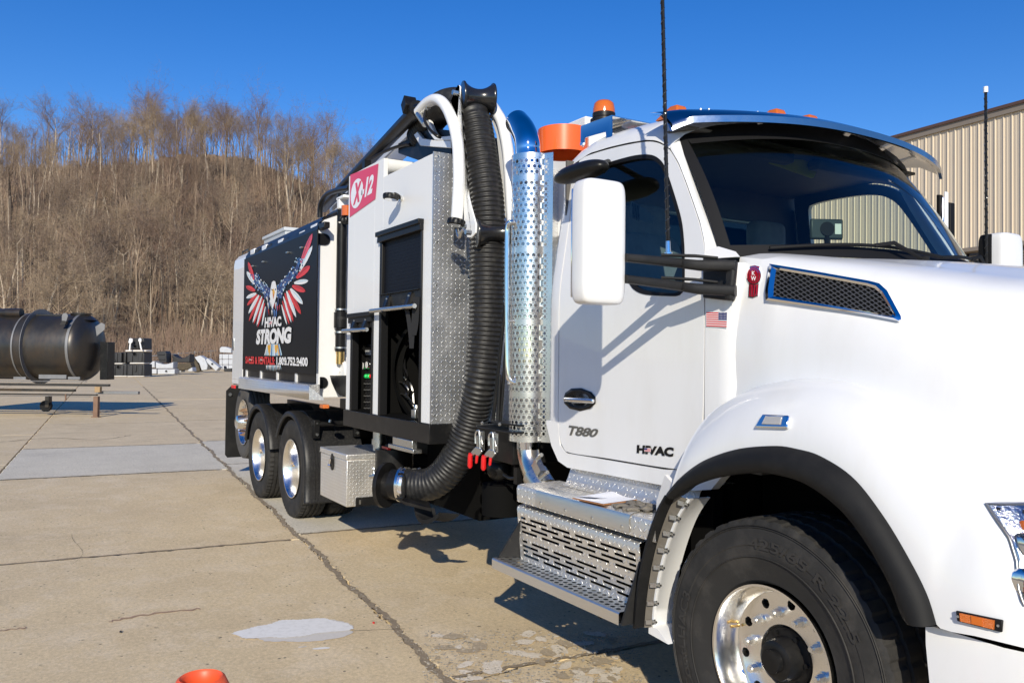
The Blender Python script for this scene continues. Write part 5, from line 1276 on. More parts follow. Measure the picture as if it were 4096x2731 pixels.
# pipes in the gap between body and cabinet
gx = x1b+.24
mb = MB(); pp = [S(786,505,.22), S(786,690,.22)]; X_ = pp[0].x
mb.tube([V((X_,.22,pp[0].z+.25)), V((X_,.22,1.72))], .05, 14); mb.tube([V((X_,.22,1.95)), V((X_,.22,2.1))], .066, 14); vp = mb.build('riser_pipe', BLACKP, truck)
for z in (2.12, 1.90, 1.75): mb = MB(); mb.tube([V((X_,.22,z)), V((X_,.22,z+.015))], .062, 14); mb.obox(V((X_-.07,.2,z)), V((.04,0,0)), V((0,.012,0)), V((0,0,.006))); mb.build('pipe_clamp', STEEL, vp)
mb = MB(); mb.tube([V((X_,.22,1.72)), V((X_,.22,1.60))], .04, 12); mb.build('camlock_fitting', BRASS, vp)
mb = MB(); mb.tube([V((X_,.222,2.03)), V((X_,.222,2.055))], .0675, 14); mb.build('pipe_band', BLACKT, vp)
mb = MB(); mb.tube(smooth_path([S(735,500,.35), S(737,470,.35), S(750,448,.35), S(775,437,.3), S(803,432,.25)], 5), .028, 10); mb.build('hydraulic_line', BLACKP, truck); mb = MB(); mb.tube(smooth_path([S(733,520,.3), S(760,496,.28), S(800,478,.2)], 5), .03, 10); mb.build('hydraulic_line', BLACKP, truck)
mb = MB(); mb.obox(S(790,455,.12), V((.10,0,0)), V((0,.04,0)), V((0,0,.014))); mb.obox(S(786,468,.12), V((.03,0,0)), V((0,.04,0)), V((0,0,.05))); mb.build('strobe_bracket', WHITE2, truck, bevel=.006)
p = S(797,486,.06); mb = MB(); mb.tube([p+V((0,0,-.04)), p+V((0,0,.05))], .05, 16); bl3 = mb.build('amber_strobe', AMBER, truck)
def work_lamp(c, nrm, stud, nm='work_lamp'):
    mb = MB(); prof = [(-.022,.0),(-.022,.05),(-.018,.058),(.0,.062),(.016,.060),(.02,.052),(.02,.0)]
    n = 36
    def md(q, k, r): return r*(.93 if (k % 2 and q in (3,4)) else 1)
    mb.lathe(prof, c, nrm, n, 0, md); o = mb.build(nm, BLACKP, truck, ang=25)
    mb = MB(); mb.lathe([(-.0225,0),(-.0225,.045)], c, nrm, 24); mb.build('lamp_lens', LENS, o)
    mb = MB(); mb.tube(smooth_path([stud, stud+V((0,-.02,.02)), c+(stud-c)*.35+V((0,0,.03)), c+(stud-c)*.2+V((0,0,.012))], 4), .008, 6); mb.tube([stud, c], .010, 6); mb.build('lamp_bracket', BLACKP, o)
    mb = MB(); bolt(mb, stud, V((0,-1,0)), .02, .012); mb.build('lamp_bolt', STEEL, o)
work_lamp(S(790,507,.05), (0,.15,1), S(800,500,.10))
# curved black chute at the body front
mb = MB(); P = [S(u, v, .12) for u, v in ((757,862),(761,878),(769,896),(780,908),(795,912),(810,912),(810,862))]; plate(mb, P, (0,1,0), .5); mb.build('chute', BLACKP, truck, bevel=.004)
mb = MB(); q = S(785,858,.25); mb.lathe([(-.02,.02),(-.02,.13),(.02,.13),(.02,.02)], q, (0,1,0), 24); mb.build('coiled_line', WHITE2, truck)

# ------------------------------------------------------------------ equipment cabinet
cx0 = S(803,420,0).x; cx1 = S(993,500,0).x; CB = 1.235; CTb = S(803,405,0).z; xs_ = S(882,362,0).x; CTf = S(996,352,0).z
CB = (S(793,940,0).z+S(986,972,0).z)/2
cx0 = (S(803,405,0).x+S(793,940,0).x)/2; cx1 = (S(996,352,0).x+S(988,972,0).x)/2
def rect(u0, v0, u1, v1): a = S(u0, v0, 0); b = S(u1, v1, 0); return a.x, b.x, b.z, a.z
o1x0, o1x1 = S(810,830,0).x, S(856,830,0).x; o1z1 = S(830,722,0).z; 
o2x0, o2x1 = S(877,740,0).x, S(968,740,0).x; o2z1 = (S(877,538,0).z+S(970,507,0).z)/2
th = .035
mb = MB()
def wallpc(xa, xb, za, zb_): mb.box((xa,.0,za),(xb,th,zb_))
wallpc(cx0, o1x0, CB, CTb); wallpc(o1x0, o1x1, o1z1, CTb); wallpc(o1x1, xs_, CB, CTb)
wallpc(xs_, o2x0, CB, CTf) if o2x0 > xs_ else None
if o2x0 > xs_:
    wallpc(o2x0, o2x1, o2z1, CTf)
else:
    pass
wallpc(o2x1, cx1-.004, CB, CTf)
# top of both halves and the step face between them
mb.box((cx0,th,CTb-.03),(xs_,2*YC,CTb)); mb.box((xs_,th,CTf-.03),(cx1-.004,2*YC,CTf)); mb.box((xs_-.03,th,CTf-.0),(xs_,2*YC,CTb-.03)); mb.box((cx0,th,CB),(cx0+.03,2*YC,CTb-.03)); mb.box((cx0,2*YC-.03,CB),(cx1-.01,2*YC,CTf-.03))
cabi = mb.build('equipment_cabinet', WHITE2, truck, bevel=.004)
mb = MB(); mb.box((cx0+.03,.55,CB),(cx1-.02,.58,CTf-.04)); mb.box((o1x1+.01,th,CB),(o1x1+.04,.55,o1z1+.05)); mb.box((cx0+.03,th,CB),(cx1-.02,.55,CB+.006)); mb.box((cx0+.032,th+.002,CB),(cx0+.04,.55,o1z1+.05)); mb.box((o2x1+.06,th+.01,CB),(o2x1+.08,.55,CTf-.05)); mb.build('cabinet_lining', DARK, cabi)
# front face in diamond plate
mb = MB(); mb.box((cx1-.004,-.003,CB),(cx1+.006,2*YC,CTf+.012)); mb.box((cx1-.03,-.004,CB),(cx1+.006,-.0005,CTf+.012)) if False else None; fp = mb.build('cabinet_front', DPLATE, cabi)
mb = MB()
for k in range(7): bolt(mb, (cx1+.006,.03,CB+.06+k*.30), (1,0,0), .008, .004)
mb.build('front_rivet', STEEL, fp)
zb3 = (S(793,978,0).z+S(986,1018,0).z)/2
mb = MB(); mb.box((cx0-.03,-.012,zb3),(cx1+.012,2*YC,CB-.002)); mb.build('cabinet_base', BLACKP, truck, bevel=.004)
# roller shutter of the tall opening: frame, slats, bar, straps
FRM = M('shutter_frame', (.012,.012,.013), .4, .2, spec=.25)
def frame(x0, x1, z1, nm):
    mb = MB(); mb.box((x0-.035,-.012,CB),(x0+.012,.05,z1)); mb.box((x1-.012,-.012,CB),(x1+.014,.05,z1)); mb.box((x0-.05,-.03,z1-.07),(x1+.018,.02,z1)); mb.box((x0-.06,-.045,z1-.025),(x1+.02,.01,z1+.012)); return mb.build(nm, FRM, cabi, bevel=.004)
f2 = frame(o2x0, o2x1, o2z1, 'shutter_frame'); f1 = frame(o1x0, o1x1, o1z1, 'shutter_frame')
zsh = S(920,672,0).z; n_sl = 16
for k in range(n_sl):
    z0 = zsh+(o2z1-.07-zsh)*k/n_sl; z1 = zsh+(o2z1-.07-zsh)*(k+1)/n_sl
    mb = MB(); mb.box((o2x0+.012,.012,z0+.0003),(o2x1-.012,.022,z1-.0003)); mb.build('shutter_slat', NAVY, f2)
def lift_bar(x0, x1, z, par):
    mb = MB(); mb.tube([V((x0-.10,-.055,z-.01)), V((x1+.0,-.055,z-.01))], .017, 12); b = mb.build('lift_bar', STEEL, par)
    for x in (x0+(x1-x0)*.22, x0+(x1-x0)*.78):
        mb = MB(); plate(mb, [(x-.03,-.02,z+.10),(x+.03,-.02,z+.10),(x+.05,-.045,z+.0),(x+.02,-.07,z-.03),(x-.02,-.07,z-.02)], (0,.02,0), .02); mb.build('bar_bracket', BLACKP, par)
        mb = MB(); bolt(mb, (x,-.022,z+.07), (0,-1,0), .012); mb.build('bracket_bolt', STEEL, par)
    return b
mb = MB(); mb.box((o2x0+.012,-.01,zsh-.10),(o2x1-.012,.02,zsh)); mb.box((o2x0+.012,-.03,zsh),(o2x1-.012,.02,zsh+.006)); mb.build('shutter_foot', BLACKP, f2)
lift_bar(o2x0, o2x1, zsh-.11, f2); 
z1b = S(832,742,0).z; mb = MB(); mb.box((o1x0+.012,-.01,z1b-.04),(o1x1-.012,.02,o1z1-.07)); mb.build('shutter_foot', BLACKP, f1)
lift_bar(o1x0, o1x1, z1b-.05, f1)
for pts in (((925,688),(935,720),(942,770),(944,800)), ((952,682),(950,720),(946,770),(944,800)), ((958,682),(955,740),(950,770))):
    P = smooth_path([S(u, v, -.03) for u, v in pts], 5); mb = MB(); mb.grid([[p+V((-.028,0,0)) for p in P], [p+V((.028,.008,0)) for p in P]]); mb.build('strap', CLOTH, f2)
# hoses and fittings inside the tall opening
INX = lambda u, v, y=.25: S(u, v, y)
HB = M('wet_black_hose', (.012,.012,.013), .25, spec=.5); hr = random.Random(12)
for k in range(11):
    a = (898+hr.uniform(-4,22), 808+k*9+hr.uniform(-5,5)); m = (922+hr.uniform(-12,14), 840+k*9+hr.uniform(-14,14)); c = (938+hr.uniform(-10,10), 905+hr.uniform(-20,25))
    mb = MB(); mb.tube(smooth_path([INX(*a,.32), INX(a[0]+16,a[1]-8+hr.uniform(-10,10),.26), INX(*m,.22), INX(*c,.3), INX(946+hr.uniform(-6,6),940,.3)], 6), hr.uniform(.009,.018), 7); mb.build('cabinet_hose', HB, cabi)
mb = MB(); q = S(962,850,.24); mb.lathe([(-.05,.42),(-.03,.46),(.03,.46),(.05,.42)], q+V((.18,.1,0)), (.5,-1,0), 40); mb.tube([q+V((.18,.1,0))+V((.5,-1,0)).normalized()*-.02, q+V((.18,.1,0))+V((.5,-1,0)).normalized()*.03], .10, 20); mb.build('hose_reel', DARK, cabi)
mb = MB(); mb.obox(S(957,955,.12), V((.035,0,0)), V((0,.03,0)), V((0,0,.05))); mb.tube([S(957,940,.12), S(956,930,.12)], .022, 10); mb.build('valve_block', STEEL, cabi, bevel=.004)
mb = MB(); mb.tube(smooth_path([S(917,903,.18), S(935,910,.16), S(950,928,.13), S(955,938,.12)], 5), .006, 6); mb.sphere(S(917,903,.18), .014, 8); mb.tube(smooth_path([S(895,880,.2), S(922,878,.17), S(938,895,.18), S(935,915,.2)], 5), .007, 6); mb.build('steel_line', STEEL, cabi)
mb = MB(); mb.obox(S(913,812,.45), V((.10,0,0)), V((0,.01,0)), V((0,0,.10))); mb.obox(S(906,806,.44), V((.06,0,0)), V((0,.01,0)), V((0,0,.08))); mb.build('inner_plate', M('inner_white', (.7,.7,.68), .5), cabi)
mb = MB(); mb.tube([S(915,965,.3), S(915,915,.3)], .13, 24); mb.build('accumulator', BLACKP, cabi)
# control panel inside the narrow opening
cpx = o1x1-.03; TOGM = M('toggle_metal', (.16,.16,.16), .4, .5)

cp = [S(833,792,.16), S(858,790,.16), S(858,955,.16), S(833,945,.16)]; mb = MB(); plate(mb, [cp[3], cp[2], cp[1], cp[0]], (0,1,0), .02); cpan = mb.build('control_panel', M('panel_anodised', (.018,.018,.02), .35), cabi)
mb = MB(); plate(mb, [S(832,815,.155), S(857,815,.155), S(857,804,.155), S(838,804,.155)], (0,1,0), .004); mb.build('panel_plate', M('panel_grey', (.45,.46,.47), .4), cpan)
for u, v in ((838,840),(847,838)):
    p = S(u, v, .155); mb = MB(); mb.lathe([(0,0),(-.012,.03),(-.02,.036),(0,.038)], p, (0,1,0), 18); mb.build('gauge', CHROME, cpan)
    mb = MB(); mb.tube([p+V((0,-.02,0)), p+V((0,-.022,0))], .029, 18); mb.build('gauge_face', PRINTW, cpan)
for k, m_ in enumerate((ORANGE, GREEN, GREEN, REDG)):
    p = S(835+k*6, 864, .155); mb = MB(); mb.sphere(p, .021, 10); mb.build('indicator_lamp', m_, cpan)
for r0 in range(5):
    for k in range(4):
        p = S(835+k*6, 882+r0*14, .155); mb = MB(); mb.tube([p, p+V((0,-.022,.006))], .005, 6); mb.box((p.x-.014,p.y-.002,p.z+.028),(p.x+.014,p.y,p.z+.031)); mb.build('toggle_switch', TOGM, cpan)
# red square badge with the unit name
bd = [S(803,499,-.004), S(862,457,-.004), S(869,376,-.004), S(804.5,402,-.004)]
zb4 = S(803,499,0).z; 
fq = quadmap(*bd); mb = MB()
mb.poly([fq(0,0), fq(1,0), fq(1,1), fq(0,1)], 0)
for k in range(1): pass
def arcp(cx, cy, rx, ry, a0, a1, n=22): return [(cx+rx*math.cos(R_(a0+(a1-a0)*i/n)), cy+ry*math.sin(R_(a0+(a1-a0)*i/n))) for i in range(n+1)]
nb = V((0,-.0015,0))
mb.add([fq(x,y)+nb for x,y in arcp(.28,.47,.24,.36,20,340)], [tuple(range(23))], 1)
put_text(mb, 'X', quadmap(fq(.14,.22)+nb*2, fq(.42,.22)+nb*2, fq(.46,.74)+nb*2, fq(.18,.74)+nb*2), 0, off=.06, shear=.1)
put_text(mb, '-12', quadmap(fq(.44,.24)+nb, fq(.86,.24)+nb, fq(.90,.76)+nb, fq(.46,.76)+nb), 1, off=.05, shear=.1)
mb.build('unit_badge', [RED, PRINTW], cabi, flat=True)
work_lamp(S(898,452,-.10), (0,.10,1), S(922,456,-.004)); 
# small plaque on the base, tray and bits under the cabinet
mb = MB(); a = S(1052-140,1010,-.01); mb.box((S(897,1008,0).x,-.02,S(897,1012,0).z-.05),(S(955,1015,0).x,.05,S(897,1012,0).z-.02)); mb.box((S(905,1008,0).x,-.012,S(897,1012,0).z-.02),(S(950,1015,0).x,.03,zb3-.001)); mb.build('drop_tray', STEEL, truck, bevel=.004)
mb = MB(); p = S(871,1015,.25); mb.tube([p+V((0,0,-.07)), p+V((0,0,.10))], .055, 12); mb.tube([p+V((0,0,-.02)), p+V((0,0,.03))], .065, 12); mb.build('hose_fitting', STEEL, truck)
mb = MB(); mb.tube([S(905,1030,.30), S(905,1130,.30)], .16, 24); mb.build('air_tank', BLACKP, truck)
mb = MB(); p = S(887,1028,.2); mb.obox(p, V((.07,0,0)), V((0,.012,0)), V((0,0,.01))); mb.build('valve_handle', REDG, truck)

# ------------------------------------------------------------------ tool box
tx0, tx1 = S(737,1024,-.02).x, S(797,1045,-.02).x; tz1 = (S(737,1024,-.02).z+S(797,1045,-.02).z)/2; tz0 = (S(737,1137,-.02).z+S(797,1165,-.02).z)/2
mb = MB(); mb.box((tx0,-.02,tz0),(tx1,.60,tz1-.05)); tb = mb.build('tool_box', DPLATE3, truck, bevel=.006)
mb = MB(); mb.box((tx0-.006,-.028,tz1-.05),(tx1+.006,.60,tz1)); mb.build('tool_box_lid', DPLATE3, tb, bevel=.008)
mb = MB(); p = S(764,1060,-.024); ov = [V((p.x+.038*math.cos(a), -.022, p.z+.075*sgn(math.sin(a),.8))) for a in [2*math.pi*k/24 for k in range(24)]]; plate(mb, ov, (0,-1,0), .012); lt_ = mb.build('tool_box_latch', BLACKP, tb, bevel=.004)
mb = MB(); mb.tube([V((p.x+.005,-.045,p.z+.03)), V((p.x-.01,-.05,p.z-.02))], .012, 8); mb.sphere(V((p.x-.012,-.05,p.z-.03)), .017, 8); mb.build('latch_key', CHROME, tb)
mb = MB(); mb.box((tx1+.006,.06,tz0),(tx1+.018,.60,tz0+.075)); br_ = mb.build('tool_box_angle', BLACKP, tb)
mb = MB()
for y in (.10,.27): mb.box((tx1+.0185,y-.012,tz0+.018),(tx1+.0195,y+.004,tz0+.055))
mb.build('angle_slot', STEEL, tb)
# swing-out flange with lever and bolt
fcn = S(868, 1110, .16); ax = V((.81,.59,0)).normalized()
c0 = XP(880, 1112, tx1+.34); c0 = S(896,1114,-.10)
mb = MB(); mb.tube([c0-ax*.05, c0-ax*.02], .165, 40); mb.tube([c0-ax*.02, c0+ax*.18], .10, 32); flg = mb.build('inlet_flange', BLACKP, truck)
mb = MB(); p = S(850,1094,-.16); q = S(884,1092,-.14); mb.tube([p, q], .012, 10); mb.tube([p.lerp(q,.3), p.lerp(q,.55)], .024, 10); mb.tube([p.lerp(q,.25)+V((0,0,.05)), p.lerp(q,.3)+V((0,0,-.05))], .010, 8); mb.sphere(p.lerp(q,.25)+V((0,0,.055)), .016, 8); mb.build('swing_bolt', STEEL, flg)
mb = MB(); plate(mb, [S(880,1122,-.16), S(930,1152,-.12), S(990,1167,-.06), S(985,1152,.02), S(930,1137,-.02), S(895,1118,-.08)], (0,.02,-1), .02); mb.build('hose_tray', BLACKP, truck)
P = smooth_path([S(975,1165,-.0), S(980,1182,.0), S(995,1195,.0), S(1018,1190,.03), S(1033,1178,.05)], 5); mb = MB(); mb.grid([[p+V((-.06,-.05,0)) for p in P], [p+V((.06,.05,0)) for p in P]]); mb.grid([[p+V((-.06,-.05,-.0)) for p in P], [p+V((-.06,-.05,-.03)) for p in P]]); mb.build('tray_lip', FLARE, truck)
mb = MB(); plate(mb, [S(897,1097,-.16), S(905,1092,-.14), S(905,1105,-.14), S(897,1110,-.16)], (0,1,0), .004); mb.build('pinch_label', YEL, flg)
# ------------------------------------------------------------------ suction hose
hp_ = [S(968,318,.30), S(990,272,.28), S(1020,246,.27), S(1055,242,.26), S(1082,264,.26), S(1093,300,.27), S(1103,360,.28), S(1114,430,.29), S(1120,500,.30), S(1119,560,.30), S(1118,640,.30), S(1117,720,.30), S(1112,800,.29), S(1102,880,.27), S(1085,955,.27), S(1062,1025,.24), S(1030,1078,.18), S(995,1108,.10), S(960,1114,.02), S(930,1112,-.05)]
hc_ = smooth_path(hp_, 10); L = sum((b-a).length for a, b in zip(hc_, hc_[1:])); HR = .118
npitch = int(L/.031); hs_ = resample(hc_, npitch*6+1)
rad = []
for i in range(len(hs_)):
    f = i/(len(hs_)-1); sm_ = 1 if f < .86 else max(.25, 1-(f-.86)*6); ph = (i % 6)/6
    rad.append((HR-.012*max(0, (f-.55))*.8)+(.0062*sm_*(1 if ph in (0,) else .55 if ph < .2 or ph > .8 else -.5)))
mb = MB(); mb.tube(hs_, rad, 28); hose = mb.build('suction_hose', HOSE, truck, ang=75)
ce = hp_[-1]; dirn = (hp_[-1]-hp_[-2]).normalized()
mb = MB(); mb.tube([ce-dirn*.05, ce+dirn*.10], .104, 32); mb.build('hose_cuff', BLACKP, hose)
mb = MB(); mb.lathe([(-.02,.108),(-.02,.124),(.0,.127),(.004,.119),(.012,.119),(.016,.127),(.035,.124),(.035,.09)], ce, dirn, 40); mb.build('coupling_ring', ALU, hose)
mb = MB(); q = ce-dirn*.0+V((.0,-.03,.12)); e = dirn.cross(V((0,0,1))).normalized(); mb.tube(smooth_path([ce+e*.12+V((0,0,.09)), ce-dirn*.05+e*.14+V((0,0,.08)), ce-dirn*.05+e*.14+V((0,0,-.06)), ce+e*.12+V((0,0,-.08))], 5), .010, 8); mb.build('cam_lever', BLACKP, hose); mb = MB(); mb.tube(smooth_path([ce-e*.12+V((0,0,.09)), ce-dirn*.05-e*.14+V((0,0,.08)), ce-dirn*.05-e*.14+V((0,0,-.06)), ce-e*.12+V((0,0,-.08))], 5), .010, 8); mb.build('cam_lever', BLACKP, hose)
mb = MB(); p = S(968,1084,.1); bolt(mb, p, (.3,-.6,.6), .016, .04); mb.tube([p+V((-.03,0,0)), p+V((.04,0,0))], .008, 6); mb.build('tray_pin', STEEL, hose)
# boom head: two curved white tubes, rollers, brackets
BW = M('boom_white', (.82,.82,.81), .3, 0, .5)
near = [S(u, v, .06) for u, v in ((962,258),(974,244),(986,234),(1000,229),(1014,234),(1027,250),(1038,275),(1046,302),(1051,330),(1053,358),(1054,414),(1051,471),(1049,504))]
mb = MB(); mb.tube(resample(smooth_path(near, 6), 60), .040, 16); boom = mb.build('boom_guide_tube', BW, truck)
farp = [S(u, v, .42) for u, v in ((1128,240),(1140,258),(1152,280),(1160,310),(1166,345),(1170,390),(1173,440),(1176,490),(1178,515))]
mb = MB(); mb.tube(resample(smooth_path(farp, 6), 40), .040, 16); mb.build('boom_guide_tube', BW, truck)
mb = MB(); plate(mb, [S(u, v, .10) for u, v in ((1055,200),(1052,196),(1047,205),(1036,232),(1046,270),(1058,330),(1066,410),(1080,470),(1093,515),(1092,535),(1083,546),(1072,545),(1066,520),(1062,420),(1056,340),(1048,290),(1052,250))], (0,1,0), .012); mb.build('guide_plate', BW, truck, bevel=.003)
mb = MB(); plate(mb, [S(u, v, .40) for u, v in ((1128,238),(1140,265),(1152,310),(1160,400),(1172,470),(1180,515),(1160,500),(1150,400),(1140,310),(1125,265))], (0,1,0), .012); mb.build('guide_plate', BW, truck, bevel=.003)
ROLL = M('roller_plastic', (.016,.016,.017), .25, 0, .3)
def roller(a, b, r, waist, nm='hose_roller'):
    d = b-a; L = d.length; prof = [(0,0),(0,r*.5),(.004,r*.97),(.012,r),(.02,r*.97)]
    n = 14
    for i in range(n+1):
        t = i/n; prof.append((.02+(L-.04)*t, waist+(r*.93-waist)*abs(2*t-1)**2.2))
    prof += [(L-.02,r*.97),(L-.012,r),(L-.004,r*.97),(L,r*.5),(L,0)]
    mb = MB(); mb.lathe(prof, a, d, 32); return mb.build(nm, ROLL, truck, ang=50)
dpt = (S(1095,300,.27)-CAM).dot(fw); roller(DP(1060,222,dpt-.03), DP(1135,228,dpt+.03), .108, .060)
dpt = (S(1120,500,.30)-CAM).dot(fw); roller(DP(1093,535,dpt-.14), DP(1184,536,dpt-.08), .098, .050)
for q in ((1050,214,.09),(1080,534,.06)): mb = MB(); bolt(mb, S(*q), (0,-1,0), .018, .035); mb.build('roller_bolt', STEEL, truck)
work_lamp(S(1048,511,.0), (0,.2,1), S(1068,520,.05))
mb = MB(); P = [S(u,v,.03) for u,v in ((1050,528),(1055,545),(1060,533),(1066,528))]; mb.tube(smooth_path(P,4), .012, 8); mb.build('lift_hook', STEEL, truck)
mb = MB(); plate(mb, [S(u,v,.075) for u,v in ((1040,486),(1048,487),(1048,500),(1040,500))], (0,1,0), .002); mb.build('caution_decal', YEL, boom)
# telescoping boom behind: black cylinder, white beam, brackets
mb = MB(); a = S(958,252,.10); b = S(838,378,.30); b2 = a+(b-a)*2.2; mb.tube([a, b2], .055, 18); mb.tube([a+(a-b).normalized()*.02, a+(a-b).normalized()*-.08], .066, 18); mb.build('lift_cylinder', BLACKP, truck)
mb = MB(); a2 = S(990,262,.30); b3 = S(860,392,.50); b3 = a2+(b3-a2)*2.0; d = (b3-a2); e = V((0,1,0)); mb.obox((a2+b3)/2, d/2, e*.08, V((0,0,.085))); mb.build('boom_beam', BW, truck, bevel=.008)
mb = MB(); mb.obox(S(940,243,.06), V((.03,0,.03)), V((0,.05,0)), V((-.02,0,.04))); mb.build('cylinder_clevis', BLACKP, truck, bevel=.005); mb = MB(); mb.tube([S(955,246,.05), S(975,246,.06)], .022, 12); mb.build('clevis_pin', BLACKP, truck)
mb = MB(); mb.tube([S(965,250,.06), S(985,246,.06)], .018, 12); mb.tube([S(962,262,.05), S(978,285,.07)], .03, 12); mb.build('pivot_pin', STEEL, truck)
for P in (((950,310),(958,303),(970,318),(1000,323),(1035,323),(1035,340),(1000,338),(965,335)), ((975,280),(985,275),(995,300),(1005,315),(1035,312),(1035,322),(998,322),(985,305))):
    mb = MB(); plate(mb, [S(u, v, .18) for u, v in P], (0,1,0), .03); mb.build('boom_bracket', BW, truck, bevel=.004)
mb = MB(); plate(mb, [S(u, v, .22) for u, v in ((915,330),(990,295),(1036,300),(1036,368),(960,368),(915,352))], (0,1,0), .5); mb.build('boom_pedestal', BLACKP, truck)
mb = MB(); mb.tube(smooth_path([S(978,255,.04), S(975,275,.0), S(985,295,.0), S(1003,312,.02), S(1012,316,.05)], 5), .011, 8); mb.build('hydraulic_hose', BLACKP, truck); mb = MB(); mb.tube(smooth_path([S(840,374,.25), S(880,350,.2), S(920,335,.2), S(942,332,.2)], 5), .014, 8); mb.build('hydraulic_hose', BLACKP, truck)
mb = MB(); mb.obox(S(842,382,.15), V((.03,0,0)), V((0,.03,0)), V((0,0,.05))); mb.build('hose_clip', BLACKP, truck)
# white housing and orange drum behind the cab
a, b = S(1252,300,1.05), S(1345,265,1.05); mb = MB(); mb.box((a.x,1.05,2.6),(b.x,1.9,S(1345,266,1.05).z)); mb.build('filter_housing', WHITE2, truck, bevel=.01)
c = S(1294,300,.75); rr = (S(1331,300,.75)-S(1256,300,.75)).length/2*.86; zt_ = S(1293,288,.75).z-.0; mb = MB(); mb.lathe([(-.17,rr),(0,rr),(0,rr-.015),(-.15,rr-.015)], V((c.x,c.y,zt_-.04)), (0,0,1), 40); mb.lathe([(0,0),(0,rr-.01)], V((c.x,c.y,zt_-.13)), (0,0,1), 32); mb.build('orange_drum', ORANGE, truck)

# ------------------------------------------------------------------ exhaust stack
sc_ = S(1216, 680, .22); sr_ = .118; z0s = S(1216,1018,.22-sr_*.7).z; z1s = S(1216,347,.22-sr_*.7).z
NC = 16; NR = int(round((z1s-z0s-.06)/(2*math.pi*sr_*.70/NC))); hh_ = (z1s-z0s)/(NR+2)
A0, A1 = R_(118), R_(370)
dz_ = (z1s-z0s)/NR; rowgap = {k for k in range(NR) if k in (0, NR-1) or k % 13 == 8}
def cylmap(u, v):
    a = A0+(A1-A0)*u/NC; return V((sc_.x+sr_*math.cos(a), sc_.y+sr_*math.sin(a), z0s+v*dz_))
mb = MB(); perforate(mb, cylmap, NC-1, NR, .35, 10, skip=lambda i, j: j in rowgap)
for j in range(NR):   # fill the half-cell edges
    o = .5 if j % 2 else 0
    if o: mb.add([cylmap(0,j), cylmap(o,j), cylmap(o,j+1), cylmap(0,j+1)], [(0,1,2,3)])
    mb.add([cylmap(NC-1+o,j), cylmap(NC,j), cylmap(NC,j+1), cylmap(NC-1+o,j+1)], [(0,1,2,3)])
shield = mb.build('heat_shield', SHIELD, truck, ang=60)
# flat wing of the shield towards the cab
aE = A1; e0 = V((sc_.x+sr_*math.cos(aE), sc_.y+sr_*math.sin(aE), 0)); wv = V((.055,.03,0))
mb = MB(); perforate(mb, lambda u, v: e0+wv*(u/2)+V((0,0,z0s+v*dz_)), 2, NR, .30, 10, stagger=False, skip=lambda i, j: j in rowgap or i == 1)
mb.build('shield_wing', SHIELD, shield, ang=60)
mb = MB(); mb.tube([V((sc_.x,sc_.y,z0s-.05)), V((sc_.x,sc_.y,z1s-.1))], .072, 28); top = V((sc_.x,sc_.y,z1s-.1))
tipc = smooth_path([top, S(1213,352,.22), S(1212,332,.22), S(1207,312,.23), S(1199,295,.24), S(1188,281,.26)], 6)
st = mb.build('exhaust_stack', CHROME, truck, ang=60)
mb = MB(); mb.tube(tipc, .078, 28, cap=False); mb.tube([p for p in tipc], .073, 28, cap=False); mb.build('stack_tip', CHROME, st, ang=60)
el = smooth_path([V((sc_.x,sc_.y,z0s+.03)), V((sc_.x,sc_.y,z0s-.05)), V((sc_.x+.03,sc_.y-.0,z0s-.13)), V((sc_.x+.10,sc_.y+.0,z0s-.21)), V((sc_.x+.20,sc_.y+.01,z0s-.29))], 6)
mb = MB(); mb.tube(el, .070, 28); mb.build('exhaust_elbow', M('heated_chrome', (.80,.75,.66), .24, 1, rvar=.06, dirt=(.5,.42,.32), dscale=5, damt=.5), st, ang=60)
mb = MB(); p = el[-8]; q = el[-3]; mb.tube([p, q], .081, 28); mb.obox(q.lerp(p,.5)+V((.05,-.04,.09)), V((.02,0,.02)), V((0,.02,0)), V((-.03,0,.03))); mb.tube([q+V((.03,-.05,.07)), q+V((.14,-.07,.12))], .012, 8); mb.tube([p+V((.06,-.04,.09)), p+V((.16,-.06,.14))], .012, 8); mb.build('exhaust_clamp', STEEL, st)
# chrome grab handle beside the shield
gh = smooth_path([S(1186,512,.12), S(1172,510,.08), S(1166,520,.07), S(1165,545,.07), S(1164.5,640,.07), S(1165,760,.07), S(1166,850,.07), S(1170,872,.08), S(1186,880,.12)], 6)
mb = MB(); mb.tube(gh, .014, 12); gr = mb.build('grab_handle', CHROME, truck)
for v in (515, 738, 880):
    mb = MB(); p = S(1166, v, .07); q = S(1184, v-1, .12); mb.tube([p, q], .009, 8); mb.obox(q, V((.006,0,0)), V((0,.012,0)), V((0,0,.035))); bolt(mb, q+V((0,-.01,.02)), (0,-1,0), .010); bolt(mb, q+V((0,-.01,-.02)), (0,-1,0), .010); mb.build('handle_standoff', STEEL, gr)
# ------------------------------------------------------------------ valve block with two red toggle clamps
mb = MB(); plate(mb, [S(u, v, .14) for u, v in ((1092,975),(1178,968),(1178,1068),(1122,1052),(1118,1010),(1096,1004))], (0,1,0), .35); vb = mb.build('valve_manifold', BLACKP, truck, bevel=.006)
pa = S(1090,978,.06); pb_ = S(1178,978,.06); mb = MB(); mb.box((pa.x,.06,pa.z-.012),(pb_.x,.45,pa.z)); mb.box((pa.x+.15,.10,pa.z+.03),(pb_.x,.40,pa.z+.042)); mb.build('manifold_plate', BLACKP, vb, bevel=.003)
mb = MB(); p = S(1147,1075,.25); mb.sphere(p, .085, 16); mb.tube([p+V((0,0,.0)), p+V((0,0,.10))], .07, 16); mb.build('valve_body', BLACKP, vb)
mb = MB(); p = S(1152,1145,.3); mb.tube([p+V((0,0,-.10)), p+V((0,0,.10))], .13, 20); mb.build('valve_can', DARK, vb)
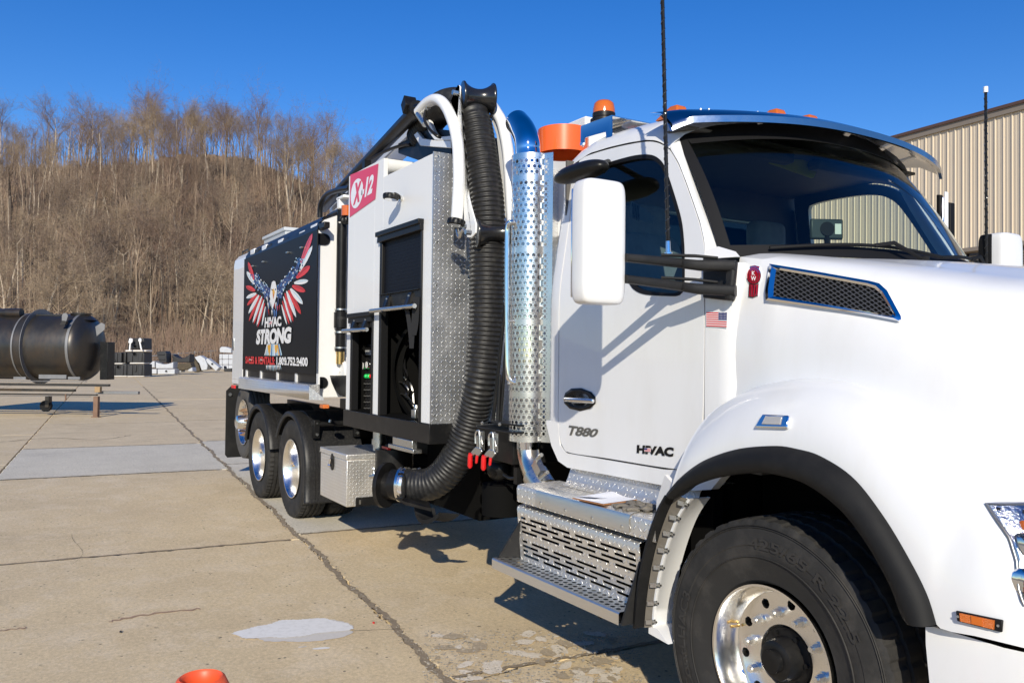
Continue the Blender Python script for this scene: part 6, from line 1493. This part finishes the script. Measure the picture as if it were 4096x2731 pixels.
mb = MB(); mb.tube(smooth_path([S(1158,1090,.2), S(1172,1098,.18), S(1186,1096,.18), S(1190,1088,.18)], 4), .012, 8); mb.obox(S(1190,1092,.18), V((.02,0,0)), V((0,.02,0)), V((0,0,.05))); mb.build('sensor_cable', BLACKP, vb)
mb = MB()
for u, v in ((1108,972),(1148,975),(1136,995)): bolt(mb, S(u,v,.06), (0,-.5,.8), .010)
mb.build('manifold_bolt', STEEL, vb)
for u0 in (0, 31):
    dv = u0*.16
    def Q_(u, v, y=.02): return S(u+u0, v+dv, y)
    mb = MB(); plate(mb, [Q_(1094,1000), Q_(1104,1000), Q_(1108,1020), Q_(1106,1030), Q_(1094,1030)], (0,1,0), .012); mb.obox(Q_(1106,1012,.04), V((.008,0,0)), V((0,.02,0)), V((0,0,.06))); tc_ = mb.build('toggle_clamp', STEEL, truck, bevel=.003)
    mb = MB(); a = Q_(1093,998,.01); b = Q_(1094,1015,.01); mb.tube(smooth_path([Q_(1092,1018,.01), Q_(1092,998,.01), Q_(1096,990,.01), Q_(1101,992,.01), Q_(1102,1030,.01)], 4), .0065, 8); mb.build('clamp_hook', STEEL, tc_)
    mb = MB(); plate(mb, [Q_(1084,1034,.0), Q_(1092,1026,.0), Q_(1104,1030,.0), Q_(1106,1037,.0), Q_(1097,1048,.0), Q_(1090,1043,.0), Q_(1084,1046,.0), Q_(1076,1046,.0)], (0,1,0), .014); mb.build('clamp_linkage', STEEL, tc_, bevel=.003)
    mb = MB(); mb.tube([Q_(1081,1041,.0), Q_(1080,1048,.0), Q_(1079.5,1070,.0), Q_(1079.5,1075,.0)], [.014,.016,.017,.008], 12); mb.build('clamp_grip', REDG, tc_)
    mb = MB(); mb.tube([Q_(1096,1046,.0), Q_(1095.5,1050,.0), Q_(1094,1062,.0), Q_(1093.5,1064,.0)], [.009,.010,.009,.004], 10); mb.build('trigger_grip', REDG, tc_)
# struts between hose and manifold
mb = MB(); 
for a, b in (((1160,700,.25),(1132,970,.2)), ((1170,700,.28),(1148,975,.22)), ((1148,860,.22),(1143,965,.2))): mb.tube([S(*a), S(*b)], .012, 8)
mb.build('support_strut', BLACKP, truck)

# ------------------------------------------------------------------ steps
yS = -.13
la, lb_ = S(1130,1282,yS), S(1421,1403,yS); zl = (la.z+lb_.z)/2; lx0, lx1 = la.x, lb_.x
zl0 = S(1413,1432,yS).z; yi = S(1186,1277,.0).y
# back edge of tread on the front panel plane: panel foot
pf = G(1196, 1282, zl); YP = pf.y      # plane of the slotted panel
# slotted panel and cover: panel leans slightly, top edge
pt = S(1190, 1158, YP-.02); zp1 = pt.z
px0 = S(1196,1280,YP).x; px1 = S(1478,1380,YP).x
# lower tread with oval perforations
CT = int((lx1-lx0)/.042); CR = max(3, int((YP-yS)/.034))
mb = MB(); sx = (lx1-lx0)/(CT+.5); sy = (YP-yS-.012)/CR
perforate(mb, lambda u, v: V((lx0+u*sx, yS+.012+v*sy, zl)), CT, CR, .30, 8)
for j in range(CR):
    y0_, y1_ = yS+.012+j*sy, yS+.012+(j+1)*sy
    if j % 2: mb.add([(lx0,y0_,zl),(lx0+.5*sx,y0_,zl),(lx0+.5*sx,y1_,zl),(lx0,y1_,zl)], [(0,1,2,3)])
    else: mb.add([(lx1-.5*sx,y0_,zl),(lx1,y0_,zl),(lx1,y1_,zl),(lx1-.5*sx,y1_,zl)], [(0,1,2,3)])
for i in range(CT):
    for j in range(CR):
        pass
mb.grid([[(lx0,yS+.012,zl),(lx1,yS+.012,zl)], [(lx0,yS+.004,zl-.002),(lx1,yS+.004,zl-.002)], [(lx0,yS,zl-.008),(lx1,yS,zl-.008)], [(lx0,yS,zl0),(lx1,yS,zl0)], [(lx0,yS+.003,zl0),(lx1,yS+.003,zl0)]])
mb.add([(lx0,yS,zl-.008),(lx0,yS,zl0),(lx0,YP,zl0+.02),(lx0,YP,zl)], [(0,1,2,3)])
step = mb.build('lower_step', ALUB, truck, ang=30)
mb = MB(); q = G(1181,1165,0); plate(mb, [V((lx0+.02,yS+.03,zl)), V((lx0+.08,YP+.03,zl)), V((lx0+.14,YP+.05,zp1-.05)), V((lx0+.13,YP-.02,zp1-.08))], (-.006,0,0), .01); mb.build('step_side_bracket', BLACKT, step)
mb = MB(); plate(mb, [V((lx1+.004,yS+.005,zl0)), V((lx1+.004,YP+.1,zl0)), V((lx1+.004,YP+.1,zl+.26)), V((lx1+.004,YP-.02,zl+.22))], (1,0,0), .012); mb.build('step_front_bracket', BLACKT, step)
for x in (lx0+.2, lx1-.2): mb = MB(); mb.tube([(x,yS+.05,zl0-.015),(x,YP+.3,zl0-.02)], .02, 8); mb.build('step_hanger', BLACKP, step)
for x0_, x1_ in ((lx0+.02,lx0+.22),(lx0+.27,lx0+.62),(lx0+.66,lx1-.03)): mb = MB(); mb.box((x0_,yS+.02,zl0-.004),(x1_,YP+.3,zl0+.002)); mb.build('step_shade_plate', BLACKP, step)  # plates added under the tread to block most sun through its holes
# slotted kick panel, each row of slots real openings
H = zp1-zl; rowsl = [.16,.23,.30,.47,.54,.61,.78,.85]
rowsl = [.10,.185,.27,.355,.53,.615,.70,.785]
def pn(x, f, dy=0): return V((x, YP+(-.03)*f+dy, zl+H*f))
mb = MB(); hs2 = .044; edges = [0.0]
def strip2(x0, x1, f0, f1): mb.hexa([pn(x0,f0), pn(x1,f0), pn(x1,f0,.004), pn(x0,f0,.004), pn(x0,f1), pn(x1,f1), pn(x1,f1,.004), pn(x0,f1,.004)])
prev = 0.0; Lp = px1-px0
for k, f in enumerate(rowsl):
    strip2(px0, px1, prev, f-hs2/2)
    n = 5; pitch = Lp/n; off = (k % 2)*.5
    xx = px0; sl2 = pitch*.80
    for j in range(-1, n+1):
        s0 = px0+(j+off)*pitch+pitch*.1; s1 = s0+sl2
        a = max(xx, px0); b = min(max(s0, px0+.03), px1-.03)
        if b > a: strip2(a, b, f-hs2/2, f+hs2/2)
        xx = max(xx, min(s1, px1-.03))
    strip2(xx, px1, f-hs2/2, f+hs2/2); prev = f+hs2/2
strip2(px0, px1, prev, .93)
rws = [[pn(x,.93) for x in (px0,px1)], [pn(x,.965)+V((0,.004,0)) for x in (px0,px1)], [pn(x,.99)+V((0,.016,0)) for x in (px0,px1)], [pn(x,1.0)+V((0,.05,0)) for x in (px0,px1)]]; mb.grid(rws)
kick = mb.build('kick_panel', DPLATE2, truck, ang=30)
mb = MB(); mb.hexa([pn(px0+.02,.05,.06), pn(px1-.02,.05,.06), pn(px1-.02,.05,.12), pn(px0+.02,.05,.12), pn(px0+.02,.95,.06), pn(px1-.02,.95,.06), pn(px1-.02,.95,.12), pn(px0+.02,.95,.12)]); mb.build('battery_box', DARK, truck)
# upper step: cover over the box, bright nosing, riser to the cab
uz = S(1190,1112,YP-.05).z; ux0 = S(1187,1112,YP-.05).x; ux1 = S(1505,1190,YP-.05).x; yU = YP-.05; uzb = S(1190,1152,YP-.05).z
yB = .24
mb = MB(); mb.grid([[V((x,yB,uz)) for x in (ux0,ux1)], [V((x,yU+.03,uz)) for x in (ux0,ux1)], [V((x,yU+.008,uz-.006)) for x in (ux0,ux1)], [V((x,yU,uz-.022)) for x in (ux0,ux1)], [V((x,yU+.004,uzb)) for x in (ux0,ux1)], [V((x,yU+.012,uzb)) for x in (ux0,ux1)]])
mb.add([(ux0,yB,uz),(ux0,yU+.03,uz),(ux0,yU+.008,uz-.006),(ux0,yU,uz-.022),(ux0,yU+.004,uzb),(ux0,yB,uzb)], [(0,1,2,3,4,5)])
ustep = mb.build('upper_step', DPLATE2, truck, ang=30)
nx0, nx1 = S(1232,1120,yU).x, S(1447,1160,yU).x
mb = MB(); mb.grid([[V((x,yU+.09,uz+.004)) for x in (nx0,nx1)], [V((x,yU+.025,uz+.004)) for x in (nx0,nx1)], [V((x,yU+.002,uz-.004)) for x in (nx0,nx1)], [V((x,yU-.005,uz-.022)) for x in (nx0,nx1)], [V((x,yU-.004,uzb+.012)) for x in (nx0,nx1)]]); mb.build('step_nosing', ALUB, ustep, ang=40)
mb = MB()
for k in range(4): bolt(mb, V((nx0+(nx1-nx0)*(.06+.29*k),yU-.004,uzb+.03)), (0,-1,0), .008, .004)
mb.build('nosing_rivet', STEEL, ustep)
rz = S(1308,1062,yB-.04).z; rx0 = S(1306,1075,yB-.04).x
mb = MB(); mb.grid([[V((x,yB-.10,uz+.002)) for x in (rx0,ux1)], [V((x,yB-.06,uz+.012)) for x in (rx0,ux1)], [V((x,yB-.045,uz+.04)) for x in (rx0,ux1)], [V((x,yB-.02,rz-.02)) for x in (rx0,ux1)], [V((x,yB,rz)) for x in (rx0,ux1)], [V((x,yB+.2,rz+.005)) for x in (rx0,ux1)]]); mb.build('step_riser', DPLATE2, ustep, ang=50)
mb = MB(); mb.box((ux0+.02,.30,.45),(ux1,.36,rz-.02)); mb.build('step_box_back', DARK, truck)
# ================================================================== OTHER THINGS
fwg = V((fw.x, fw.y, 0)).normalized(); rtg = V((rt.x, rt.y, 0)).normalized()
# ---- unfinished steel tank on a welded stand, far left
MILL = M('mill_scale_steel', (.060,.057,.055), .38, .7, var=.35, vscale=1.5, rvar=.12, dirt=(.16,.10,.055), dscale=1.3, damt=.6, stretch=(1,1,.35))
MILL2 = M('bare_steel_grey', (.22,.22,.225), .5, .5, var=.25, vscale=5)
RSTL = M('rusty_steel', (.20,.12,.08), .75, .2, var=.35, vscale=6)
WOOD = M('timber_block', (.34,.23,.12), .8, var=.25, vscale=10)
TD = (G(222,958)-CAM).dot(fw)
tloc = V((G(222,958).x, G(222,958).y, 0))
tank = thing('steel_tank', 'dark unpainted steel tank on a welded stand at the left edge', 'tank', tloc)
def T_(u, v, d=0.0): return DP(u, v, TD+d)
Rk = .90; ca = T_(195, 797, 1.05); cl = ca-rtg*4.2
def tb_(mb, nm, mat, **k): return mb.build(nm, mat, tank, **k)
mb = MB(); prof = [(0,Rk)]+[(i*.7, Rk) for i in range(1,6)]+[(4.2,Rk)]
mb.lathe([(0,0)]+prof+[(4.28,Rk*.985),(4.38,Rk*.90),(4.47,Rk*.72),(4.53,Rk*.45),(4.56,0)], cl, rtg, 64); shell_ = tb_(mb, 'tank_shell', MILL, ang=35)
for x, r, w_ in ((4.18,.022,.035),(2.72,.012,.02)): mb = MB(); mb.lathe([(x-w_,Rk),(x-w_,Rk+r),(x+w_,Rk+r),(x+w_,Rk)], cl, rtg, 64); mb.build('weld_seam', MILL2, shell_)
xs2 = (T_(43,797)-cl).dot(rtg); mb = MB(); mb.lathe([(xs2-.006,Rk-.01),(xs2-.006,Rk+.13),(xs2+.006,Rk+.13),(xs2+.006,Rk-.01)], cl, rtg, 64); mb.build('stiffener_ring', MILL2, shell_)
# end box, top flange, pipe, lugs
mb = MB(); a = T_(228,785,.9); b = T_(245,872,.9); c = (a+b)/2; mb.obox(c+fwg*.25, rtg*((b-a).dot(rtg)/2), fwg*.2, V((0,0,(a.z-b.z)/2))); tb_(mb, 'end_box', BLACKP, bevel=.01)
mb = MB(); c = T_(187,722,1.0); mb.lathe([(-.16,.40),(-.06,.30),(-.03,.22),(-.0,.22)], c, (0,0,1), 32); mb.lathe([(0,0),(0,.27),(.03,.27),(.03,0)], c, (0,0,1), 32); tb_(mb, 'top_flange', MILL, ang=40)
mb = MB(); c0 = T_(50,719,.7); mb.tube([c0, c0-rtg*.35, c0-rtg*.55+fwg*.05, c0-rtg*.75+fwg*.25], [.125,.125,.12,.11], 20); tb_(mb, 'outlet_pipe', MILL)
for pts, d in ((((142,742),(142,724),(146,719),(152,719),(156,725),(153,735),(149,742)), .2), (((219,750),(233,741),(241,745),(240,757),(222,772)), .8)):
    mb = MB(); mb.prism([T_(u, v, d) for u, v in pts], fwg*.02); tb_(mb, 'lifting_lug', MILL2)
mb = MB(); mb.prism([T_(u, v, .1) for u, v in ((136,746),(149,746),(153,738),(143,736))], fwg*.1); tb_(mb, 'lug_bracket', MILL)
mb = MB(); mb.obox(T_(118,724,.9), rtg*.35, fwg*.15, V((0,0,.02))); mb.tube([T_(118,724,.8), T_(118,717,.8)], .03, 8); tb_(mb, 'manway_bar', MILL)
for u0, u1, v0, v1 in ((90,153,860,870),(157,184,865,871),(32,60,865,871)):
    mb = MB(); a = T_(u0, v0, .3); b = T_(u1, v1, .3); mb.obox((a+b)/2, rtg*((b-a).dot(rtg)/2), fwg*.02, V((0,0,(a.z-b.z)/2))); tb_(mb, 'saddle_plate', MILL2)
def beam(u0, u1, v0, v1, d, th, mat, nm):
    mb = MB(); a = T_(u0, v0, d); b = T_(u1, v1, d); mb.obox((a+b)/2+fwg*th/2, rtg*((b-a).dot(rtg)/2), fwg*th/2, V((0,0,(a.z-b.z)/2))); return tb_(mb, nm, mat, bevel=.006)
beam(-190,196,871.5,877,.05,.10,MILL2,'saddle_rail'); beam(-190,249,877.5,887.5,.12,.12,MILL,'main_beam'); beam(-190,249,877.5,887.5,1.75,.12,MILL,'main_beam')
beam(-190,170,890,899.5,1.3,.12,MILL,'cross_beam'); beam(-190,221,901,908.5,.02,.10,MILL,'lower_beam'); beam(221,317,898,905.5,.25,.12,MILL2,'drawbar'); beam(-190,205,907,910.5,.0,.10,MILL2,'lower_angle')
beam(217,229,888,901,.05,.12,WOOD,'timber_block')
for u, d in ((222,0), (222,1.6), (-120,0), (-120,1.6)):
    a = T_(u, 910, d); mb = MB(); mb.obox(V((a.x,a.y,a.z/2)), rtg*.058, fwg*.058, V((0,0,a.z/2-.004))); mb.obox(V((a.x,a.y,.012)), rtg*.09, fwg*.09, V((0,0,.01))); tb_(mb, 'leg', RSTL)
a = T_(106, 932, .6); mb = MB(); mb.tube([a+fwg*-.05, a+fwg*.05], .15, 24); cw_ = tb_(mb, 'caster_wheel', SEAL); mb = MB(); mb.obox(a+rtg*.06+V((0,0,.12)), rtg*.05, fwg*.08, V((0,0,.15))); mb.build('caster_fork', MILL, cw_)
mb = MB(); p = T_(151,905,.0); mb.tube([p, p+V((0,0,-.16))], .02, 8); tb_(mb, 'tie_bolt', RSTL)

# ---- plastic containers stacked along the woods
BLKB = M('black_moulded_plastic', (.022,.022,.024), .5, var=.2, vscale=3)
GRYB = M('pale_grey_moulded_plastic', (.47,.49,.53), .5, var=.12, vscale=3, dirt=(.28,.26,.22), dscale=3, damt=.5)
MUD = M('muddy_plastic', (.07,.055,.035), .8, var=.6, vscale=5)
PALW = M('pale_pallet', (.66,.63,.58), .7, var=.15)
def zc_(x, y): return (218.2+x*.1367, 757.9+y*.1367)
def crate(pts, dep, thick, mat, name, label, cat='container', group=None, hole=None, ribs=(), off=0.0):
    P = [DP(*zc_(x, y), dep+off) for x, y in pts]; zmin = min(p.z for p in P); cx_ = sum(P, V())/len(P)
    rise = 0.0
    root = thing(name, label, cat, (cx_.x, cx_.y, max(0, zmin)), 0, group)
    mb = MB(); mb.prism(P, fwg*thick); sh = mb.build('body', mat, root, bevel=.05)
    for i, (x0, x1, y0, y1) in enumerate(ribs):
        a = DP(*zc_(x0, y0), dep+off); b = DP(*zc_(x1, y1), dep+off); mb = MB(); mb.obox((a+b)/2-fwg*.03, rtg*((b-a).dot(rtg)/2), fwg*.05, V((0,0,abs(a.z-b.z)/2))); mb.build('rib', mat, root, bevel=.03)
    if hole:
        x, y, r = hole; c = DP(*zc_(x, y), dep+off); rr = r*.1367/FPX*dep; mb = MB(); mb.lathe([(.05,rr*1.3),(-.06,rr*1.3),(-.06,rr),(.04,rr)], c, fwg, 20); mb.build('port_rim', mat, root); mb = MB(); mb.lathe([(0,0),(0,rr)], c-fwg*.012, fwg, 20); mb.build('port', DARK, root)
    return root
def dep_at(x, y): p = G(*zc_(x, y)); return (p-CAM).dot(fw)
d1 = dep_at(560, 785); d2 = dep_at(1180, 745); d3 = dep_at(1700, 712); d4 = dep_at(2150, 690)
def bx(x0, y0, x1, y1): return [(x0,y1),(x1,y1),(x1,y0),(x0,y0)]
crate(bx(180,580,250,775), d1, 1.2, BLKB, 'black_container', 'black plastic container half hidden behind the steel tank end', off=.3)
crate(bx(256,575,530,772), d1, 1.3, BLKB, 'black_container', 'bottom black container with port near its top, beside the steel tank', hole=(395,620,26), ribs=((300,345,590,765),(440,480,590,765)))
crate(bx(537,572,830,772), d1, 1.3, BLKB, 'black_container', 'bottom black container without a port under the three-high stack', ribs=((575,635,585,760),(665,700,590,700),(735,795,585,760)))
crate(bx(232,376,445,552), d1, 1.3, BLKB, 'black_container', 'upper black container with low port, beside the three-high stack', hole=(315,512,24), ribs=((355,380,385,545),))
crate(bx(445,368,522,552), d1, 1.3, BLKB, 'black_container', 'narrow black container end between the two upper black containers', off=.35)
crate(bx(537,366,830,546), d1, 1.3, BLKB, 'black_container', 'middle black container of the three-high stack, port at its top', hole=(668,402,28), ribs=((575,635,385,540),(735,795,385,540)))
crate([(545,325),(828,325),(826,135),(560,135)], d1, 1.3, BLKB, 'black_container', 'topmost black container of the three-high stack', hole=(680,275,26), ribs=((640,660,145,240),(715,735,145,320)))
for P, lb in ((bx(505,335,860,363), 'pale pallet under the topmost black container'), (bx(582,545,820,568), 'pale slat between the middle and bottom black containers'), (bx(262,553,462,573), 'pale slat under the upper black container with low port'), (bx(540,768,820,785), 'pale slat under the bottom black container without a port'), (bx(260,766,530,782), 'pale slat under the bottom black container with port')):
    crate(P, d1, 1.1, PALW, 'pallet', lb, 'pallet', off=-.08)
for x, lb in ((0,'left white paddle on a post before the topmost black container'), (160,'right white paddle on a post before the topmost black container')):
    P = [(553+x*.98,215),(600+x*.98,228),(628+x*.94,200),(628+x*.9,145),(575+x,135)] if not x else [(728,200),(770,210),(778,160),(762,135),(738,133),(722,165)]
    r_ = crate(P, d1, .12, PRINTW, 'paddle', lb, 'paddle', off=-.5)
    a = DP(*zc_(*( (592,225) if not x else (752,205))), d1-.45); b = DP(*zc_(*((582,340) if not x else (780,330))), d1-.45); mb = MB(); mb.tube([a, b], .05, 6); mb.build('post', PRINTW, r_)
def saddle(x0, x1, y0, y1, dip):
    n = 12; return [(x0,y1),(x1,y1)]+[(x1+(x0-x1)*i/n, y0+dip*math.sin(math.pi*i/n)**.8) for i in range(n+1)]
crate([(840,640),(1005,632),(1000,525),(965,520),(930,560),(905,572),(840,585)], d2, 1.0, GRYB, 'grey_saddle', 'pale grey plastic saddle next to the black stack, its left end shaded', 'saddle')
crate(bx(836,655,1033,735), d2, 1.0, GRYB, 'grey_block', 'pale grey block with port under the leftmost grey saddle', 'block', hole=(893,698,18))
crate(saddle(1018,1312,535,645,38), d2, 1.0, GRYB, 'grey_saddle', 'wide pale grey saddle below the tilted black box', 'saddle')
crate(bx(1048,655,1338,742), d2, 1.0, GRYB, 'grey_block', 'long pale grey block with port under the wide grey saddle', 'block', hole=(1200,690,18))
crate([(1080,545),(1205,550),(1200,385),(1170,350),(1040,365),(1035,400)], d2, 1.0, BLKB, 'black_box', 'tilted black box lying on the wide grey saddle', 'box', ribs=((1065,1170,400,420),(1080,1180,485,505)))
crate(saddle(1300,1590,400,545,75), d2+1, 1.1, BLKB, 'black_saddle', 'black plastic saddle lying on the muddy broken blocks', 'saddle')
crate([(1345,715),(1450,705),(1430,640),(1345,570)], d2+1, .9, GRYB, 'broken_block', 'broken pale block at the left of the muddy heap', 'block')
crate([(1345,600),(1420,680),(1560,660),(1625,620),(1600,545),(1480,560),(1350,565)], d2+.9, .9, MUD, 'muddy_block', 'muddy brown broken block under the black saddle', 'block')
crate([(1560,700),(1640,695),(1630,620),(1560,650)], d2+1, .9, GRYB, 'broken_block', 'broken pale block at the right of the muddy heap', 'block')
crate([(1665,710),(1765,690),(1740,590),(1655,445),(1600,470),(1640,620)], d3, .9, MUD, 'dark_column', 'dark leaning column of boxes beside the muddy heap', 'box')
crate([(1790,680),(1880,665),(1890,590),(1840,475),(1760,425),(1668,455),(1720,530),(1750,560)], d3, .9, GRYB, 'leaning_grey_stack', 'leaning pale grey stack with toothed right edge', 'box')
crate([(2030,692),(2086,625),(1885,470),(1858,500),(1885,555)], d3, .9, GRYB, 'leaning_grey_box', 'pale grey box with port leaning at an angle by itself', 'box', hole=(1972,567,17))
for j, (y0, y1) in enumerate(((405,490),(495,580),(585,660))):
    for i, (x0, x1) in enumerate(((2086,2135),(2138,2240),(2243,2330))):
        crate(bx(x0,y0,x1,y1), d4, 1.0, GRYB, 'grey_crate', ['top','middle','bottom'][j]+' row, '+['left','centre','right'][i]+' pale grey crate of the stack beside the truck tail', 'crate')
crate([(2095,375),(2290,385),(2290,310),(2240,300),(2195,282),(2120,280),(2092,310)], d4, .9, GRYB, 'grey_saddle', 'pale grey saddle on top of the crate stack beside the truck tail', 'saddle')
crate([(2165,690),(2290,780),(2290,640),(2175,650),(2160,600)], d4-3, .8, BLKB, 'black_cart', 'small black cart just left of the truck tail', 'cart')
# ---- fence at the foot of the woods
frt = thing('pipe_fence', 'grey pipe fence rail at the foot of the wooded hill', 'fence', G(420,853))
FEN = M('galvanised_pipe', (.42,.42,.42), .5, .6)
fa, fb_ = DP(200,830,88), DP(520,803,100); fd = fb_-fa
mb = MB(); mb.tube([fa, fb_], .05, 6); mb.build('rail', FEN, frt)
for k in range(9):
    p = fa.lerp(fb_, k/8); mb = MB(); mb.tube([V((p.x,p.y,-.05)), V((p.x,p.y,p.z+.15))], .045, 6); mb.build('post', FEN, frt)
for k in range(1, 7):
    q = fa.lerp(fb_, 0); mb = MB(); mb.tube([V((fa.x,fa.y,fa.z*k/7)), V((fb_.x,fb_.y,fb_.z*k/7))], .012, 4, False); mb.build('wire', FEN, frt)
# ---- traffic cone close to the camera
CONE = M('cone_orange', (.80,.10,.03), .45, var=.06, vscale=20)
ct = DP(462, 1553, 2.0); cp_ = V((ct.x, ct.y, 0)); cone = thing('traffic_cone', 'orange traffic cone with open top at the bottom edge', 'traffic cone', cp_)
mb = MB(); zt = ct.z; mb.lathe([(.03,.175),(.10,.165),(.4,.118),(zt-.16,.083),(zt-.07,.074),(zt-.025,.066),(zt-.004,.056),(zt,.050),(zt-.006,.044),(zt-.03,.043),(zt-.2,.05)], cp_, (0,0,1), 48); cb = mb.build('cone_body', CONE, cone, ang=60)
mb = MB(); mb.box((cp_.x-.19,cp_.y-.19,.004),(cp_.x+.19,cp_.y+.19,.035)); mb.build('cone_base', FLARE, cone, bevel=.012)
mb = MB(); mb.lathe([(zt-.42,.108),(zt-.42,.1095),(zt-.27,.0955),(zt-.27,.094)], cp_, (0,0,1), 48); mb.build('reflective_band', PRINTW, cone)
# ---- clipboard and rumpled gloves on the upper step
cq = [G(u, v, uz+.012) for u, v in ((1314,1143),(1385,1158),(1481,1145),(1410,1131))]
cc_ = sum(cq, V())/4; clip_ = thing('clipboard', 'hardboard clipboard with papers lying on the upper step', 'clipboard', cc_)
mb = MB(); mb.prism([p+V((0,0,-.004)) for p in cq], (0,0,.004)); mb.build('board', BOARD, clip_)
pq = quadmap(*[cc_+(p-cc_)*.96 for p in cq]); mb = MB(); mb.grid([[pq(s/10, t/6)+V((0,0,.002+.010*math.sin(s*.5+1)*(t/6)*(1-s/10)+.006*max(0,(t/6-.6))*(s/10))) for s in range(11)] for t in range(7)]); pp = mb.build('paper', PAPER, clip_, ang=60)
mb = MB(); mb.grid([[pq(.05+.5*s/8, .02+.42*t/5)+V((0,0,.004+.022*(s/8)*(1-t/5)**2)) for s in range(9)] for t in range(6)]); mb.build('paper_curl', PAPER, clip_, ang=60)
mb = MB()
for k in range(9): mb.poly([pq(.12+.012*k,.08+.09*k)+V((0,0,.018)), pq(.6,.08+.09*k)+V((0,0,.018)), pq(.6,.095+.09*k)+V((0,0,.018)), pq(.12+.012*k,.095+.09*k)+V((0,0,.018))]) if False else None
gl0 = V((S(1470,1150,.07).x, .065, uz)); glv = thing('work_gloves', 'rumpled grey work gloves beside the clipboard on the upper step', 'gloves', gl0)
GLM = M('dusty_glove', (.15,.135,.115), .85, var=.5, vscale=40, bump=.4, bscale=80); rg = random.Random(8)
for nm, (u, v, sx_) in (('glove', (1462,1130,.7)), ('glove', (1486,1127,.65))):
    c = V((S(u, 1150, .07).x, .065, uz)); mb = MB(); ph = [rg.uniform(0,6) for _ in range(6)]
    rows = []
    for i in range(13):
        t = math.pi*i/12; row = []
        for k in range(24):
            a = 2*math.pi*k/24; w_ = 1+.22*math.sin(3*a+ph[0])+.16*math.sin(5*a+4*t+ph[1])+.12*math.sin(7*t+2*a+ph[2])
            row.append(c+rtg*(.075*sx_*math.sin(t)*math.cos(a)*w_)+fwg*(.05*math.sin(t)*math.sin(a)*w_)+V((0,0,.016+.016*math.cos(t)*(1+.4*math.sin(4*a+ph[3])))))
        rows.append(row)
    mb.grid(rows, 0, True)
    for j in range(4):
        q = c+rtg*(-.05*sx_)+fwg*(-.02+.016*j)+V((0,0,.010)); mb.tube(smooth_path([q, q-rtg*.04+V((0,0,.008*rg.random())), q-rtg*(.06+.02*rg.random())+V((0,0,-.002))], 4), [.009]*4+[.008]*4+[.005], 8)
    mb.build(nm, GLM, glv, ang=80)
